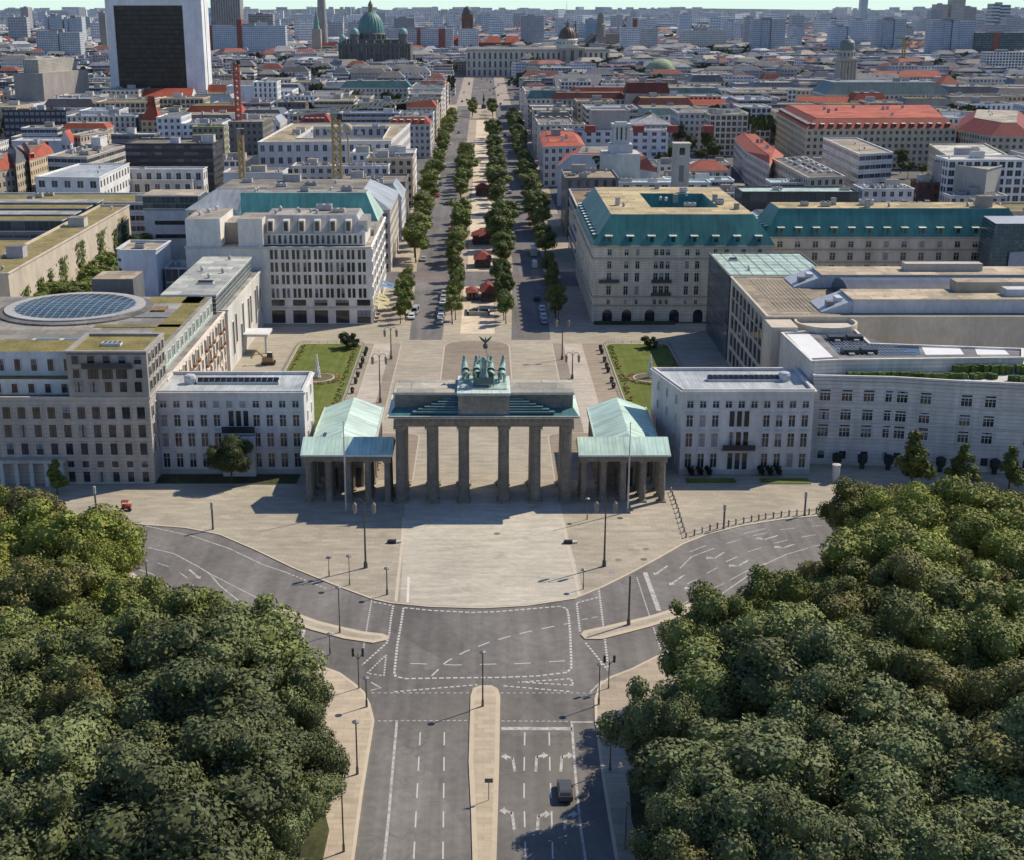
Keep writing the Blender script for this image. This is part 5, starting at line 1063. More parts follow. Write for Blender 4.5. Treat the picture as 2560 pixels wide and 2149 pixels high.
bf('W', 1225, 1820, 270, 20, 30, 'pilaster_block', 'stone block with tall pilasters, red lit windows and a dark red roof', wall=(.43, .395, .34), fac='facade_tall', roof='mansard', rcol=BROWN_R, rh=4.5, ins=3, topcol=(.33, .24, .15), bits=4, bay=4.5, storey=10)
bp('W', '395,905 1060,905 1450,975 1270,770 480,790', 17, 'firewall_house', 'house whose plain white firewall with a dark ivy streak hides a bright red roof', 'house', wall=(.50, .53, .58), fac='plaster', roof='hip', rcol=(.42, .115, .075), rh=4.5, ins=8, bits=4, kinds=('chimney',))
a = at('W', 395, 905, 17); c = at('W', 1000, 905, 17)
m = MB(); y = a[1] - .9; P = [(a[0], y, 0), (c[0] + 2, y, 0), (c[0] - 1, y, 21.5), (a[0] + 6, y, 22), (a[0], y, 17)]; m.face(P, 'plaster', (.50, .53, .58)); m.face([(x, yy + .6, z) for x, yy, z in P[::-1]], 'plaster', (.5, .53, .58)); m.loft([(x, yy + .6, z) for x, yy, z in P], P, 'plaster', (.48, .5, .55)); o = m.build('firewall', bpy.data.objects['firewall_house'])
m = MB(); xi = a[0] + (c[0] - a[0]) * .78
for k in range(160):
    z = rnd.uniform(0, 21); wv = 1.2 + 1.6 * (z / 21) ** 2; x = xi + rnd.uniform(-wv, wv) - (1.5 if z > 13 else 0) * rnd.random(); m.face([(x - .6, y - .15, z - .5), (x + .6, y - .2, z - .4), (x + .5, y - .3, z + .6), (x - .5, y - .25, z + .5)], 'roof_green', (.03, .045, .018))
m.build('ivy_streak', bpy.data.objects['firewall_house'])
bf('W', 910, 2000, 1075, 17, 10, 'mint_roofed_wing', 'low white wing with pale mint sheet roof behind the hotel', wall=(.52, .54, .58), fac='facade_std', rcol=MINTR, rmat='roof_metal', bits=4, bay=5)
bf('G', 380, 1090, 96, 15, 16, 'mint_roofed_hall', 'wide hall with mint roof slabs above a dark glazed front, behind the hotel wing', wall=(.08, .085, .095), fac='facade_glass', rcol=MINTR, rmat='roof_metal', bits=4)
bf('G', -80, 330, 26, 13, 13, 'mint_slab_wing', 'low wing with pale mint roof sheets just behind the hotel courtyard', wall=(.5, .52, .55), fac='facade_ribbon', rcol=MINTR, rmat='roof_metal', bits=5)
bf('G', 560, 960, 40, 13, 12, 'mint_slab_wing', 'low wing with pale mint roof sheets behind the wide mint hall', wall=(.5, .52, .55), fac='facade_ribbon', rcol=MINTR, rmat='roof_metal', bits=5)
bf('G', 1115, 1430, 78, 15, 14, 'plant_crowded_block', 'low block crowded with white ducts and machines behind the hotel wing', wall=(.5, .5, .5), rcol=(.36, .36, .36), bits=22, kinds=('unit', 'vent', 'house', 'unit'))
bf('G', 1450, 1640, 40, 14, 9, 'brick_house', 'small dark brick house with flat roof right of the machine-crowded roof', 'house', wall=(.13, .06, .05), rcol=(.1, .09, .09), bits=2)
bf('G', 1650, 2000, 120, 12, 12, 'pergola_block', 'low grey block with a pale roof strip behind the right end of the hotel', wall=(.4, .4, .4), rcol=(.40, .39, .37), bits=6)
# white lantern tower and the plain square tower
def tower_thing(name, label, cat, parts_, loc):
    g = empty(name, loc, label, cat)
    for nm, m in parts_: m.build(nm, g)
    return g
a = atY('W', 975, 690, 330); c = atY('W', 1150, 690, 330); zt = atY('W', 1000, 465, 330)[1]; zb = atY('W', 1000, 690, 330)[1]; x0, x1 = a[0], c[0]; d = x1 - x0
m1 = MB(); m1.box(x0 - 4, x1 + 4, 326, 330 + d + 6, 0, zb - 3, 'plaster', (.47, .47, .46)); m1.box(x0 - 1.2, x1 + 1.2, 329, 330 + d + 1.2, zb - 3, zb + .5, 'plaster', (.52, .52, .51))
m2 = MB(); m2.box(x0, x1, 330, 330 + d, zb + .5, zb + 2.2, 'plaster', (.5, .5, .49))
for i in range(4):
    for j in range(4):
        if i in (0, 3) or j in (0, 3): xx, yy = x0 + .6 + (d - 1.2) * i / 3, 330.6 + (d - 1.2) * j / 3; m2.box(xx - .55, xx + .55, yy - .55, yy + .55, zb + 2.2, zt - 1.3, 'plaster', (.5, .5, .49))
m2.box(x0 + 2, x1 - 2, 332, 328 + d, zb + 2.2, zt - 1.3, 'plaster', (.12, .12, .12))
m3 = MB(); m3.box(x0 - .5, x1 + .5, 329.5, 330.5 + d, zt - 1.3, zt, 'plaster', (.5, .5, .49), bottom=True); m3.box(x0 + 1, x1 - 1, 331, 329 + d, zt, zt + .6, 'plaster', (.4, .4, .4))
tower_thing('lantern_tower', 'white stone tower with an open pillared top storey behind the white firewall', 'tower', (('base', m1), ('lantern', m2), ('cornice', m3)), ((x0 + x1) / 2, 335, 0)); claim(rect(x0 - 5, x1 + 5, 325, 340 + d))
a = atY('W', 1612, 1000, 285); c = atY('W', 1775, 1000, 285); zt = atY('W', 1700, 668, 285)[1]; x0, x1 = a[0], c[0]; d = x1 - x0
m1 = MB(); m1.box(x0, x1, 285, 285 + d, 0, zt - .7, 'plaster', (.47, .44, .39)); m1.box(x0 - .3, x1 + .3, 284.7, 285.3 + d, zt - 6, zt - 5.5, 'plaster', (.45, .42, .37), bottom=True)
m2 = MB(); m2.box(x0 - .4, x1 + .4, 284.6, 285.4 + d, zt - .7, zt, 'plaster', (.46, .43, .38), bottom=True); m3 = MB(); xm = (x0 + x1) / 2; m3.box(xm - 1, xm + 1, 284.95, 285, zt - 4.2, zt - 1.6, 'window_glass', (.05, .04, .04)); m4 = MB(); m4.box(xm - .9, xm + .9, 284.95, 285, zt - 14, zt - 8, 'plaster', (.2, .2, .19))
tower_thing('square_tower', 'plain square stone tower with one small dark opening, left of the low red roof', 'tower', (('shaft', m1), ('cornice', m2), ('window', m3), ('panel', m4)), (xm, 285 + d / 2, 0)); claim(rect(x0 - 1, x1 + 1, 284, 286 + d))
bf('W', 1790, 2200, 950, 13, 14, 'red_low_house', 'low house with rounded red roof right of the plain square tower', 'house', wall=(.42, .38, .33), roof='hip', rcol=(.42, .12, .08), rh=3.5, ins=5, bits=1, topcol=(.42, .12, .08))
bp('C', '772,790 1690,785 1580,690 590,690', 21, 'red_roofed_ministry', 'huge sandstone block with bright red roof around courts, the largest red roof', 'ministry', wall=(.43, .375, .27), roof='mansard', rcol=(.30, .085, .06), topcol=(.47, .13, .085), rh=5, ins=6, bits=8, kinds=('chimney', 'house', 'vent'), dorm=5, bay=3.4)
bp('C', '1690,790 1900,832 2150,835 2150,740 1720,725', 20, 'red_roofed_block', 'sandstone block with dull red hipped roof at the right edge, beside the largest red roof', 'ministry', wall=(.37, .33, .265), roof='mansard', rcol=(.24, .06, .055), topcol=(.44, .4, .34), rh=6, ins=8, bits=3)
bp('C', '1098,942 1300,930 1080,842 875,842', 23, 'white_slab_block', 'white slab building with ribbon windows and sandy roof before the largest red roof', wall=(.54, .53, .52), fac='facade_ribbon', rcol=(.37, .325, .26), bits=3)
bp('C', '1545,985 1875,1035 1965,1010 1640,955', 22, 'grey_end_block', 'plain grey block with punched windows at the right edge, nearest of its terrace', wall=(.38, .37, .35), rcol=(.36, .34, .3), bits=2, fac='plaster')
bf('C', 1640, 2150, 975, 24, 16, 'white_terrace_block', 'white block with bright flat roof at the right edge behind the plain grey block', wall=(.55, .55, .55), fac='facade_pair', rcol=(.55, .55, .53), bits=2)
bp('C', '1525,880 1640,955 2000,945 1860,875', 23, 'low_white_roofed_block', 'beige block with slim windows and white roof strip right of the round dark tree', wall=(.42, .38, .3), fac='facade_tall', rcol=(.55, .54, .5), bits=2)
bp('C', '565,968 790,1085 1005,1075 760,955', 16, 'domed_rooflight_block', 'low block whose dark roof carries many round white rooflights', wall=(.46, .42, .34), fac='facade_std', rcol=(.17, .16, .145), bits=0)
rb = bpy.data.objects['domed_rooflight_block']; P = pts('C', '605,975 790,1065 960,1065 755,965', 15.5)
for i in range(3):
    for j in range(6):
        u, v = (j + .5) / 6, (i + .5) / 3; x = (P[0][0] * (1 - u) + P[1][0] * u) * (1 - v) + (P[3][0] * (1 - u) + P[2][0] * u) * v; y = (P[0][1] * (1 - u) + P[1][1] * u) * (1 - v) + (P[3][1] * (1 - u) + P[2][1] * u) * v
        m = MB(); m.lathe(x, y, [(1.2, 15.3), (1.2, 15.9), (.9, 16.4), (.3, 16.7), (.01, 16.75)], 10, 'paint', rnd.choice(((.5, .5, .48), (.2, .2, .21), (.6, .6, .58)))); m.build('rooflight', rb)
bp('C', '405,925 545,1000 630,950 500,850 330,845', 15, 'red_sloping_house', 'house with a long sloping bright red roof behind the plain square tower', 'house', wall=(.44, .42, .4), roof='hip', rcol=(.42, .12, .08), topcol=(.42, .12, .08), rh=3, ins=4, bits=3, kinds=('chimney',))
bf('C', 375, 560, 655, 22, 30, 'white_arcade_block', 'white block with rows of dark balconies facing left, before the largest red roof', wall=(.58, .58, .57), fac='facade_pair', rcol=GREY, bits=4)
bf('C', 150, 330, 548, 22, 26, 'white_street_block', 'slim white block at the far end of the side street', wall=(.55, .56, .58), rcol=GREY, bits=3)
bf('C', 895, 1640, 578, 22, 46, 'teal_mansard_block', 'broad block under a big dark teal roof, before the domed church tower', wall=STONE, roof='mansard', rcol=(.085, .145, .155), topcol=(.25, .29, .33), rmat='roof_metal', rh=8, ins=6, bits=4)
bf('C', 1195, 1590, 470, 20, 20, 'long_red_roof_block', 'long block with a plain red roof beyond the dark teal roof', wall=(.4, .33, .28), roof='gable', rcol=(.33, .09, .06), rh=5, bits=2)
bf('C', 1590, 1720, 520, 20, 26, 'red_hip_block', 'block with mottled red hipped roof at the right end of the dark teal roof', wall=(.4, .33, .28), roof='hip', rcol=(.33, .1, .07), rh=7, ins=8, bits=1)
bf('C', 440, 960, 372, 19, 34, 'arched_warehouse', 'very long pale-roofed hall with arched windows left of the domed church tower', wall=(.33, .30, .22), fac='facade_tall', rcol=(.45, .44, .42), bits=2)
bf('C', 1095, 1390, 362, 19, 30, 'arched_warehouse', 'very long pale-roofed hall with arched windows right of the domed church tower', wall=(.33, .30, .22), fac='facade_tall', rcol=(.45, .44, .42), bits=2)
# ground kept open for the trees in the courts
for r_, x, yb in (('W', 790, 745), ('W', 1330, 900), ('W', 1250, 800), ('W', 1480, 960), ('W', 1665, 760), ('W', 1960, 860), ('W', 1800, 900), ('C', 1425, 990), ('C', 1390, 1090), ('C', 1480, 1090), ('U', 640, 775)):
    X_, Y_ = at(r_, x, yb); FOOT.append((X_ - 8, X_ + 8, Y_ - 22, Y_ + 9))
# ---------------------------------------------------------------- remaining blocks, street by street
SIDE = []
def taken(x0, x1, y0, y1): return any(x0 < b_ and x1 > a and y0 < d and y1 > c for a, b_, c, d in FOOT)
WALLC = [((.46, .425, .37), 'sandstone'), ((.56, .56, .56), 'white'), ((.36, .355, .35), 'grey'), ((.47, .48, .50), 'pale grey'), ((.50, .43, .32), 'cream'), ((.40, .33, .25), 'tan'), ((.17, .16, .155), 'dark'), ((.52, .50, .46), 'limestone')]
ROOFC = [((.27, .25, .22), 'gravel', None), ((.44, .44, .43), 'white membrane', None), ((.20, .20, .20), 'grey felt', None), ((.33, .28, .21), 'sandy', None), ((.19, .165, .075), 'mossy', 'roof_green'), ((.28, .305, .33), 'pale zinc', 'roof_metal'), ((.13, .135, .15), 'dark slate', None), ((.24, .23, .215), 'weathered', None)]
FACS = ['facade_std', 'facade_std', 'facade_tall', 'facade_ribbon', 'facade_pair', 'facade_std']
GEN = []
HANDF = list(FOOT)
def gen(x0, x1, y0, y1, r, low=False):
    wc, wn = r.choice(WALLC); rc, rn, rm = r.choice(ROOFC); z = r.uniform(18, 24) if not low else r.uniform(6, 11); kind = r.random() * (.6 if low else 1); w, d = x1 - x0, y1 - y0; j = lambda: r.uniform(.88, 1.1)
    jj = j(); wc = tuple(c * jj * 1.12 for c in wc); nb = r.randint(5, 9) if y0 < 560 else r.randint(2, 5); ct = None
    if kind < .66 or min(w, d) < 14:
        if w > 34 and d > 30 and r.random() < .6: ct = rect(x0 + w * .33, x1 - w * .33, y0 + d * .36, y1 - d * .34)
        o = block('city_block', 'x', 'city block', rect(x0, x1, y0, y1), z, wc, r.choice(FACS), 'flat', rc, bits=nb, court=ct, rmat=rm, cl=False, seed=r.randint(0, 9999)); form = f'flat {rn} roof'
    elif kind < .94:
        red = r.random() < .3; c2 = RED if red else r.choice((SLATE, ZINC, (.15, .13, .12), (.08, .16, .16)))
        o = block('city_block', 'x', 'city block', rect(x0, x1, y0, y1), z - 3, wc, r.choice(FACS), 'mansard', c2, bits=nb, kinds=('chimney', 'unit', 'vent', 'chimney'), dorm=4.6 if y0 < 620 and w < 44 else 0, rh=r.uniform(3.5, 5.5), ins=3.2, topcol=rc, rmat=None if red else 'roof_metal', cl=False, seed=r.randint(0, 9999)); form = ('red tiled' if red else 'steep metal') + ' mansard roof'
    else:
        red = r.random() < .4; o = block('city_block', 'x', 'city block', rect(x0, x1, y0, y1), z - 4, wc, r.choice(FACS), 'gable', RED if red else (.2, .2, .21), bits=nb, rh=min(w, d) * .28, rmat=None if red else 'roof_tile', cl=False, seed=r.randint(0, 9999)); form = ('red' if red else 'dark') + ' pitched roof'
    if ct: form = form.replace('flat ', '') + ' and court'
    GEN.append((o, (x0 + x1) / 2, (y0 + y1) / 2, wn, form, w, d)); FOOT.append((x0, x1, y0, y1)); return o
r = random.Random(21)
streets = [(204, 13), (338, 12), (450, 9), (556, 13), (660, 9), (752, 13), (842, 12), (930, 12)]
for s in (-1, 1):                                     # frontages of the boulevard
    y = 219
    while y < 975:
        L = r.uniform(17, 27); D = r.uniform(18, 28)
        hit = next((c for c, w_ in streets if y - w_ / 2 < c < y + L + w_ / 2), None)
        if hit:
            if hit - 8 - y > 12: L = hit - 8 - y
            else: y = hit + 8; continue
        x0, x1 = (30.3, 30.3 + D) if s > 0 else (-30.3 - D, -30.3)
        if not taken(x0 + 1, x1 - 1, y + 1, y + L - 1): gen(x0, x1, y, y + L, r)
        y += L + .15
yy = 150
while yy < 985 and len(GEN) < 285:
    D = r.uniform(21, 33) * (1 if yy < 600 else 1.25); hw0 = (yy + 224) * .36 + 12; hw1 = (yy + 224) * .40 + 12
    x = -hw0 - r.uniform(0, 20)
    while x < hw1:
        W_ = r.uniform(17, 36) * (1 if yy < 600 else 1.25) * (.78 if x < -60 and yy < 640 else 1); dd = D * r.uniform(.72, .98)
        if abs(x + W_ / 2) < 58 + W_ / 2 or taken(x, x + W_, yy, yy + dd) or (yy < 335 and x < -97):
            x += 7; continue
        behind = any(a < x + W_ * .8 and b_ > x + W_ * .2 and yy + dd - 2 < c < yy + dd + 75 for a, b_, c, e in HANDF) and yy < 600
        if r.random() < (.8 if behind else .93): gen(x, x + W_, yy, yy + dd, r, behind)
        x += W_ + (r.uniform(9, 13) if r.random() < .3 else .4)
    yy += D + (11 if r.random() < .45 else 2.0)
print('GEN', len(GEN))
# ---------------------------------------------------------------- landmarks beyond, towers and domes
def px(r, x, y, Y): return atY(r, x, y, Y)
def slab_tower(r, x0, x1, y, Y, d, name, label, wall, fac='facade_slab', cat='tower block', gaps=(), ends=None, z0=0, roofcol=(.35, .35, .36), bay=3.4, storey=2.9):
    wall = tuple(min(.82, c * 1.45) for c in wall); X0, Z = px(r, x0, y, Y); X1, _ = px(r, x1, y, Y); g = empty(name, ((X0 + X1) / 2, Y + d / 2, 0), label, cat)
    cuts = [X0] + [X0 + (X1 - X0) * q for q in gaps] + [X1]
    for i, (a, b_) in enumerate(zip(cuts, cuts[1:])):
        m = MB(); off = (i % 2) * 2.5; zz = Z - (i % 2) * 2
        m.walls(rect(a + (1 if i else 0), b_, Y + off, Y + d + off), z0, zz, fac, wall, bay, storey); m.face([(*p, zz) for p in rect(a + (1 if i else 0), b_, Y + off, Y + d + off)], 'roof_flat', roofcol); m.build('tower_slab', g)
        if i: m = MB(); m.box(a, a + 1, Y + 3, Y + d - 2, z0, zz - 1, 'plaster', (.06, .065, .075)); m.build('recess', g)
    m = MB(); w = X1 - X0; m.box(X0 + w * .3, X0 + w * .6, Y + d * .3, Y + d * .7, Z - 2.2, Z + 2.5, 'plaster', (.3, .3, .3)); m.build('plant_room', g)
    if ends:
        for q0, q1, up in ends:
            m = MB(); m.box(X0 + w * q0, X0 + w * q1, Y - .6, Y + d + 2.6, 0, Z + up, 'plaster', (.27, .085, .06)); m.build('red_stair_bay', g)
    return g
# dark glazed tower in a white frame
Y = 840; X0, Z = px('A', 632, -70, Y); X1, _ = px('A', 1222, -70, Y); a, zp = px('A', 690, 35, Y); c, _ = px('A', 1112, 35, Y); d = 26
g = empty('framed_tower', ((X0 + X1) / 2, Y + d / 2, 0), 'massive tower with one dark glazed front held in a broad white frame', 'office tower'); FR = (.74, .75, .77)
m = MB(); m.box(X0, a, Y, Y + d, 0, Z, 'plaster', FR); m.build('frame_pier', g); m = MB(); m.box(c, X1, Y, Y + d, 0, Z, 'plaster', FR); m.box(X1, X1 + .05, Y + 10, Y + 12, 0, Z - 6, 'window_glass', (.05, .05, .06)); m.build('frame_pier', g)
m = MB(); m.box(a, c, Y, Y + d, zp, Z, 'plaster', FR); m.build('frame_head', g); m = MB(); m.walls(rect(a, c, Y + 1.2, Y + d - 1), 0, zp, 'facade_dark', (.030, .027, .029), 2.4, 3.4); m.build('glazing', g); claim(rect(X0, X1, Y, Y + d))
slab_tower('A', 1280, 1460, -60, 2200, 34, 'grey_hotel_tower', 'tall dark grey ribbed tower rising above the picture, behind the red-ended slabs', (.21, .205, .20), 'facade_tall', bay=4)
slab_tower('A', 1270, 1740, 158, 1850, 20, 'red_ended_slab', 'wide pale slab building with red stair bays left of the green spire', (.36, .40, .45), ends=((0, .05, 0), (.37, .435, 9)), bay=3)
slab_tower('B', 290, 690, 178, 1950, 20, 'red_ended_slab', 'wide pale slab building with orange-red bays behind the cathedral', (.36, .37, .39), ends=((.45, .5, 0), (.78, .88, 0)), bay=3)
slab_tower('A', 1515, 1665, 88, 2300, 22, 'grey_slab', 'grey slab right of the tall ribbed tower', (.3, .29, .28), 'facade_ribbon')
slab_tower('B', 330, 455, 112, 2450, 24, 'grey_slab', 'small grey slab just right of the big green dome', (.22, .22, .23))
slab_tower('B', 1105, 1245, 98, 2300, 26, 'grey_slab', 'square grey tower block between the red brick tower and the brown dome', (.25, .26, .28))
slab_tower('B', 1500, 1575, 118, 2400, 18, 'panel_tower', 'panel tower with blue front left of the blunt stone tower', (.2, .3, .38)); slab_tower('B', 1330, 1430, 150, 2500, 18, 'panel_tower', 'low pale panel block behind the brown dome', (.4, .42, .43))
slab_tower('B', 1755, 1875, 122, 2200, 20, 'panel_tower', 'white panel tower with one red stripe down its middle', (.45, .46, .48), ends=((.28, .5, .5),))
slab_tower('C', 400, 450, 105, 2150, 20, 'island_tower', 'narrow grey tower block tucked left of the first broad one', (.28, .29, .31)); slab_tower('C', 448, 648, 118, 1950, 26, 'island_tower', 'broad blue-grey tower block with two dark seams, leftmost of the broad ones', (.30, .34, .40), gaps=(.25, .55))
slab_tower('C', 925, 1060, 162, 2000, 24, 'island_tower', 'lower pale blue tower block right behind the domed church tower', (.37, .42, .5), gaps=(.3, .75)); slab_tower('C', 1050, 1178, 122, 2100, 26, 'island_tower', 'pale blue tower block between the domed church tower and the next broad one', (.36, .41, .48), gaps=(.55,))
slab_tower('C', 1203, 1385, 118, 2000, 26, 'island_tower', 'broad greenish-grey tower block left of the small yellow crane', (.29, .34, .38), gaps=(.2, .6)); slab_tower('C', 1545, 1815, 122, 1750, 30, 'island_tower', 'widest blue-grey tower block, far right of the small yellow crane', (.29, .33, .39), gaps=(.25, .45, .62))
slab_tower('C', 1112, 1152, -30, 3600, 26, 'slender_tower', 'slender pale tower rising above the horizon at the right', (.4, .43, .46)); slab_tower('C', 1562, 1640, 28, 2900, 26, 'beige_tower', 'beige tower block standing above the horizon, second from the tallest', (.33, .3, .27))
slab_tower('C', 1665, 1748, -20, 2900, 30, 'beige_tower', 'tallest beige tower block above the horizon at the right', (.33, .3, .27)); slab_tower('C', 1735, 1812, 45, 2700, 26, 'brown_tower', 'brown-grey tower block right of the tallest beige one', (.27, .25, .24)); slab_tower('C', 1535, 1600, 65, 2600, 26, 'grey_tower', 'darker grey tower block left of the beige pair', (.24, .26, .28))
slab_tower('C', 1912, 2025, 24, 2500, 30, 'glass_tower', 'rounded pale glass tower with white ribs near the right edge', (.35, .4, .44), 'facade_ribbon', gaps=(.4,), storey=6); slab_tower('C', 1993, 2082, 105, 2200, 24, 'mottled_tower', 'low mottled grey tower at the right edge', (.3, .32, .35))
slab_tower('A', 122, 168, 46, 3600, 34, 'grey_tower', 'lone grey tower standing far off at the upper left', (.27, .25, .25)); slab_tower('A', 265, 376, 95, 2400, 26, 'twin_tower', 'left one of the twin pale tower blocks left of the framed tower', (.40, .43, .47), gaps=(.2, .6)); slab_tower('A', 388, 496, 105, 2400, 26, 'twin_tower', 'right one of the twin pale tower blocks left of the framed tower', (.40, .43, .47), gaps=(.2, .6))
slab_tower('A', 600, 640, 80, 1900, 22, 'brown_tower', 'brown tower block half hidden by the left edge of the framed tower', (.22, .19, .16)); slab_tower('A', 216, 480, 190, 1700, 22, 'panel_slab', 'long low panel slab below the twin pale towers', (.36, .38, .40), gaps=(.5,))
slab_tower('C', 0, 75, 88, 2600, 24, 'pale_slab', 'pale slab at the far middle right above a dark one', (.4, .44, .5)); slab_tower('C', 270, 375, 128, 2300, 22, 'pale_slab', 'bluish white slab beside the leftmost broad tower block', (.42, .46, .52), gaps=(.5,)); slab_tower('C', 0, 285, 185, 2000, 18, 'panel_slab', 'long pale panel slab with yellowish end, left of the bluish white slab', (.42, .42, .40))
slab_tower('C', 1800, 2110, 200, 1750, 22, 'glass_slab', 'long greenish glass slab with one orange bay, right of the widest tower block', (.12, .2, .22), 'facade_glass', ends=((.38, .5, -1),)); slab_tower('C', 1875, 2110, 320, 1300, 20, 'balcony_block', 'white balcony block with reddish bays at the right edge', (.55, .55, .54), 'facade_pair', ends=())
# television tower shaft
Y = 2150; X0, _ = px('A', 1937, 0, Y); X1, _ = px('A', 1986, 0, Y); xm = (X0 + X1) / 2; zt = px('A', 1960, -40, Y)[1]
m = MB(); m.lathe(xm, Y, [((X1 - X0) * .78, 0), ((X1 - X0) * .62, zt * .45), ((X1 - X0) * .47, zt)], 20, 'plaster', (.33, .30, .27)); o = m.build('television_tower', smooth=True, loc=(xm, Y, 0)); tag(o, 'slim round concrete shaft of a television tower running out of the picture', 'tower')
# church with green spire
Y = 2000; X, zt = px('A', 1925, 62, Y); zb = px('A', 1925, 180, Y)[1]; w = 7
g = empty('spire_church', (X, Y, 0), 'church tower with slender green copper spire beside the television shaft', 'church'); m = MB(); m.box(X - w, X + w, Y, Y + 2 * w, 0, zb, 'plaster', (.42, .38, .3)); m.build('tower', g); m = MB(); m.lathe(X, Y + w, [(w * .8, zb), (w * .55, zb + 8), (w * .6, zb + 10), (w * .25, zb + 22), (.05, zt)], 8, 'bronze', (.16, .30, .25)); m.build('spire', g)
m = MB(); m.box(X, X + 30, Y + 4, Y + 18, 0, 16, 'plaster', (.4, .3, .22)); m.face([(X, Y + 3, 16), (X + 31, Y + 3, 16), (X + 31, Y + 11, 27), (X, Y + 11, 27)], 'roof_tile', RED); m.build('nave', g)
def dome_prof(r, z0, h, n=8): return [(r * math.cos(math.pi / 2 * k / n), z0 + h * math.sin(math.pi / 2 * k / n)) for k in range(n)]
# cathedral
Y = 1480; X, _ = px('B', 178, 200, Y); DK = (.125, .125, .12); GD = (.10, .215, .20)
zb = px('B', 178, 300, Y)[1]; z1 = px('B', 178, 205, Y)[1]; z2 = px('B', 178, 62, Y)[1]; R = (px('B', 262, 200, Y)[0] - px('B', 95, 200, Y)[0]) / 2; zr = px('B', 178, 275, Y)[1]
g = empty('cathedral', (X, Y + 25, 0), 'dark stone cathedral with one big ribbed green dome and smaller domed corner towers', 'cathedral')
x0 = px('B', -10, 300, Y)[0]; x1 = px('B', 430, 300, Y)[0]
m = MB(); m.walls(rect(x0, x1, Y, Y + 60), 0, zr, 'facade_tall', DK, 6, 9); m.box(x0 - .6, x1 + .6, Y - .8, Y + 60, zr, zr + 1.6, 'plaster', (.14, .14, .13), bottom=True); m.box(x0 + 10, x1 - 10, Y + 4, Y + 56, zr + 1.6, zr + 6, 'plaster', DK)
for k in range(9): xx = x0 + 4 + (x1 - x0 - 8) * k / 8; m.lathe(xx, Y - 1, [(1.1, 0), (1, zr - 3)], 8, 'plaster', (.17, .165, .155)); m.ball((xx, Y, zr + 3), 1.2, 'bronze', (.2, .28, .25), 6, 4, 1.6)
m.build('wall', g)
m = MB(); m.lathe(X, Y + 28, [(R * 1.02, zr), (R * 1.02, z1 - 3), (R * 1.08, z1 - 2.4), (R * 1.08, z1 - 1), (R, z1)], 32, 'plaster', (.15, .15, .14))
for k in range(16): a_ = 2 * math.pi * k / 16; m.lathe(X + R * 1.08 * math.cos(a_), Y + 28 + R * 1.08 * math.sin(a_), [(1, zr), (1, z1 - 2)], 6, 'plaster', (.19, .185, .17))
m.build('drum', g)
m = MB(); m.lathe(X, Y + 28, dome_prof(R, z1, (z2 - z1) * .93, 10) + [(R * .16, z2 - 1)], 48, 'bronze', GD, flute=.035); m.build('dome', g)
m = MB(); zt = px('B', 175, -5, Y)[1]; m.lathe(X, Y + 28, [(R * .17, z2 - 2), (R * .17, z2 + 5), (R * .2, z2 + 5.4), (R * .12, z2 + 8), (.4, z2 + 11), (.25, zt)], 12, 'bronze', (.22, .2, .11)); m.build('lantern', g)
for xx, yt, yb, rw in ((85, 172, 210, 30), (382, 172, 208, 30), (12, 212, 250, 24)):
    X2, zt2 = px('B', xx, yt, Y); zb2 = px('B', xx, yb, Y)[1]; rr = px('B', xx + rw, yb, Y)[0] - X2
    m = MB(); m.lathe(X2, Y + 6, [(rr * .95, zr), (rr * .95, zb2 - 1.2), (rr * 1.12, zb2 - .8), (rr * 1.05, zb2)], 12, 'plaster', (.16, .155, .145)); m.build('corner_tower', g); m = MB(); m.lathe(X2, Y + 6, dome_prof(rr, zb2, zt2 - zb2) + [(.3, zt2), (.1, zt2 + 4)], 20, 'bronze', (.22, .37, .34)); m.build('small_dome', g)
claim(rect(x0, x1, Y, Y + 60))
# red brick town hall
Y = 2050; x0, zt = px('B', 742, 88, Y); x1, _ = px('B', 812, 88, Y); d = x1 - x0; zb = px('B', 770, 40, Y)[1]
g = empty('brick_town_hall', ((x0 + x1) / 2, Y, 0), 'red brick town hall with a massive square clock tower and dark domed cap', 'town hall'); m = MB(); m.walls(rect(x0, x1, Y, Y + d), 0, zt - 9, 'facade_tall', BRICK, d / 3, 15); m.box(x0 - 1, x1 + 1, Y - 1, Y + d + 1, zt - 9, zt - 7.6, 'plaster', BRICK, bottom=True); m.box(x0, x1, Y, Y + d, zt - 7.6, zt, 'plaster', BRICK); m.lathe((x0 + x1) / 2, Y - .1, [(.01, 0)], 3); m.build('tower', g)
m = MB(); m.lathe((x0 + x1) / 2, Y + d / 2, [(d * .46, zt)] + dome_prof(d * .44, zt + 1, zb - zt - 1) + [(.4, zb)], 16, 'bronze', (.10, .10, .11)); m.build('tower_cap', g)
a = px('B', 650, 245, Y)[0]; c = px('B', 1125, 245, Y)[0]; m = MB(); m.walls(rect(a, c, Y + 4, Y + 90), 0, 26, 'facade_tall', BRICK, 5, 7); m.build('wall', g); m = MB()
for k in range(4): u0 = a + (c - a) * k / 4; u1 = a + (c - a) * (k + .82) / 4; m.face([(u0, Y + 4, 26), (u1, Y + 4, 26), (u1 - 4, Y + 20, 36), (u0 + 4, Y + 20, 36)], 'roof_tile', (.33, .075, .05)); m.face([(u1, Y + 4, 26), (u1, Y + 40, 26), (u1 - 4, Y + 20, 36)], 'roof_tile', (.33, .075, .05)); m.face([(u0, Y + 40, 26), (u0, Y + 4, 26), (u0 + 4, Y + 20, 36)], 'roof_tile', (.33, .075, .05))
m.face([(a, Y + 4, 26.1), (c, Y + 4, 26.1), (c, Y + 90, 26.1), (a, Y + 90, 26.1)], 'roof_flat', (.28, .12, .1)); m.build('roof', g)
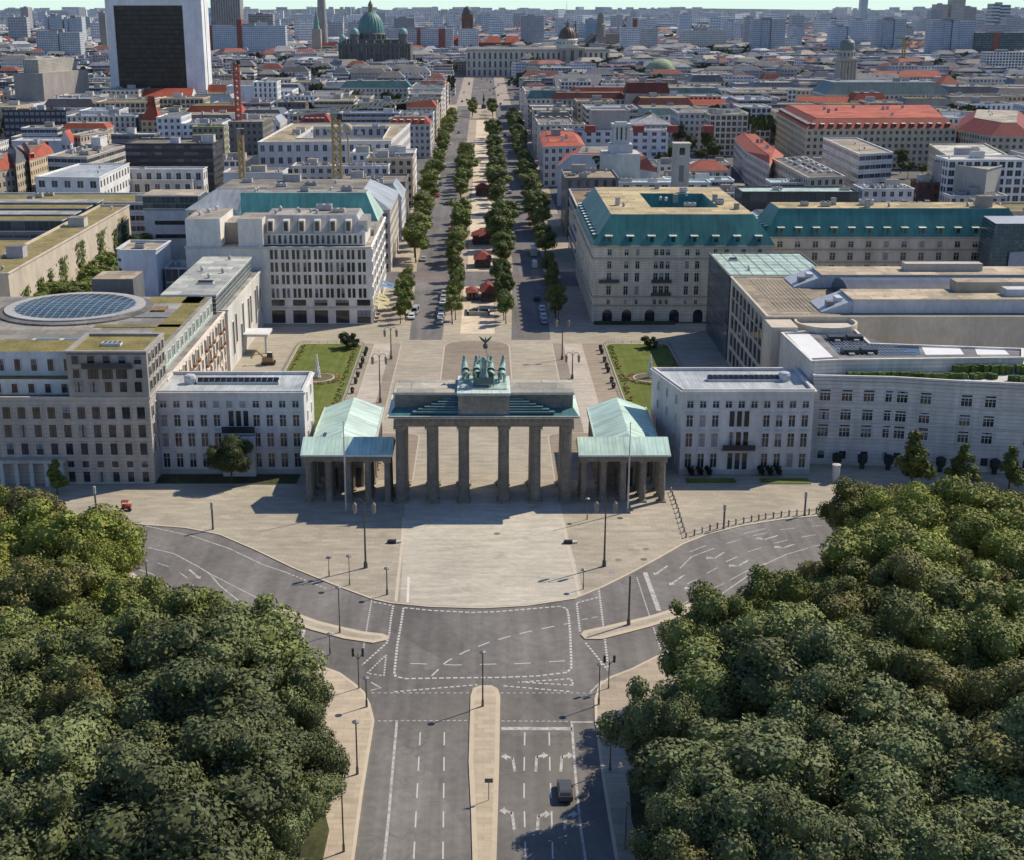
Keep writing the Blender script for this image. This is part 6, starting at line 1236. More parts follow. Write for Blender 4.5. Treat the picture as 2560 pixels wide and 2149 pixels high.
# palace with brown dome
Y = 1490; x0, zt = px('B', 770, 300, Y); x1, _ = px('B', 1645, 300, Y); PAL = (.60, .56, .48)
g = empty('city_palace', ((x0 + x1) / 2, Y, 0), 'long beige palace with tall windows and a brown dome closing the boulevard', 'palace')
m = MB(); m.walls(rect(x0, x1, Y, Y + 120), 0, zt - 3, 'facade_tall', PAL, 6.5, 9); m.box(x0 - .8, x1 + .8, Y - .8, Y + 121, zt - 3, zt - 1.5, 'plaster', (.42, .38, .31), bottom=True); m.box(x0, x1, Y, Y + .8, zt - 1.5, zt, 'plaster', PAL); m.face([(*p, zt - 1.4) for p in rect(x0, x1, Y + .8, Y + 120)], 'roof_flat', (.24, .22, .2))
xa = px('B', 765, 300, Y - 90)[0]
m.walls(rect(px('B', 1340, 400, Y)[0], px('B', 1490, 400, Y)[0], Y - 6, Y), 0, zt + 1, 'facade_tall', (.36, .335, .29), 9, 14); m.face([(*p, zt + 1) for p in rect(px('B', 1340, 400, Y)[0], px('B', 1490, 400, Y)[0], Y - 6, Y)], 'roof_flat', (.3, .28, .25)); m.build('wall', g)
X, zd = px('B', 1394, 240, Y); R = px('B', 1450, 240, Y)[0] - X; zt2 = px('B', 1394, 165, Y)[1]; zt3 = px('B', 1394, 135, Y)[1]
m = MB(); m.box(X - R * 1.15, X + R * 1.15, Y + 8, Y + 8 + R * 2.3, zt - 2, zt + 4, 'plaster', PAL); m.lathe(X, Y + 8 + R * 1.15, [(R * 1.12, zt + 4), (R * 1.12, zd - 2), (R * 1.2, zd - 1.4), (R * 1.05, zd)], 24, 'plaster', PAL)
for k in range(16): a_ = 2 * math.pi * k / 16; m.box(X + R * 1.13 * math.cos(a_) - .7, X + R * 1.13 * math.cos(a_) + .7, Y + 8 + R * 1.15 + R * 1.13 * math.sin(a_) - .7, Y + 8 + R * 1.15 + R * 1.13 * math.sin(a_) + .7, zt + 6, zd - 4, 'plaster', (.12, .115, .11))
m.build('drum', g); m = MB(); m.lathe(X, Y + 8 + R * 1.15, dome_prof(R, zd, zt2 - zd) + [(R * .2, zt2 + .5)], 32, 'bronze', (.10, .065, .05), flute=.04); m.build('dome', g); m = MB(); m.lathe(X, Y + 8 + R * 1.15, [(R * .2, zt2 - 1), (R * .2, zt2 + 4), (R * .26, zt2 + 4.5), (R * .1, zt3 - 2), (.15, zt3 + 4)], 10, 'bronze', (.2, .15, .08)); m.build('lantern', g); claim(rect(x0, x1, Y - 8, Y + 120))
# blunt stone tower of the old city hall
Y = 2150; X, zt = px('B', 1597, 82, Y); R = px('B', 1622, 200, Y)[0] - X; zb = px('B', 1597, 255, Y)[1]
g = empty('stone_city_hall', (X, Y, 0), 'grey city hall with a blunt tapering stone tower right of the brown dome', 'town hall'); m = MB(); m.box(X - R * 1.1, X + R * 1.1, Y, Y + 2.2 * R, 0, zb + 8, 'plaster', (.26, .24, .21)); m.lathe(X, Y + R * 1.1, [(R, zb + 8), (R, zb + 26), (R * 1.1, zb + 27), (R * .85, zb + 29), (R * .8, zt - 9), (R * .7, zt - 3), (R * .55, zt)], 14, 'plaster', (.25, .235, .21)); m.build('tower', g)
a = px('B', 1505, 240, Y)[0]; c = px('B', 1745, 240, Y)[0]; m = MB(); m.walls(rect(a, c, Y + 3, Y + 70), 0, 24, 'facade_tall', (.25, .235, .21)); m.build('wall', g); m = MB(); F_ = rect(a, c, Y + 2.5, Y + 70); I = inset(F_, 12)
for k in range(4): j = (k + 1) % 4; m.face([(*F_[k], 24), (*F_[j], 24), (*I[j], 37), (*I[k], 37)], 'roof_tile', (.10, .09, .09))
m.face([(*p, 37) for p in I], 'roof_flat', (.12, .11, .11)); m.build('roof', g)
# round church with pale green dome
Y = 1130; X, zb = px('B', 1968, 455, Y); R = px('B', 2064, 455, Y)[0] - X; zt = px('B', 1968, 362, Y)[1]
g = empty('round_church', (X, Y + R, 0), 'round church under a smooth pale yellow-green dome', 'church'); m = MB(); m.lathe(X, Y + R, [(R * .98, 0), (R * .98, zb - 2), (R * 1.04, zb - 1.6), (R * 1.02, zb)], 32, 'plaster', (.42, .39, .33)); m.build('wall', g); m = MB(); m.lathe(X, Y + R, dome_prof(R, zb, zt - zb, 10) + [(R * .12, zt), (.2, zt + .4)], 40, 'roof_flat', (.33, .40, .27)); m.build('dome', g); claim(rect(X - R, X + R, Y, Y + 2 * R))
# domed church tower on the square to the right
Y = 900; X, zt = px('C', 1040, 222, Y); k_ = lambda xx: px('C', xx, 300, Y)[0] - X; z_ = lambda yy: px('C', 1040, yy, Y)[1]
g = empty('domed_church_tower', (X, Y + 8, 0), 'tall stone church tower with balustrade, drum and grey-green dome', 'church'); ST = (.40, .365, .31)
m = MB(); R = k_(1088); m.box(X - R * .98, X + R * .98, Y, Y + 2 * R, 0, z_(372), 'plaster', ST)
for q in range(6): xx = X - R * .9 + R * 1.8 * q / 5; m.lathe(xx, Y - .4, [(.8, 10), (.75, z_(380))], 8, 'plaster', (.44, .4, .34))
for q in (-.55, 0, .55): m.box(X + q * R - .9, X + q * R + .9, Y - .06, Y, z_(455), z_(410), 'plaster', (.15, .14, .13))
m.box(X - R * 1.15, X + R * 1.15, Y - 1.5, Y + 2 * R + 1.5, z_(372), z_(358), 'plaster', (.42, .385, .33), bottom=True); m.build('tower', g)
m = MB(); r2 = k_(1080); m.lathe(X, Y + R, [(r2 * 1.05, z_(358)), (r2 * 1.0, z_(318)), (r2 * 1.1, z_(316)), (r2 * 1.08, z_(311))], 20, 'plaster', (.46, .44, .4))
for q in range(12): a_ = 2 * math.pi * q / 12; m.box(X + r2 * math.cos(a_) - .5, X + r2 * math.cos(a_) + .5, Y + R + r2 * math.sin(a_) - .5, Y + R + r2 * math.sin(a_) + .5, z_(345), z_(325), 'plaster', (.10, .10, .11))
m.build('drum', g); m = MB(); m.lathe(X, Y + R, [(r2, z_(311)), (r2 * 1.02, z_(285)), (r2 * .95, z_(262)), (r2 * .7, z_(248)), (r2 * .35, z_(240)), (r2 * .3, z_(234)), (r2 * .2, z_(228)), (.2, zt)], 24, 'bronze', (.15, .185, .165)); m.build('dome', g); claim(rect(X - R - 2, X + R + 2, Y - 2, Y + 2 * R + 2))
# thin spires
for rr, xx, yt, yb, w, lab, col in (('B', 1440, 122, 210, 3.4, 'thin dark double church spire right of the brown dome', (.16, .12, .11)), ('B', 1385, -10, 60, 1.0, 'hair-thin radio mast standing on the horizon', (.5, .5, .52)), ('B', 1708, 72, 150, 3.2, 'thin pale grey church spire between white slabs', (.36, .38, .4))):
    X, zt = px(rr, xx, yt, 2600); m = MB(); m.lathe(X, 2600, [(w * 1.6, 0), (w * 1.5, zt * .55), (w * .8, zt * .6), (.1, zt)], 8, 'plaster', col); o = m.build('spire', loc=(X, 2600, 0)); tag(o, lab, 'spire')
# low dome and slanted hall left of the framed tower
bf('A', 85, 465, 470, 26, 40, 'slanted_hall', 'concrete hall with slanted bright folded side left of the framed tower', 'hall', wall=(.34, .31, .28), fac='plaster', rcol=(.42, .38, .32), bits=3, kinds=('house',), cl=False) if False else None
Y = 760; x0, z0 = px('A', 80, 450, Y); x1, _ = px('A', 258, 450, Y); x2, z2 = px('A', 462, 415, Y + 30)
g = empty('slanted_hall', (x0, Y, 0), 'concrete library block with a slanted, ribbed bright side left of the framed tower', 'library'); m = MB(); m.prism([(x0, Y), (x1, Y), (x2, Y + 60), (x0 + 10, Y + 60)], 0, z0, 'plaster', (.33, .30, .28), 'roof_flat', (.42, .38, .32)); m.build('wall', g); m = MB(); m.prism(inset([(x0, Y), (x1, Y), (x2, Y + 60), (x0 + 10, Y + 60)], 5), z0, z0 + 9, 'facade_tall', (.5, .47, .42), 'roof_flat', (.45, .42, .37)); m.build('upper_storey', g); claim(rect(x0, x2, Y, Y + 60))
Y = 1000; X, zb = px('X', 620, 775, Y); R = px('X', 720, 775, Y)[0] - X; m = MB(); m.lathe(X, Y, [(R, 0), (R, zb)] + dome_prof(R, zb, R * .75), 28, 'bronze', (.12, .12, .125)); o = m.build('museum_dome', loc=(X, Y, 0)); tag(o, 'low dark grey dome left of the framed tower', 'dome')
# cranes
def crane(name, label, r, x, yb, yt, Y, w, col, jib=None):
    X, z1 = px(r, x, yt, Y); g = empty(name, (X, Y, 0), label, 'crane', 'tower cranes over the roofs')
    m = MB(); h = z1; n = int(h / 3)
    for a, b_ in ((-1, -1), (1, -1), (1, 1), (-1, 1)): m.box(X + a * w - .28, X + a * w + .28, Y + b_ * w - .28, Y + b_ * w + .28, 0, h, 'paint', col)
    for k in range(n):
        za, zb = h * k / n, h * (k + 1) / n
        for a, b_ in (((-w, -w), (w, -w)), ((w, -w), (w, w)), ((w, w), (-w, w)), ((-w, w), (-w, -w))): m.tube((X + a[0], Y + a[1], za), (X + b_[0], Y + b_[1], zb), .24, n=4, mat='paint', col=col, cap=False); m.tube((X + b_[0], Y + b_[1], za), (X + a[0], Y + a[1], zb), .24, n=4, mat='paint', col=col, cap=False)
    m.build('mast', g)
    m = MB(); m.box(X - w * 1.3, X + w * 1.3, Y - w * 1.3, Y + w * 1.3, h, h + 1.6, 'paint', (.3, .28, .25)); m.box(X + w * .6, X + w * 1.9, Y - w * 2.2, Y - w * .6, h - .6, h + 1.5, 'window_glass', (.15, .15, .15)); m.build('cab', g)
    if jib:
        for (xa, ya, Ya), (xb, yb_, Yb), cc in jib:
            A = px(r, xa, ya, Ya); B_ = px(r, xb, yb_, Yb); p, q = Vector((A[0], Ya, A[1])), Vector((B_[0], Yb, B_[1])); n = int((q - p).length / 2.2); m = MB()
            ch = [Vector((0, -.7, 0)), Vector((0, .7, 0)), Vector((0, 0, 1.3))]
            for c in ch: m.tube(p + c, q + c, .34, n=4, mat='paint', col=cc)
            for k in range(n):
                u, v = p.lerp(q, k / n), p.lerp(q, (k + 1) / n)
                m.tube(u + ch[0], v + ch[2], .26, n=4, mat='paint', col=cc, cap=False); m.tube(v + ch[1], u + ch[2], .26, n=4, mat='paint', col=cc, cap=False); m.tube(u + ch[0], v + ch[1], .26, n=4, mat='paint', col=cc, cap=False)
            m.build('jib', g)
    return g
crane('tower_crane', 'yellow tower crane with wide jib beside the courtyard office', 'U', 1510, 960, 395, 288, 1.4, (.42, .30, .12), [((1510, 330, 288), (2560, 200, 305), (.38, .33, .26)), ((1510, 335, 288), (1010, 372, 284), (.42, .40, .38))])
crane('tower_crane', 'red crane mast above the netted scaffold', 'A', 1440, 740, 385, 520, 1.3, (.40, .09, .06))
crane('tower_crane', 'short yellow crane mast without jib beside the red low house', 'A', 1466, 1005, 812, 300, .9, (.42, .31, .15))
crane('tower_crane', 'small yellow crane far off between two broad tower blocks', 'C', 1372, 320, 240, 1500, 1.6, (.4, .28, .12), [((1390, 238, 1500), (1318, 236, 1500), (.4, .26, .1))])
X, z = px('U', 1632, 510, 330); zb = 22.0; m = MB(); m.tube((X + .4, 330, zb), (X, 330, z - 1.6), .5, .35, 8, 'plaster', (.44, .36, .24)); o = m.build('ball_pole', loc=(X, 330, 0)); m2 = MB(); m2.ball((X, 330, z), 2.0, 'plaster', (.48, .41, .30), 16, 10); m2.build('ball', o); tag(o, 'pale yellow ball on a pole in front of the dark courtyard glazing', 'ball sign')
# ---------------------------------------------------------------- the sea of roofs further out
def turn(P, a):
    cx = sum(p[0] for p in P) / 4; cy = sum(p[1] for p in P) / 4; c, s = math.cos(a), math.sin(a); return [(cx + (x - cx) * c - (y - cy) * s, cy + (x - cx) * s + (y - cy) * c) for x, y in P]
r = random.Random(5); m = MB(); cnt = 0
walls_ = [(.50, .51, .54), (.62, .63, .66), (.56, .53, .48), (.42, .41, .40), (.68, .68, .69), (.46, .40, .33), (.36, .36, .37), (.72, .73, .75)]
roofs_ = [(.26, .25, .23), (.22, .22, .23), (.36, .36, .36), (.30, .27, .23), (.16, .17, .18), (.25, .085, .06), (.28, .105, .08), (.38, .37, .36), (.19, .19, .20), (.15, .14, .14), (.24, .22, .2), (.2, .19, .18)]
y = 990
while y < 9500:
    f = y / 1000; dep = 17 + 8.5 * f; hw0, hw1 = (y + 224) * .375 + 20, (y + 224) * .41 + 20; x = -hw0
    while x < hw1:
        w = r.uniform(13, 36) * (.72 + .26 * f); d = dep * r.uniform(.5, .85)
        if r.random() < .80 and not (y < 1560 and abs(x + w / 2) < 26 + w / 2) and not taken(x, x + w, y, y + d):
            tall = f > 1.9 and r.random() < .03 * min(f, 3); h = r.uniform(13, 24) if not tall else r.uniform(30, 62); wc = r.choice(walls_); rc = r.choice(roofs_); rc = tuple(min(.6, v * (1.35 if f > 1.4 and rc[0] < rc[2] * 1.8 else 1)) for v in rc)  # farther roofs lightened: their sunlit brightness is put into the colour
            if f > 2.5: wc = r.choice([(.66, .68, .71), (.74, .76, .78), (.56, .57, .6), (.48, .47, .46), (.78, .79, .8)])  # farther walls paler and bluer: haze put into their colour
            if tall: w = min(w, r.uniform(16, 50)); d = 18; wc = r.choice([(.6, .65, .7), (.7, .72, .75), (.45, .46, .48)])
            x0, x1, y0, y1 = x, x + w, y, y + d; P = rect(x0, x1, y0, y1)
            if f > 1.25 and r.random() < .6: P = turn(P, r.uniform(.2, .7))
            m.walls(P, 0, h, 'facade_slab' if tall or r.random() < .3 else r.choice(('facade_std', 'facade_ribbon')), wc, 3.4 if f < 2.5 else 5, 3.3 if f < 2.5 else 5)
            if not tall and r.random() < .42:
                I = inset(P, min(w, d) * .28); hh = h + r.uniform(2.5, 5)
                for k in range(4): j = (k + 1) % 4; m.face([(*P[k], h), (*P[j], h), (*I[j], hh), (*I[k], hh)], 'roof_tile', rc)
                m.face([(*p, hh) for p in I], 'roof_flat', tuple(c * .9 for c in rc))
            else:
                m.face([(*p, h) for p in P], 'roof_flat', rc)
                for _ in range(r.randint(1, 3)):
                    ux, uy, us = r.uniform(x0 + 3, x1 - 5), r.uniform(y0 + 2, y1 - 4), r.uniform(2, 6); c = r.uniform(.25, .6); m.box(ux, min(ux + us, x1), uy, min(uy + us, y1), h, h + r.uniform(1.5, 3.5), 'plaster', (c, c, c))
            cnt += 1
        x += w + (r.uniform(8, 16) * f if r.random() < .35 else r.uniform(.5, 5))
    y += dep
o = m.build('distant_city'); o['kind'] = 'stuff'; print('FAR', cnt)
# green between the far roofs: many leaf-sized faces in loose clumps
tm = MB()
for k in range(1500):
    Yd = 620 + 6500 * r.random() ** 1.6; X = r.uniform(-.37, .41) * (Yd + 224)
    if (abs(X) < 34 and Yd < 1600) or (Yd < 985 and taken(X - 3, X + 3, Yd - 3, Yd + 3)): continue
    nn = r.choice((1, 1, 2, 3)); sc = 1 + Yd / 5000
    for q in range(nn):
        cx, cy, cz = X + r.uniform(-9, 9) * sc, Yd + r.uniform(-7, 7) * sc, r.uniform(9, 15); R = r.uniform(4.5, 7.5) * sc; g0 = r.uniform(.7, 1.25)
        for _ in range(26):
            u, v = r.uniform(0, 6.28), r.uniform(-.5, 1); rr = math.sqrt(max(0, 1 - v * v)); px_, py_, pz_ = cx + R * rr * math.cos(u) * r.uniform(.7, 1), cy + R * rr * math.sin(u) * r.uniform(.7, 1), cz + R * .8 * v; s = R * r.uniform(.25, .45); e = r.uniform(0, 3.14); g = g0 * r.uniform(.75, 1.25)
            tm.face([(px_ - s * math.cos(e), py_ - s * math.sin(e), pz_ - s * .6), (px_ + s * math.cos(e), py_ + s * math.sin(e), pz_ - s * .5), (px_ + s * .7 * math.sin(e), py_ - s * .7 * math.cos(e), pz_ + s), (px_ - s * .8 * math.cos(e), py_ - s * .6, pz_ + s * .7)], 'plaster', (.055 * g, .075 * g, .022 * g))
o = tm.build('distant_trees'); o['kind'] = 'stuff'
# white blocks on the skyline, seen as a crust of roofs
m = MB()
for k in range(1500):
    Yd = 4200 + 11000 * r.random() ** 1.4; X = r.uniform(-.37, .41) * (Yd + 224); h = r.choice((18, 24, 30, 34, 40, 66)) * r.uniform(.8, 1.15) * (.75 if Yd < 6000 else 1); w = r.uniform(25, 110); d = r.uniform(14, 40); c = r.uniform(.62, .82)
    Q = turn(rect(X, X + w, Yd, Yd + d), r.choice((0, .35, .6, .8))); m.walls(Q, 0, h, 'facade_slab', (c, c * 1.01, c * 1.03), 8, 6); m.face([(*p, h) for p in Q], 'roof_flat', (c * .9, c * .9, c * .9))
o = m.build('distant_city'); o['kind'] = 'stuff'
# wooded hills on the horizon
m = MB(); n = 160
for ring_i, (R, zt, zv) in enumerate(((17500, 6, 8), (23500, 12, 7))):
    top = []; bot = []
    for k in range(n + 1):
        a_ = math.radians(55 + 70 * k / n); hh = zt + zv * (math.sin(k * .35 + ring_i) * .4 + math.sin(k * .11 + 2 * ring_i) * .6 + .35 * r.random())
        if ring_i: hh += 22 * math.exp(-((k - 62) / 7) ** 2) + 18 * math.exp(-((k - 95) / 5) ** 2)
        top.append((R * math.cos(a_), R * math.sin(a_), max(5, hh))); bot.append(((R - 1500) * math.cos(a_), (R - 1500) * math.sin(a_), -.2))
    for k in range(n): m.face([bot[k + 1], bot[k], top[k], top[k + 1]], 'distant_ground', (.018, .04, .034))
o = m.build('hills'); o['kind'] = 'structure'
# ---------------------------------------------------------------- trees
def crown_mesh(name, seed, rx, rz, zc, lobes, leaf, dens=1.0, shape='round'):
    g = np.random.default_rng(seed); L = []
    for k in range(lobes):
        for _ in range(30):
            d = g.normal(size=3); d /= np.linalg.norm(d); q = g.uniform(.25, .86)
            if shape == 'cone': h = g.uniform(-1, 1); w = (1 - h) * .5; c = np.array([d[0] * w * .8, d[1] * w * .8, h * .8]); rr = .2 + .3 * w
            else: c = d * q; rr = g.uniform(.22, .50) * (1.15 - .45 * q)
            if shape == 'round' and c[2] < -.45: continue
            break
        L.append((c * np.array([rx, rx, rz]), rr * min(rx, rz) if shape == 'round' else rr * rx))
    V = []; F = []
    ico = []
    t = (1 + 5 ** .5) / 2
    iv = np.array([(-1, t, 0), (1, t, 0), (-1, -t, 0), (1, -t, 0), (0, -1, t), (0, 1, t), (0, -1, -t), (0, 1, -t), (t, 0, -1), (t, 0, 1), (-t, 0, -1), (-t, 0, 1)]); iv = iv / np.linalg.norm(iv[0])
    fi = [(0, 11, 5), (0, 5, 1), (0, 1, 7), (0, 7, 10), (0, 10, 11), (1, 5, 9), (5, 11, 4), (11, 10, 2), (10, 7, 6), (7, 1, 8), (3, 9, 4), (3, 4, 2), (3, 2, 6), (3, 6, 8), (3, 8, 9), (4, 9, 5), (2, 4, 11), (6, 2, 10), (8, 6, 7), (9, 8, 1)]
    nv = 0
    for c, r in L:
        V.append(c + iv * r * .80 * (1 + g.normal(scale=.08, size=(12, 1)))); F += [tuple(nv + i for i in f) for f in fi]; nv += 12
    C = np.array([c for c, _ in L]); Rr = np.array([r for _, r in L])
    for c, r in L:
        n = int(dens * 9.0 * (r / leaf) ** 2)
        d = g.normal(size=(n, 3)); d /= np.linalg.norm(d, axis=1)[:, None]; p = c + d * r * g.uniform(.84, 1.10, size=(n, 1))
        ok = np.ones(n, bool)
        for c2, r2 in zip(C, Rr): ok &= np.linalg.norm(p - c2, axis=1) > r2 * .8
        d, p = d[ok], p[ok]; n = len(p)
        nn = d + g.normal(scale=.42, size=(n, 3)); nn /= np.linalg.norm(nn, axis=1)[:, None]
        a = np.cross(nn, g.normal(size=(n, 3))); a /= np.linalg.norm(a, axis=1)[:, None]; b = np.cross(nn, a)
        s1 = leaf * g.uniform(.55, 1.15, size=(n, 1)); s2 = leaf * g.uniform(.4, .8, size=(n, 1))
        Q = np.stack([p - a * s1, p - b * s2 - nn * leaf * .1, p + a * s1, p + b * s2 - nn * leaf * .1], 1).reshape(-1, 3)
        V.append(Q); F += [tuple(range(nv + 4 * k, nv + 4 * k + 4)) for k in range(n)]; nv += 4 * n
    V = np.concatenate(V); V[:, 2] += zc
    me = bpy.data.meshes.new(name); me.from_pydata(V.tolist(), [], F); me.materials.append(MATS['leaves']); return me
def trunk_mesh(name, h, r, seed):
    g = random.Random(seed); m = MB(); top = (g.uniform(-.3, .3), g.uniform(-.3, .3), h * .72); m.tube((0, 0, 0), top, r, r * .62, 8, 'bark', (.07, .055, .04)); m.tube((0, 0, -.05), (0, 0, .35), r * 1.5, r, 8, 'bark', (.07, .055, .04), cap=False)
    for k in range(5):
        a = 2 * math.pi * k / 5 + g.random(); m.tube((top[0] * .8, top[1] * .8, h * (.5 + .05 * k)), (math.cos(a) * h * .22, math.sin(a) * h * .22, h * (.78 + .04 * k)), r * .45, r * .12, 6, 'bark', (.07, .055, .04))
    o = m.build(name); me = o.data; bpy.data.objects.remove(o); return me
CR = [crown_mesh('crown', 10 + k, (4.6, 5.2, 4.2, 5.6, 4.8, 4.4, 5.0)[k], (5.0, 4.4, 5.6, 4.2, 5.2, 4.8, 4.0)[k], 9.4, (20, 30, 24, 18, 34, 26, 22)[k], .175) for k in range(7)]
TK = [trunk_mesh('trunk', 10, .26, k) for k in range(3)]
CONE = [crown_mesh('crown', 40 + k, 2.3, 4.2, 5.6, 22, .26, shape='cone') for k in range(2)]
CL = [crown_mesh('crown', 60 + k, (3.0, 2.7, 3.3, 2.5, 3.1)[k], (4.2, 4.7, 3.8, 4.9, 4.3)[k], 5.6, (14, 20, 11, 18, 24)[k], .24) for k in range(5)]
TL = [trunk_mesh('trunk', 6.6, .17, 7 + k) for k in range(2)]
BALL = crown_mesh('crown', 80, 2.6, 2.0, 1.5, 26, .2, 1.2)
TREES = []
def tree(name, x, y, h, col, label, group=None, cr=None, tk=None, base=14.6, wide=1.0, z=0.0, rr=None):
    rr = rr or rnd; g = empty(name, (x, y, z), label, 'tree', group); s = h / base
    c = link('crown', cr if cr is not None else rr.choice(CR), g, (x, y, z), rr.uniform(0, 6.28)); c.color = (*col, 1); c.scale = (s * wide * rr.uniform(.84, 1.18), s * wide * rr.uniform(.84, 1.18), s * rr.uniform(.9, 1.1)); c.location = (0, 0, 0)
    t = link('trunk', tk if tk is not None else rr.choice(TK), g, (x, y, z)); t.location = (0, 0, 0); t.scale = (s, s, s); TREES.append((x, y)); return g
def ordn(k): return ['first', 'second', 'third', 'fourth', 'fifth', 'sixth', 'seventh', 'eighth', 'ninth', 'tenth', 'eleventh', 'twelfth', 'thirteenth', 'fourteenth', 'fifteenth', 'sixteenth', 'seventeenth', 'eighteenth', 'nineteenth', 'twentieth'][k] if k < 20 else f'{k + 1}th'
rt = random.Random(11)
def wood(poly, side, ylo, yhi, xfar, dx=5.9, dy=5.5):
    """jittered rows of park trees, counted from the road inwards and from the viewer outwards"""
    y = ylo; row = 0
    while y < yhi:
        xs = []; x = 0.0
        xr = [x0 / 2.0 for x0 in range(-260, 261)]
        ins = [x for x in xr if inpoly(x, y, poly) and edge_dist(x, y, poly) > 4.2]
        if ins:
            edge = max(ins) if side < 0 else min(ins); far = (min(ins) if side < 0 else max(ins)); x = edge; k = 0; step = 0
            while (x >= max(far, -xfar(y)) if side < 0 else x <= min(far, xfar(y))) and k < 20:
                jx, jy = rt.uniform(-1.4, 1.4) if k else 0, rt.uniform(-1.5, 1.5); px_, py_ = x + jx, y + jy
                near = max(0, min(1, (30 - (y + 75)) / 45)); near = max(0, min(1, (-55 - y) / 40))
                t = rt.random(); a, b_ = (.20, .22, .042), (.125, .146, .06); col = tuple(p * (1 - near) + q * near for p, q in zip(a, b_)); f = rt.uniform(.7, 1.3); col = tuple(c * f for c in col); tone = 'bright green' if near < .35 else ('mid green' if near < .7 else 'bluish')  # nearer trees darker and bluer: canopy shade put into the foliage colour
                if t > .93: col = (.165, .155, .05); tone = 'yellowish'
                h = rt.uniform(11, 19.5) * (.92 if k == 0 else 1); size = 'tall' if h > 15.6 else ('low' if h < 13.6 else 'rounded')
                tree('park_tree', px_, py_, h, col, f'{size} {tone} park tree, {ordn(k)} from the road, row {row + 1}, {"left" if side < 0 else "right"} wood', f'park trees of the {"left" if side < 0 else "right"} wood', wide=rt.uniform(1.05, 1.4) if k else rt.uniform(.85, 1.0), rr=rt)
                x += side * dx * rt.uniform(.85, 1.1); k += 1
            row += 1
        y += dy * rt.uniform(.92, 1.08)
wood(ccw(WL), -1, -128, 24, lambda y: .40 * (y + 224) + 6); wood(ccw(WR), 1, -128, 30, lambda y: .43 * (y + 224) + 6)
# single trees before the gate
GRN = (.07, .095, .02); DGR = (.028, .042, .015); OLV = (.10, .105, .03)
a = at('D', 118, 1012); tree('young_tree', *a, 7.5, (.10, .13, .02), 'slim young tree standing alone at the edge of the left wood before the corner palace', cr=CONE[0], tk=TL[0], base=9.6)
a = at('D', 470, 1000); tree('round_tree', a[0], a[1] + 2.5, 10.2, (.05, .065, .02), 'big round dark tree at the door of the white embassy', cr=CR[4], base=14.6, wide=1.5); [setattr(c_, 'location', (0, 0, -2.2)) for c_ in bpy.data.objects if c_.parent is not None and c_.parent.name == 'round_tree' and c_.name.startswith('crown')]
for k, (x, yt, lab) in enumerate(((1878, 905, 'pointed tree before the pale stone embassy, leftmost of three'), (1980, 920, 'pointed tree before the pale stone embassy, between two like it'), (2078, 925, 'pointed tree before the pale stone embassy, at the edge of the picture'))):
    X, zt = atY('D', x, yt, 6); tree('pointed_tree', X, 6, max(zt, 8) * 1.25, (.085, .105, .02), lab, 'pointed trees before the stone embassy', cr=CONE[k % 2], tk=TL[0], base=9.6, wide=1.25)
for xx, yy, h_, lab in ((1752, 1062, 15, 'broad yellow-green tree at the tip of the right wood by the road bend'), (1800, 1040, 14.5, 'yellow-green tree right behind the broad one at the wood tip'), (1835, 1075, 15.5, 'brownish green tree just right of the broad one at the wood tip')):
    X, Yw = at('D', xx, yy, 9); tree('broad_tree', X, Yw, h_, (.135, .14, .03), lab, cr=CR[1], wide=1.15)
# boulevard rows
def avenue(x, ys, hs, who, cols, wide=1.0, crs=None):
    for k, y in enumerate(ys):
        if y > 217 and rt.random() < .12: continue
        far = y > 217; h = rt.uniform(*hs) * (rt.uniform(1.0, 1.65) if far else rt.uniform(.85, 1.12)); f_ = rt.uniform(.75, 1.25); c = tuple(v * f_ for v in rt.choice(cols)); i = k
        tree('avenue_tree', x + rt.uniform(-.9, .9) + (-1.2 if far and x < 0 else (1.2 if far else 0)), y + rt.uniform(-2.4, 2.4) * (1 if far else .5), h, c, f'{"young" if not far else "leafy"} avenue tree, {ordn(k)} from the square in {who}', 'avenue trees of the boulevard', cr=rt.choice(CL), tk=rt.choice(TL), base=9.9, wide=(.98 if not far else rt.uniform(1.05, 1.5)) * wide, rr=rt)
LIM = [(.13, .165, .034), (.16, .18, .05), (.11, .145, .03)]; DLIM = [(.09, .12, .03), (.115, .14, .036)]
def yrow(a, b, s, gaps=()): return [y for y in [a + s * k for k in range(int((b - a) / s) + 1)] if not any(g0 < y < g1 for g0, g1 in gaps)]
GP = ((192, 217), (331, 345), (550, 562), (836, 849))
avenue(-22.6, yrow(141, 190, 6.6) + yrow(232, 830, 13, GP[1:]), (7.6, 9), 'the row before the left house fronts', LIM)
avenue(-8.4, yrow(139, 190, 6.3) + yrow(199, 201, 5) + yrow(224, 545, 12, GP) + yrow(858, 930, 18), (8, 9.6), 'the row left of the gravel promenade', LIM)
avenue(5.4, yrow(139, 206, 6.4) + yrow(228, 720, 13.5, GP) + yrow(858, 930, 18), (8.2, 9.6), 'the row right of the gravel promenade', DLIM)
avenue(20.0, yrow(141, 208, 6.6, ((196, 199),)) + yrow(232, 840, 13, GP[1:]), (8, 9.4), 'the shaded row before the right house fronts', DLIM)
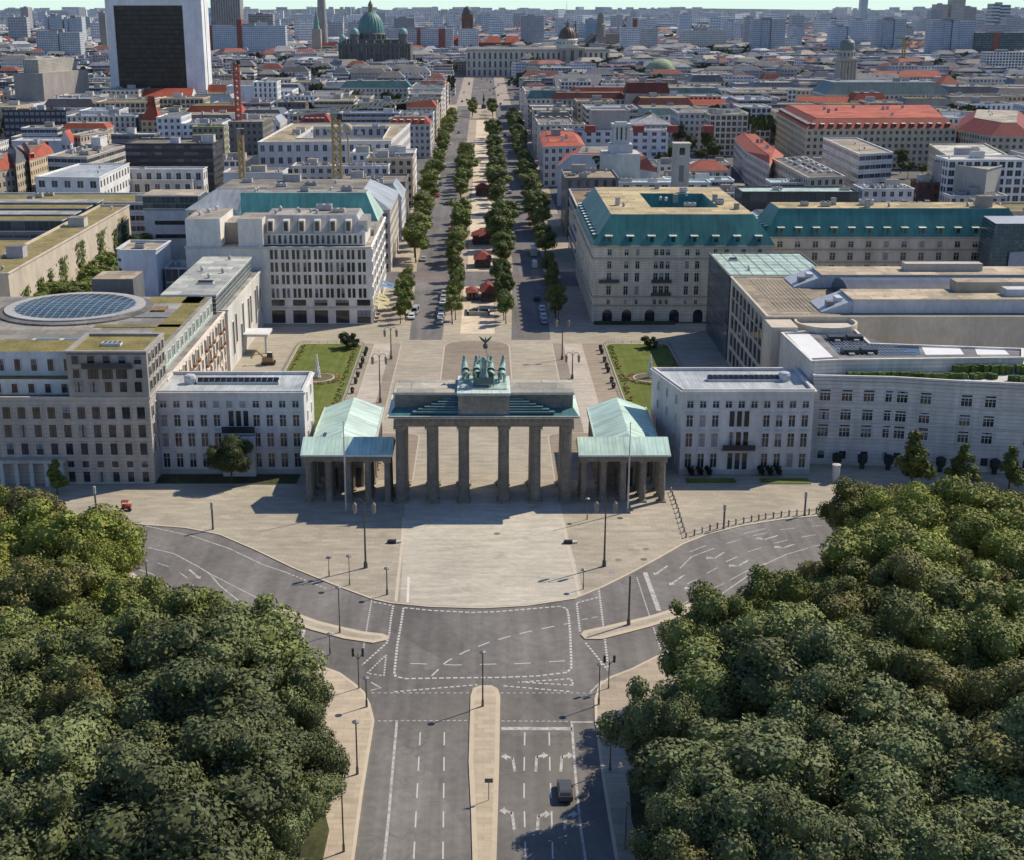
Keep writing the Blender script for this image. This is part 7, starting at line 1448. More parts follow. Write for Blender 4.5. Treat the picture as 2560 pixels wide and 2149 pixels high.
# trees in courts and behind houses
for r_, x, yb, yt, lab, wd in (('W', 790, 745, 600, 'bushy tree in a court left of the white lantern tower', 1.5), ('W', 1330, 900, 690, 'dark bushy tree right of the white lantern tower, front of its clump', 1.1), ('W', 1250, 800, 665, 'dark bushy tree right of the white lantern tower, back of its clump', 1.1), ('W', 1480, 960, 725, 'dark tree between the lantern tower and the plain square tower', 1.1),
                            ('W', 1665, 760, 465, 'tall dark tree, left one of the pair behind the plain square tower', .8), ('W', 1960, 860, 485, 'tall dark tree, right one of the pair behind the plain square tower', .75), ('W', 1900, 900, 690, 'spreading dark tree at the foot of the tall pair', 1.2), ('W', 620, 500, 360, 'green tree left of the windowless stage tower', 1.2),
                            ('U', 640, 775, 625, 'green tree between the scaffolded block and the courtyard office', 1.1), ('C', 1425, 990, 815, 'large round dark tree before the largest red roof', 1.3), ('C', 1390, 1090, 965, 'lighter bushy tree under the large round dark tree', 1.2), ('C', 1480, 1090, 990, 'small tree right of the lighter bushy one, before the white-roofed block', 1.1),
                            ('W', 1560, 900, 700, 'dark tree touching the left side of the plain square tower', 1.2), ('W', 1400, 850, 680, 'dark bushy tree in the middle of the clump right of the lantern tower', 1.2), ('W', 1780, 860, 560, 'dark tree between the tall pair behind the plain square tower', .9), ('W', 2030, 920, 640, 'dark tree at the right end of the tall pair', 1.1), ('C', 1345, 1060, 900, 'dark tree left of the large round one, before the largest red roof', 1.1)):
    X, Yw = at(r_, x, yb, 0); h = atY(r_, x, yt, Yw)[1]; tree('court_tree', X, Yw, h, (.055, .075, .022) if 'dark' in lab else (.11, .14, .03), lab, 'trees in courts', wide=wd)
for i in range(9):
    X, Yw = at('B', 445 + i * 36, 345 + (i % 3) * 18, 8); tree('garden_tree', X, Yw, rt.uniform(17, 24), (.05, .07, .02), f'large park tree before the slab with orange bays, {ordn(i)} from the green-domed cathedral', 'trees beside the cathedral', wide=1.3)
for xx, yy, lab in (('1300', '415', 'dark green tree before the palace front, below the brown dome'), ('1675', '385', 'green tree at the right end of the palace')):
    X, Yw = at('B', float(xx), float(yy), 8); tree('garden_tree', X, Yw, 22, (.055, .08, .02), lab, 'trees beside the palace', wide=1.4)
for i, (xx, yy) in enumerate(((105, 215), (150, 205), (190, 212), (220, 200))):
    X, Yw = at('A', xx, yy, 8); tree('garden_tree', X, Yw, 24, (.045, .065, .02), f'dark tree of the clump at the far upper left, {ordn(i)} from the picture edge', 'trees far left', wide=1.5)
for i, (xx, yy) in enumerate(((1410, 295), (1460, 280), (1500, 285))):
    X, Yw = at('C', xx, yy, 8); tree('garden_tree', X, Yw, 22, (.10, .13, .02), f'light green tree behind the small far crane, {ordn(i)} from its mast', 'trees by the far crane', wide=1.7)
# hedge trees at the ivy wall and climbing ivy
iw = bpy.data.objects['ivy_wall_building']
for k, y in enumerate((131, 143, 152, 164, 182, 205, 222, 232)):
    m = MB(); h = (12, 12, 13, 14, 15.5, 15, 13, 15.5)[k]; w = (1.7, 1.7, 1.4, 2.2, 2.8, 2.6, 1.8, 2.8)[k] * 1.35
    for q in range(int(80 * w)):
        z = rnd.uniform(.5, h) ; yy = y + rnd.gauss(0, w * .55) * (1.1 if z > h * .5 else .75); s = rnd.uniform(.3, .6); xo = -120.9 + rnd.uniform(.1, .55)
        m.face([(xo, yy - s, z - s * .4), (xo + .15, yy + s, z - s * .5), (xo, yy + s * .8, z + s), (xo + .2, yy - s * .8, z + s)], 'roof_green', rnd.choice(((.10, .14, .03), (.07, .11, .025), (.13, .15, .05))))
    m.build('ivy_column', iw)
for k in range(13):
    y = 122 + k * 9.6; tree('hedge_tree', -115.5 + rt.uniform(-.8, .8), y, rt.uniform(9, 11.5), (.12, .155, .034), f'small clipped tree along the ivy wall, {ordn(k)} from the near end', 'clipped trees along the ivy wall', cr=rt.choice(CL), tk=TL[0], base=9.9, wide=1.9)
# round box bushes on the lawns, small bushes at the embassy
for x, y, rr_, lab in ((-34.2, 111.5, 1.3, 'large clipped dome bush on the left lawn'), (41.8, 111.5, 1.0, 'clipped dome bush on the right lawn')):
    g = link('dome_bush', BALL, None, (x, y, .1)); g.color = (.035, .055, .015, 1); g.scale = (rr_, rr_, rr_ * .95); tag(g, lab, 'bush')
k = 0
for x in (38.2, 39.9, 41.5, 51.2, 52.8, 54.4):
    g = link('low_bush', BALL, None, (x, 14.4, 0)); g.color = (.012, .02, .008, 1); g.scale = (.33, .33, .62); tag(g, f'small dark bush before the black-balcony embassy, {ordn(k)} from its gate side', 'bush', 'small bushes before the embassy'); k += 1
# ---------------------------------------------------------------- street furniture
def pole_h(x, yb, yt): X, Y = at('D', x, yb); return X, Y, atY('D', x, yt, Y)[1]
PD = (.10, .095, .085)
def lantern_lamp(x, y, h, label, arms=2):
    g = empty('candelabra_lamp', (x, y, 0), label, 'street lamp', 'candelabra lamps around the gate')
    m = MB(); m.lathe(x, y, [(.34, 0), (.3, .9), (.17, 1.1), (.13, h * .5), (.10, h - 1.2)], 10, 'metal', PD); m.tube((x, y, h - 1.2), (x, y, h), .06, .03, 6, 'metal', PD); m.build('pole', g)
    for k in range(arms):
        a = math.pi * k * 2 / arms; cx, cy = math.cos(a), math.sin(a); m = MB(); P = [(x + cx * d, y + cy * d, z) for d, z in ((.05, h - 1.4), (.5, h - .7), (1.1, h - .7), (1.45, h - 1.2))]
        for p, q in zip(P, P[1:]): m.tube(p, q, .06, n=6, mat='metal', col=PD)
        m.build('arm', g); m = MB(); m.lathe(x + cx * 1.45, y + cy * 1.45, [(.06, h - 1.2), (.30, h - 1.5), (.34, h - 1.6), (.26, h - 2.9), (.12, h - 3.1)], 10, 'plaster', (.30, .26, .2)); m.build('lantern', g)
    return g
X, Y, h = pole_h(750, 1163, 1013); lantern_lamp(X, Y, h, 'tall two-armed lantern post on the plaza in front of the left guard house')
X, Y, h = pole_h(1239, 1160, 1011); lantern_lamp(X, Y, h, 'tall two-armed lantern post on the plaza in front of the right guard house')
for r_, x, yb, yt, lab in (('S', 790, 700, 215, 'two-armed lantern post on the left promenade of the inner square'), ('V', 865, 480, 205, 'two-armed lantern post on the right promenade of the inner square')):
    X, Y = at(r_, x, yb); lantern_lamp(X, Y, atY(r_, x, yt, Y)[1], lab)
for r_, x, yb, yt, lab in (('S', 893, 295, -30, 'slender post at the head of the left promenade'), ('V', 770, 298, -120, 'tall two-armed lantern post at the head of the right promenade')):
    X, Y = at(r_, x, yb); lantern_lamp(X, Y, atY(r_, x, yt, Y)[1], lab)
for r_, x, yb, yt, lab in (('S', 470, 1725, 890, 'white flagpole before the left guard house'), ('V', 1385, 1720, 900, 'white flagpole before the right guard house')):
    X, Y = at(r_, x, yb); h = atY(r_, x, yt, Y)[1]; g = empty('flagpole', (X, Y, 0), lab, 'flagpole', 'flagpoles before the guard houses'); m = MB(); m.lathe(X, Y, [(.16, .5), (.13, h * .5), (.07, h)], 10, 'paint', (.5, .5, .49)); m.build('pole', g); m = MB(); m.box(X - .35, X + .35, Y - .35, Y + .35, 0, .5, 'plaster', (.3, .28, .25)); m.build('base', g); m = MB(); m.ball((X, Y, h + .1), .14, 'paint', (.5, .45, .3), 8, 5); m.build('finial', g)
def lamp_post(x, yb, yt, label, thick=.09, head=True):
    X, Y, h = pole_h(x, yb, yt); g = empty('street_lamp', (X, Y, 0), label, 'street lamp', 'slim street lamps around the crossing'); m = MB(); m.lathe(X, Y, [(thick * 1.7, 0), (thick * 1.6, .8), (thick, 1), (thick * .8, h)], 8, 'metal', (.12, .115, .11)); m.build('pole', g)
    if head: m = MB(); m.lathe(X, Y, [(.1, h - .1), (.42, h), (.44, h + .1), (.1, h + .3)], 10, 'metal', (.2, .2, .2)); m.build('lamp_head', g)
lamp_post(675, 1180, 1143, 'short slim post on the plaza kerb left of the pale gate lane', .06); lamp_post(717, 1198, 1140, 'slim lamp post on the plaza kerb, second left of the gate lane', .06); lamp_post(794, 1218, 1165, 'grey post at the left corner of the gate lane', .1); lamp_post(697, 1296, 1205, 'slim dark lamp post at the left traffic island', .08)
lamp_post(677, 1340, 1300, 'short dark post at the edge of the left wood', .07); lamp_post(752, 1448, 1390, 'dark lamp post on the kerb corner left of the wide road', .09); lamp_post(705, 1745, 1622, 'lamp post on the left kerb nearest the viewer', .09); lamp_post(733, 1586, 1480, 'lamp post on the left kerb half-way down the wide road', .1)
lamp_post(1196, 1207, 1168, 'short thin post at the right corner of the gate lane', .06); lamp_post(1289, 1280, 1180, 'thick grey lamp post on the right traffic island', .16, False); lamp_post(1204, 1064, 1022, 'thin post before the right guard house', .06); lamp_post(1228, 1443, 1362, 'dark lamp post at the right kerb corner of the wide road', .08)
lamp_post(1251, 1578, 1488, 'lamp post on the right kerb half-way down the wide road, in tree shade', .09); lamp_post(1282, 1740, 1650, 'lamp post on the right kerb nearest the viewer', .09); lamp_post(990, 1447, 1337, 'lamp post on the head of the central strip', .1); lamp_post(303, 1203, 1150, 'grey lamp post on the kerb by the left wood', .12)
def stele(x, yb, yt, label):
    X, Y, h = pole_h(x, yb, yt); g = empty('light_column', (X, Y, 0), label, 'light column', 'grey light columns along the plaza edge'); m = MB(); m.lathe(X, Y, [(.22, 0), (.22, .3), (.17, .35), (.17, h * .72)], 10, 'metal', (.16, .155, .15)); m.build('pole', g); m = MB(); m.lathe(X, Y, [(.2, h * .72), (.24, h * .75), (.24, h - .1), (.18, h)], 10, 'plaster', (.42, .41, .38)); m.build('light_tube', g)
stele(198, 1052, 996, 'grey light column at the left end of the plaza'); stele(437, 1084, 1028, 'grey light column on the plaza kerb before the white embassy'); stele(1484, 1083, 1033, 'grey light column on the bollard line right of the plaza'); stele(1650, 1055, 1007, 'grey light column at the tip of the right wood')
def signal(x, yb, yt, label):
    X, Y, h = pole_h(x, yb, yt); g = empty('traffic_light', (X, Y, 0), label, 'traffic light', 'traffic lights at the crossing'); m = MB(); m.lathe(X, Y, [(.12, 0), (.08, .5), (.07, h * .86)], 8, 'metal', (.13, .125, .12)); m.build('pole', g)
    for s in (-1, 1):
        m = MB(); m.tube((X, Y, h * .72), (X + s * .55, Y, h * .86), .05, n=6, mat='metal', col=(.13, .125, .12)); m.build('arm', g); m = MB(); m.box(X + s * .62 - .15, X + s * .62 + .15, Y - .14, Y + .12, h * .8, h, 'metal', (.05, .055, .05), bottom=True)
        for q, c in enumerate(((.25, .03, .02), (.28, .2, .03), (.03, .2, .08))): m.box(X + s * .62 - .1, X + s * .62 + .1, Y - .16, Y - .14, h - .32 - q * .3, h - .12 - q * .3, 'paint', tuple(v * .4 for v in c))
        m.build('signal_head', g)
signal(736, 1410, 1328, 'two-armed traffic light at the left kerb corner of the crossing'); signal(1248, 1410, 1343, 'two-armed traffic light at the right kerb corner of the crossing')
# bollards with a chain
BP = pts('D', '1376,1008 1379,1016 1382,1024 1385,1032 1388,1041 1391,1050 1394,1060 1397,1070 1400,1080 1403,1090 1407,1101 1424,1097 1440,1092 1456,1087 1471,1083 1494,1078 1509,1075 1525,1072 1541,1068 1556,1066 1570,1063 1586,1061 1602,1059 1618,1057 1634,1056 1659,1054 1674,1052 1690,1050')
for k, (x, y) in enumerate(BP):
    g = MB(); h = .95 if k < 11 else 1.15; g.lathe(x, y, [(.17, 0), (.15, .1), (.13, h - .25), (.18, h - .22), (.15, h - .05), (.05, h)], 10, 'metal', (.22, .21, .2) if k % 4 else (.34, .33, .32)); o = g.build('bollard', loc=(x, y, 0))
    side = 'running out from the right guard house' if k < 11 else 'along the road bend right of the plaza'; kk = k if k < 11 else k - 11
    tag(o, f'iron bollard, {ordn(kk)} of the chained line {side}', 'bollard', 'chained bollards right of the plaza')
m = MB()
for a, b_ in zip(BP, BP[1:]):
    pr = None
    for t in range(6): u = t / 5; p = (a[0] * (1 - u) + b_[0] * u, a[1] * (1 - u) + b_[1] * u, .85 - .5 * u * (1 - u)); pr and m.tube(pr, p, .035, n=4, mat='metal', col=(.1, .1, .1), cap=False); pr = p
o = m.build('chain'); tag(o, 'sagging black chain strung between the bollards right of the plaza', 'chain')
# fountains
for sx, lab in ((-1, 'round fountain with a white spray on the left lawn'), (1, 'round fountain with a white spray on the right lawn')):
    cx, cy = sx * 38.6, 82; g = empty('fountain', (cx, cy, .14), lab, 'fountain', 'fountains on the lawns')
    m = MB(); m.lathe(cx, cy, [(4.0, .14), (4.0, .45), (3.6, .5), (3.55, .35)], 40, 'stone_paving', (.42, .39, .33)); m.build('basin', g); m = MB(); m.face([(cx + 3.58 * math.cos(2 * math.pi * k / 40), cy + 3.58 * math.sin(2 * math.pi * k / 40), .42) for k in range(40)], 'plaster', (.12, .11, .05)); m.build('water', g)
    m = MB()
    for k in range(260):
        a, d = rnd.uniform(0, 6.28), rnd.uniform(4.2, 5.4); x, y = cx + d * math.cos(a), cy + d * math.sin(a); s = rnd.uniform(.2, .35); m.ball((x, y, .2), s, 'roof_green', rnd.choice(((.36, .32, .12), (.16, .17, .04), (.30, .10, .08), (.13, .16, .04))), 5, 3)
    m.build('flower_ring', g)
    m = MB(); mw = 'paint'
    for k in range(420):
        z = 5.4 * rnd.random() ** 1.3; rr = .12 + .75 * (1 - z / 5.4) ** 1.2; a = rnd.uniform(0, 6.28); d = rr * rnd.random() ** .5; s = rnd.uniform(.05, .13); m.ball((cx + d * math.cos(a), cy + d * math.sin(a), .45 + z), s, mw, (.8, .82, .84), 5, 3, 1.8)
    m.build('spray', g)
# flower beds and low fences round the lawns, planters
for sx, w_ in ((-1, 'left'), (1, 'right')):
    m = MB()
    for k in range(260):
        y = rnd.uniform(40, 115); x = sx * (31.6 + rnd.uniform(0, 1.3)) if rnd.random() < .6 else sx * (46.3 - rnd.uniform(0, 1.1)); m.ball((x, y, .22), rnd.uniform(.15, .32), 'roof_green', rnd.choice(((.07, .11, .025), (.10, .13, .03), (.28, .08, .05), (.30, .24, .12), (.09, .12, .03))), 5, 3)
    o = m.build('flower_bed'); tag(o, f'border of small red and cream flowers edging the {w_} lawn', 'flower bed'); o['kind'] = 'stuff'
    P = rrect(-47.6, -30.4, 37.6, 116.9, 3, True, True); P = ccw([(-x, y) for x, y in P] if sx > 0 else P); m = MB()
    for a, b_ in zip(P, P[1:] + P[:1]):
        L = math.hypot(b_[0] - a[0], b_[1] - a[1]); n = max(1, int(L / 2.2))
        for k in range(n): u = k / n; x, y = a[0] + (b_[0] - a[0]) * u, a[1] + (b_[1] - a[1]) * u; m.box(x - .04, x + .04, y - .04, y + .04, 0, .75, 'metal', (.2, .2, .19))
        for z in (.4, .72): m.tube((*a, z), (*b_, z), .03, n=4, mat='metal', col=(.24, .24, .23), cap=False)
    o = m.build('lawn_railing'); tag(o, f'low metal railing round the {w_} lawn', 'railing')
    for k, y in enumerate((50, 58, 70, 78, 84, 92, 97, 104, 108) if sx < 0 else (52, 56, 74, 79, 88, 92, 98, 106, 110)):
        x = sx * 29.4; g = MB(); g.lathe(x, y, [(.32, 0), (.42, .5), (.45, .55)], 10, 'metal', (.08, .08, .085)); o = g.build('planter_tub', loc=(x, y, 0)); tag(o, f'dark tub with a clipped ball bush, {ordn(k)} from the gate beside the {w_} lawn', 'planter', 'tubs beside the lawns'); g2 = MB()
        for q in range(26): a_, b2 = rnd.uniform(0, 6.28), rnd.uniform(-1, 1); g2.ball((x + .38 * math.cos(a_) * math.sqrt(1 - b2 * b2), y + .38 * math.sin(a_) * math.sqrt(1 - b2 * b2), .95 + .4 * b2), .18, 'roof_green', (.035, .05, .02), 5, 3)
        g2.build('foliage', o)
# pavilions with red roofs on the promenade
def pavilion(x0, x1, y0, y1, h, rh, label):
    g = empty('red_pavilion', ((x0 + x1) / 2, (y0 + y1) / 2, 0), label, 'pavilion', 'red-roofed pavilions on the promenade'); m = MB(); m.box(x0 + .5, x1 - .5, y0 + .5, y1 - .5, 0, h, 'plaster', (.10, .06, .05)); m.build('wall', g)
    P = rect(x0, x1, y0, y1); I = inset(P, min(x1 - x0, y1 - y0) * .42); m = MB()
    for k in range(4): j = (k + 1) % 4; m.face([(*P[k], h), (*P[j], h), (*I[j], h + rh), (*I[k], h + rh)], 'roof_tile', (.25, .055, .042))
    m.face([(*p, h + rh) for p in I], 'roof_tile', (.25, .055, .042)); m.face([(*p, h - .02) for p in P[::-1]], 'plaster', (.1, .05, .04)); m.build('roof', g)
    for k in range(3):
        xx = x0 + 1 + (x1 - x0 - 2) * k / 2; m = MB(); m.box(xx - .7, xx + .7, y0 + .42, y0 + .5, .9, 2.3, 'window_glass', (.07, .06, .05)); m.build('window', g)
pavilion(-1.2, 4.0, 168, 178, 3.0, 1.9, 'large red-roofed pavilion, nearest on the promenade'); pavilion(-5.4, -1.4, 170, 177, 2.4, .9, 'low flat red canopy attached left of the nearest pavilion')
pavilion(-3.4, 2.6, 222, 231, 2.9, 2.0, 'red-roofed pavilion just beyond the side street crossing'); pavilion(-4.5, 4.2, 268, 279, 2.9, 2.0, 'wide red-roofed pavilion with hipped wings, third along the promenade'); pavilion(-4, 3, 400, 412, 3.2, 2.0, 'dark red pavilion far down the promenade')
g = empty('subway_entrance', (-1.5, 152, 0), 'dark stair opening with low stone walls on the promenade', 'subway entrance'); m = MB(); m.box(-4.6, 1.7, 150, 150.4, 0, 1.1, 'plaster', (.42, .38, .32)); m.box(-4.6, -4.2, 150, 158.5, 0, 1.1, 'plaster', (.42, .38, .32)); m.box(1.3, 1.7, 150, 158.5, 0, 1.1, 'plaster', (.42, .38, .32)); m.build('parapet', g); m = MB(); m.face([(-4.2, 150.4, .03), (1.3, 150.4, .03), (1.3, 158.5, .03), (-4.2, 158.5, .03)], 'plaster', (.02, .02, .022)); m.build('stair_dark_sheet', g); m = MB()  # flat near-black sheet paints the darkness of the stair opening
for k in range(6): m.box(-1.6, -1.3, 151 + k * 1.2, 151.8 + k * 1.2, .04, .9, 'metal', (.3, .3, .29))
m.build('handrail', g)
for k in range(6):
    y = 140.8 + k * 2.6 if k < 4 else 136; 
m = MB(); m.box(-.4, .4, 953, 960, 0, 5.6, 'plaster', (.06, .06, .065)); m.lathe(0, 956, [(.9, 5.6), (1.1, 8), (.5, 9.5), (.3, 11.5), (.1, 13)], 8, 'bronze', (.06, .07, .065)); m.box(-2, 2, 952, 961, 0, 3, 'plaster', (.08, .08, .08)); o = m.build('equestrian_monument', loc=(0, 956, 0)); tag(o, 'dark tall monument between two trees at the far end of the promenade', 'monument')
# awnings and parasols at the grid office block
for k, y in enumerate((143, 147.5, 152.5, 156.5, 170, 175)):
    c = (.46, .40, .17) if k < 4 else (.10, .2, .38); m = MB(); m.face([(-30.2, y, 4.6), (-30.2, y + 3, 4.6), (-26.6, y + 3, 3.5), (-26.6, y, 3.5)][::-1], 'paint', c); m.face([(-26.6, y, 3.5), (-26.6, y + 3, 3.5), (-26.6, y + 3, 3.1), (-26.6, y, 3.1)], 'paint', c); m.box(-30.3, -30.15, y, y + 3, 4.5, 4.7, 'metal', (.3, .3, .3)); m.build('awning', bpy.data.objects['grid_office_block'])
# ---------------------------------------------------------------- vehicles
def car(x, y, z, rz, col, label, L=4.4, W=1.8, H=1.45, van=False, group='cars along the boulevard'):
    g = empty('parked_car', (0, 0, 0), label, 'car', group); hl, hw = L / 2, W / 2
    prof = [(-hl, .35), (-hl, .72), (-hl * .93, .85), (-hl * .5, .92), (-hl * .28, H - .06), (-hl * .2, H), (hl * .55, H), (hl * .68, H - .08), (hl * .93, .98), (hl, .9), (hl, .35)] if not van else [(-hl, .35), (-hl, .9), (-hl * .82, 1.05), (-hl * .6, H - .1), (-hl * .5, H), (hl * .95, H), (hl, H - .1), (hl, .35)]
    m = MB(); n = len(prof); tp = lambda zz: hw * (1 - .22 * max(0, (zz - .9)) / max(.4, H - .9) * (0 if zz < .92 else 1))
    Lf = [(-tp(zz), u, zz) for u, zz in prof]; Rt = [(tp(zz), u, zz) for u, zz in prof]
    m.loft(Rt, Lf, 'paint', col); m.face(Lf, 'paint', col); m.face(Rt[::-1], 'paint', col); m.build('body', g)
    m = MB(); zz0, zz1 = .95, H - .1
    for s in (-1, 1):
        Q = [(s * (tp(zz0) + .012), -hl * .42, zz0), (s * (tp(zz0) + .012), hl * .72, zz0), (s * (tp(zz1) + .012), hl * .56, zz1), (s * (tp(zz1) + .012), -hl * .22, zz1)]; m.face(Q if s > 0 else Q[::-1], 'car_glass', (.02, .024, .03))
    if not van:
        w = hw * .76; m.face([(-w, -hl * .5 - .03, .95), (w, -hl * .5 - .03, .95), (w * .94, -hl * .28 - .03, H - .1), (-w * .94, -hl * .28 - .03, H - .1)], 'car_glass', (.02, .024, .03)); m.face([(w, hl * .93, 1.02), (-w, hl * .93, 1.02), (-w * .94, hl * .69 + .03, H - .12), (w * .94, hl * .69 + .03, H - .12)], 'car_glass', (.02, .024, .03))
    else: w = hw * .85; m.face([(-w, -hl * .82 - .02, 1.1), (w, -hl * .82 - .02, 1.1), (w * .92, -hl * .6 - .02, H - .15), (-w * .92, -hl * .6 - .02, H - .15)], 'car_glass', (.02, .024, .03))
    m.build('window_glass', g)
    for sx in (-1, 1):
        for sy in (-.62, .6):
            m = MB(); m.tube((sx * (hw - .2), sy * hl, .32), (sx * (hw + .01), sy * hl, .32), .32, n=12, mat='metal', col=(.02, .02, .02)); m.tube((sx * (hw + .0), sy * hl, .32), (sx * (hw + .02), sy * hl, .32), .18, n=8, mat='metal', col=(.3, .3, .3)); m.build('wheel', g)
    for sx in (-1, 1): m = MB(); m.box(sx * hw * .7 - .18, sx * hw * .7 + .18, -hl - .01, -hl + .1, .62, .76, 'paint', (.6, .6, .58), bottom=True); m.build('headlight', g)
    for sx in (-1, 1): m = MB(); m.box(sx * hw * .75 - .15, sx * hw * .75 + .15, hl - .1, hl + .01, .7, .86, 'paint', (.35, .02, .02), bottom=True); m.build('tail_light', g)
    g.location = (x, y, z); g.rotation_euler[2] = rz; return g
CW = (.62, .63, .63); SIL = (.36, .37, .38); BLK = (.03, .03, .035); BLU = (.05, .09, .17)
X, Y = at('P', 1372, 690); car(X, Y, -.12, math.pi, (.07, .075, .09), 'dark car driving in the tree shade on the wide road', 3.7, 1.6, 1.3, group='cars on the wide road')
X, Y = at('F', 436, 872); car(X, Y, .0, 0, CW, 'white car parked at the corner before the grid office block'); car(X + .8, Y + 6.5, .0, -.15, SIL, 'white van parked behind the corner car', L=5.2, H=2.1, van=True)
cc = [SIL, CW, (.5, .5, .48), BLK, CW, SIL, (.3, .3, .3)]
for k in range(7): car(-11.9, 140.5 + k * 6.2, .0, 0, cc[k], f'{["silver", "white", "cream", "black", "white", "silver", "grey"][k]} car, {ordn(k)} from the square in the line by the left tree row')
for k in range(4): car(16.6, 141 + k * 5.4, .0, math.pi, (SIL, CW, SIL, CW)[k], f'{["silver", "white", "silver", "white"][k]} taxi, {ordn(k)} in the shaded line before the grand hotel')
car(15.6, 171, .0, math.pi, BLK, 'black car alone in the shade before the grand hotel'); car(16.9, 224, .0, math.pi, CW, 'white van just beyond the side street in the shade', L=5.6, H=2.3, van=True); car(17.4, 248, .0, math.pi, (.5, .52, .54), 'white coach half hidden under the right tree row', L=10, W=2.4, H=3.0, van=True)
rv = random.Random(3)
for k, (x, y) in enumerate(((-20.5, 236), (-20.8, 262), (-13, 300), (-20.9, 318), (-16, 372), (-21, 398), (-21, 440), (-14, 500), (-20.9, 520), (-15, 610), (-21, 640), (-17, 720), (10, 300), (18.6, 330), (12, 410), (18.8, 470), (11, 580), (18.9, 600), (14, 700), (18.9, 760))):
    nm, c = rv.choice((('white', CW), ('silver', SIL), ('black', BLK), ('dark blue', BLU), ('red', (.3, .04, .03)))); car(x, y, .0, 0 if x < 0 else math.pi, c, f'{nm} car on the {"left" if x < 0 else "right"} carriageway, {ordn(k if x < 0 else k - 12)} beyond the side street')
for k in range(16): x, y = rv.choice((-1, 1)) * rv.uniform(2, 22), 1000 + k * 28 + rv.uniform(0, 12); nm, c = rv.choice((('white', CW), ('silver', SIL), ('black', BLK))); m = MB(); m.box(-.9, .9, -2.2, 2.2, .3, .95, 'paint', c); m.prism([(-.8, -1.2), (.8, -1.2), (.8, 1.7), (-.8, 1.7)], .95, 1.45, 'car_glass', (.03, .03, .03), 'paint', c); o = m.build('far_car', loc=None); o.location = (x, y, 0); tag(o, f'tiny {nm} car at the far end of the boulevard, {ordn(k)} before the palace', 'car', 'cars far down the boulevard')
# small things on the plaza
X, Y = at('H', 780, 1035); g = empty('red_cart', (X, Y, 0), 'small red rickshaw cart alone on the left of the plaza', 'cart'); m = MB(); m.prism([(X - .9, Y - .5), (X + .6, Y - .5), (X + .6, Y + .5), (X - .9, Y + .5)], .4, 1.0, 'paint', (.30, .04, .03)); m.build('body', g); m = MB(); m.prism([(X - 1., Y - .5), (X + .2, Y - .5), (X + .2, Y + .5), (X - 1., Y + .5)], 1.6, 1.7, 'paint', (.28, .04, .03)); m.box(X - .9, X - .8, Y - .45, Y - .38, 1.0, 1.6, 'metal', (.1, .1, .1)); m.box(X + .05, X + .12, Y - .45, Y - .38, 1.0, 1.6, 'metal', (.1, .1, .1)); m.build('canopy', g)
for q in (-.8, .5): m = MB(); m.tube((X + q, Y - .68, .35), (X + q, Y - .6, .35), .36, n=12, mat='metal', col=(.03, .03, .03)); m.build('wheel', g)
for xx, yy, lab in ((330, 184, 'black and white floodlight lying left of the pale gate lane'), (1405, 186, 'black and white floodlight lying on the right edge of the gate lane')):
    X, Y = at('M', xx, yy); g = empty('ground_floodlight', (X, Y, 0), lab, 'floodlight', 'floodlights beside the gate lane'); m = MB(); m.prism(ccw([(X - 1.1, Y - .35), (X + .3, Y - .45), (X + .4, Y + .3), (X - .9, Y + .35)]), .01, .5, 'metal', (.025, .025, .03)); m.build('housing', g); m = MB(); m.prism(ccw([(X + .35, Y - .4), (X + 1.2, Y - .1), (X + 1.1, Y + .3), (X + .4, Y + .3)]), .01, .35, 'paint', (.6, .6, .58)); m.build('shield', g)
for r_, xx, yy, c, lab in (('M', 1710, 33, (.09, .10, .12), 'dark access cover near the right flagpole'), ('M', 1665, 358, (.30, .30, .31), 'grey square cover on the plaza near the right lamp'), ('M', 958, 128, (.22, .18, .13), 'round brown manhole cover in the gate lane'), ('M', 1870, 222, (.25, .21, .16), 'round cover near the bollard line'), ('M', 1855, 285, (.2, .16, .11), 'brown round cover nearest the road bend'), ('M', 1700, 288, (.26, .22, .17), 'pale round cover on the right part of the plaza')):
    X, Y = at(r_, xx, yy); m = MB(); m.lathe(X, Y, [(.55, .012), (.5, .03)], 14, 'metal', c); o = m.build('manhole_cover', loc=(X, Y, 0)); tag(o, lab, 'manhole cover')
X, Y = at('P', 908, 730); g = empty('road_sign', (X, Y, 0), 'small sign post on the central strip of the wide road', 'road sign'); m = MB(); m.lathe(X, Y, [(.05, .02), (.05, 2.6)], 8, 'metal', (.2, .2, .2)); m.build('pole', g); m = MB(); m.box(X - .45, X + .45, Y - .04, Y + .02, 2.2, 2.7, 'paint', (.12, .12, .13), bottom=True); m.build('sign_plate', g)
X, Y = at('K', 948, 860); m = MB(); m.lathe(X, Y, [(.7, 0), (.7, 3.0), (.8, 3.05), (.8, 3.3), (.1, 3.5)], 14, 'plaster', (.45, .44, .42)); o = m.build('advert_column', loc=(X, Y, 0)); tag(o, 'stout pale round column on the pavement before the pale stone embassy', 'advertising column')
for k, xx in enumerate((955, 1105, 1258, 1562, 1875)):
    X, Y = at('K', xx, 775); m = MB(); Y = min(Y, 21 - (X - 62) * .13 - 1.2); m.lathe(X, Y, [(.45, 0), (.5, .9), (.9, 1.4), (.95, 2.6), (.5, 2.9), (.05, 3.0)], 10, 'roof_green', (.025, .035, .03)); o = m.build('covered_shrub', loc=(X, Y, 0)); tag(o, f'dark clipped shrub in a tub before the pale stone embassy, {ordn(k)} from the white one', 'shrub', 'tub shrubs before the stone embassy')
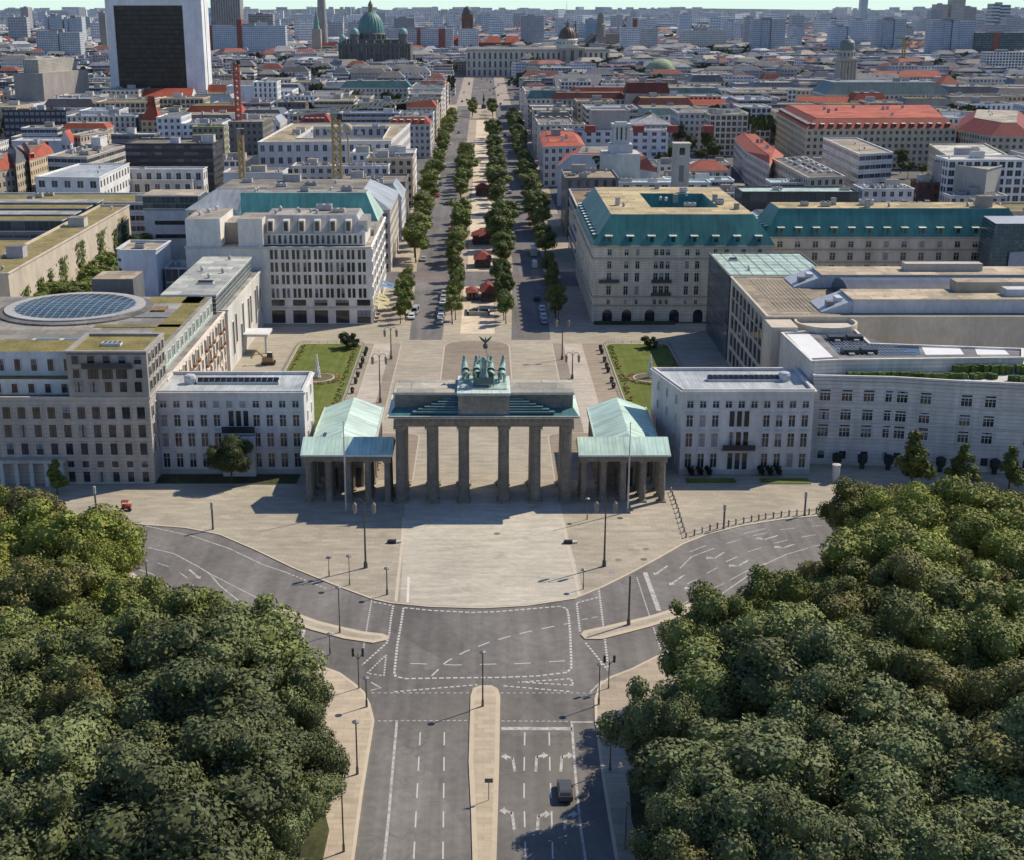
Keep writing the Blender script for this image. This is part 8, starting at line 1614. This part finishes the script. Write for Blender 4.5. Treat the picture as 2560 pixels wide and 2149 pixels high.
X, Y = at('H', 1640, 150); g = empty('excavator', (X, Y, 0), 'small brown and white building machine beside the left lawn', 'excavator'); m = MB(); m.box(X - 1.6, X + 1.6, Y - 1.1, Y - .6, .0, .8, 'metal', (.05, .05, .05)); m.box(X - 1.6, X + 1.6, Y + .6, Y + 1.1, .0, .8, 'metal', (.05, .05, .05)); m.build('track', g); m = MB(); m.prism(rect(X - 1.4, X + 1.2, Y - 1, Y + 1), .8, 1.9, 'paint', (.3, .2, .1)); m.build('body', g); m = MB(); m.prism(rect(X - .2, X + 1.1, Y - .9, Y + .2), 1.9, 3.1, 'car_glass', (.05, .05, .05), 'paint', (.6, .6, .6)); m.build('cab', g); m = MB(); m.tube((X - 1.2, Y, 1.8), (X - 3.0, Y, 3.6), .2, n=6, mat='paint', col=(.32, .22, .1)); m.tube((X - 3.0, Y, 3.6), (X - 4.2, Y, 1.4), .16, n=6, mat='paint', col=(.32, .22, .1)); m.build('arm', g)
# hedges and bed before the right embassy
for x0, x1, lab in ((37, 46, 'dark low hedge bed left of the black-balcony embassy door'), (50.5, 59.5, 'green grass bed with kerb right of the black-balcony embassy door')):
    m = MB(); m.box(x0, x1, 9.8, 12.6, 0, .2, 'stone_paving', (.4, .38, .34), topmat='lawn_grass'); o = m.build('planting_bed', loc=((x0 + x1) / 2, 11, 0)); tag(o, lab, 'planting bed')
m = MB(); m.box(-60, -34, 9.6, 14.8, 0, .18, 'stone_paving', (.35, .33, .3), topmat='wood_floor', topcol=(1, 1, 1)); o = m.build('planting_bed', loc=(-47, 12, 0)); tag(o, 'dark planted front garden of the embassy with the round tree', 'planting bed')
# ---------------------------------------------------------------- labels of the ordinary blocks
LM = [(o.location.x, o.location.y, t) for nm, t in (('grand_hotel', 'the grand hotel'), ('red_roofed_ministry', 'the largest red roof'), ('courtyard_office_block', 'the courtyard office'), ('stage_tower', 'the stage tower'), ('lantern_tower', 'the lantern tower'), ('teal_mansard_block', 'the teal roof'), ('framed_tower', 'the framed tower'), ('netted_scaffold_block', 'the netted scaffold'), ('domed_church_tower', 'the domed church'), ('round_church', 'the pale green dome'), ('scaffolded_block', 'the black scaffold'), ('classical_block', 'the classical block'), ('slanted_hall', 'the slanted library'), ('pilaster_block', 'the pilaster block'), ('hotel_wing', 'the hotel wing'), ('glazed_hall', 'the glazed halls'), ('ribbed_block', 'the ribbed block'), ('teal_roof_block', 'the teal slope'), ('white_terraced_block', 'the white terraced block')) for o in [bpy.data.objects.get(nm)] if o]
used = {}
GEN.sort(key=lambda t: t[2])
for o, x, y, wn, form, w, d in GEN:
    l = min(LM, key=lambda q: (q[0] - x) ** 2 + ((q[1] - y) * .6) ** 2); u, v = x / (y + 224), l[0] / (l[1] + 224)
    if abs(x) < 62 and y > 215:
        rel = f'on the {"left" if x < 0 else "right"} boulevard front'; key = ('front', x < 0)
    else:
        rel = ('left of ' if u < v else 'right of ') + l[2] if abs(y - l[1]) < 45 else (('behind ' if y > l[1] else 'before ') + l[2]); key = rel
    n = used.get(key, 0); used[key] = n + 1; size = 'low' if o.dimensions.z < 12.5 else 'wide' if w > 38 else ('narrow' if w < 27 else 'plain')
    o['label'] = f'{size} {wn} block, {form}, {ordn(n)} {rel}'; o['category'] = 'city block'; o['group'] = 'ordinary city blocks'
HAZE = .9e-5
# ---------------------------------------------------------------- camera, sky, sun
cam = bpy.data.cameras.new('camera'); co = bpy.data.objects.new('camera', cam); COL.objects.link(co)
co.location = (0, CAMY, CAMH); co.rotation_euler = (math.pi / 2 - PIT, 0, 0)
cam.sensor_fit = 'HORIZONTAL'; cam.sensor_width = 36; cam.lens = FPX / 2560 * 36; cam.shift_x = (1280 - CXP) / 2560; cam.clip_end = 60000; cam.clip_start = 1
S.camera = co
w = bpy.data.worlds.new('World'); S.world = w; w.use_nodes = True; nt = w.node_tree
bg = nt.nodes['Background']; sky = N(nt, 'ShaderNodeTexSky', sky_type='NISHITA'); sky.sun_disc = False
EL, AZ = math.radians(45), math.radians(56.3)
sky.sun_elevation = EL; sky.sun_rotation = AZ; sky.altitude = 80; sky.air_density = 1.0; sky.dust_density = .4; sky.ozone_density = 3.0
# the low pale-mint air of the horizon blends into the blue above
geo = N(nt, 'ShaderNodeTexCoord'); sp = N(nt, 'ShaderNodeSeparateXYZ'); nt.links.new(geo.outputs['Generated'], sp.inputs[0])
f = ramp(nt, sp.outputs[2], .01, .10, 1, 0)
blue = mixc(nt, 1.0, sky.outputs[0], (.88, .97, 1.14), 'MULTIPLY')
c = mixc(nt, f, blue, (7.2, 9.3, 8.3))
nt.links.new(c, bg.inputs[0]); bg.inputs[1].default_value = .09
sun = bpy.data.lights.new('sun', 'SUN'); sun.energy = 4.0; sun.angle = math.radians(.5); sun.color = (1, .885, .70)
so = bpy.data.objects.new('sun', sun); COL.objects.link(so)
d = Vector((math.sin(AZ) * math.cos(EL), math.cos(AZ) * math.cos(EL), math.sin(EL)))
so.rotation_euler = d.to_track_quat('Z', 'Y').to_euler(); so.location = (60, 60, 200)
S.view_settings.view_transform = 'Standard'; S.view_settings.look = 'None'; S.view_settings.exposure = 0.3; S.view_settings.gamma = 1
S.cycles.max_bounces = 5; S.cycles.diffuse_bounces = 3; S.cycles.glossy_bounces = 2; S.cycles.transparent_max_bounces = 4
S.cycles.use_adaptive_sampling = True; S.cycles.adaptive_threshold = .02; S.cycles.use_denoising = True
hb = MB(); hb.box(-9000, 9000, -400, 16500, -1.3, 110, 'plaster')
if HAZE:
    hz_o = hb.build('haze'); hm = bpy.data.materials.new('haze'); hm.use_nodes = True; hn = hm.node_tree; hn.nodes.remove(hn.nodes['Principled BSDF'])
    pv = hn.nodes.new('ShaderNodeVolumePrincipled'); pv.inputs['Color'].default_value = (.86, .92, 1, 1); pv.inputs['Density'].default_value = HAZE; pv.inputs['Anisotropy'].default_value = .2
    hn.links.new(pv.outputs[0], hn.nodes['Material Output'].inputs['Volume']); hz_o.data.materials.clear(); hz_o.data.materials.append(hm); hz_o['kind'] = 'stuff'
    hm.cycles.homogeneous_volume = True if hasattr(hm.cycles, 'homogeneous_volume') else None
from collections import Counter
_c = Counter(o['label'] for o in bpy.data.objects if o.parent is None and o.get('label'))
print('LONG', [(o['label'], len(o['label'].split())) for o in bpy.data.objects if o.parent is None and o.get('label') and len(o['label'].split()) > 16]); print('DUPLABELS', [(k, v) for k, v in _c.items() if v > 1][:20]); print('NOBJ', len(bpy.data.objects))
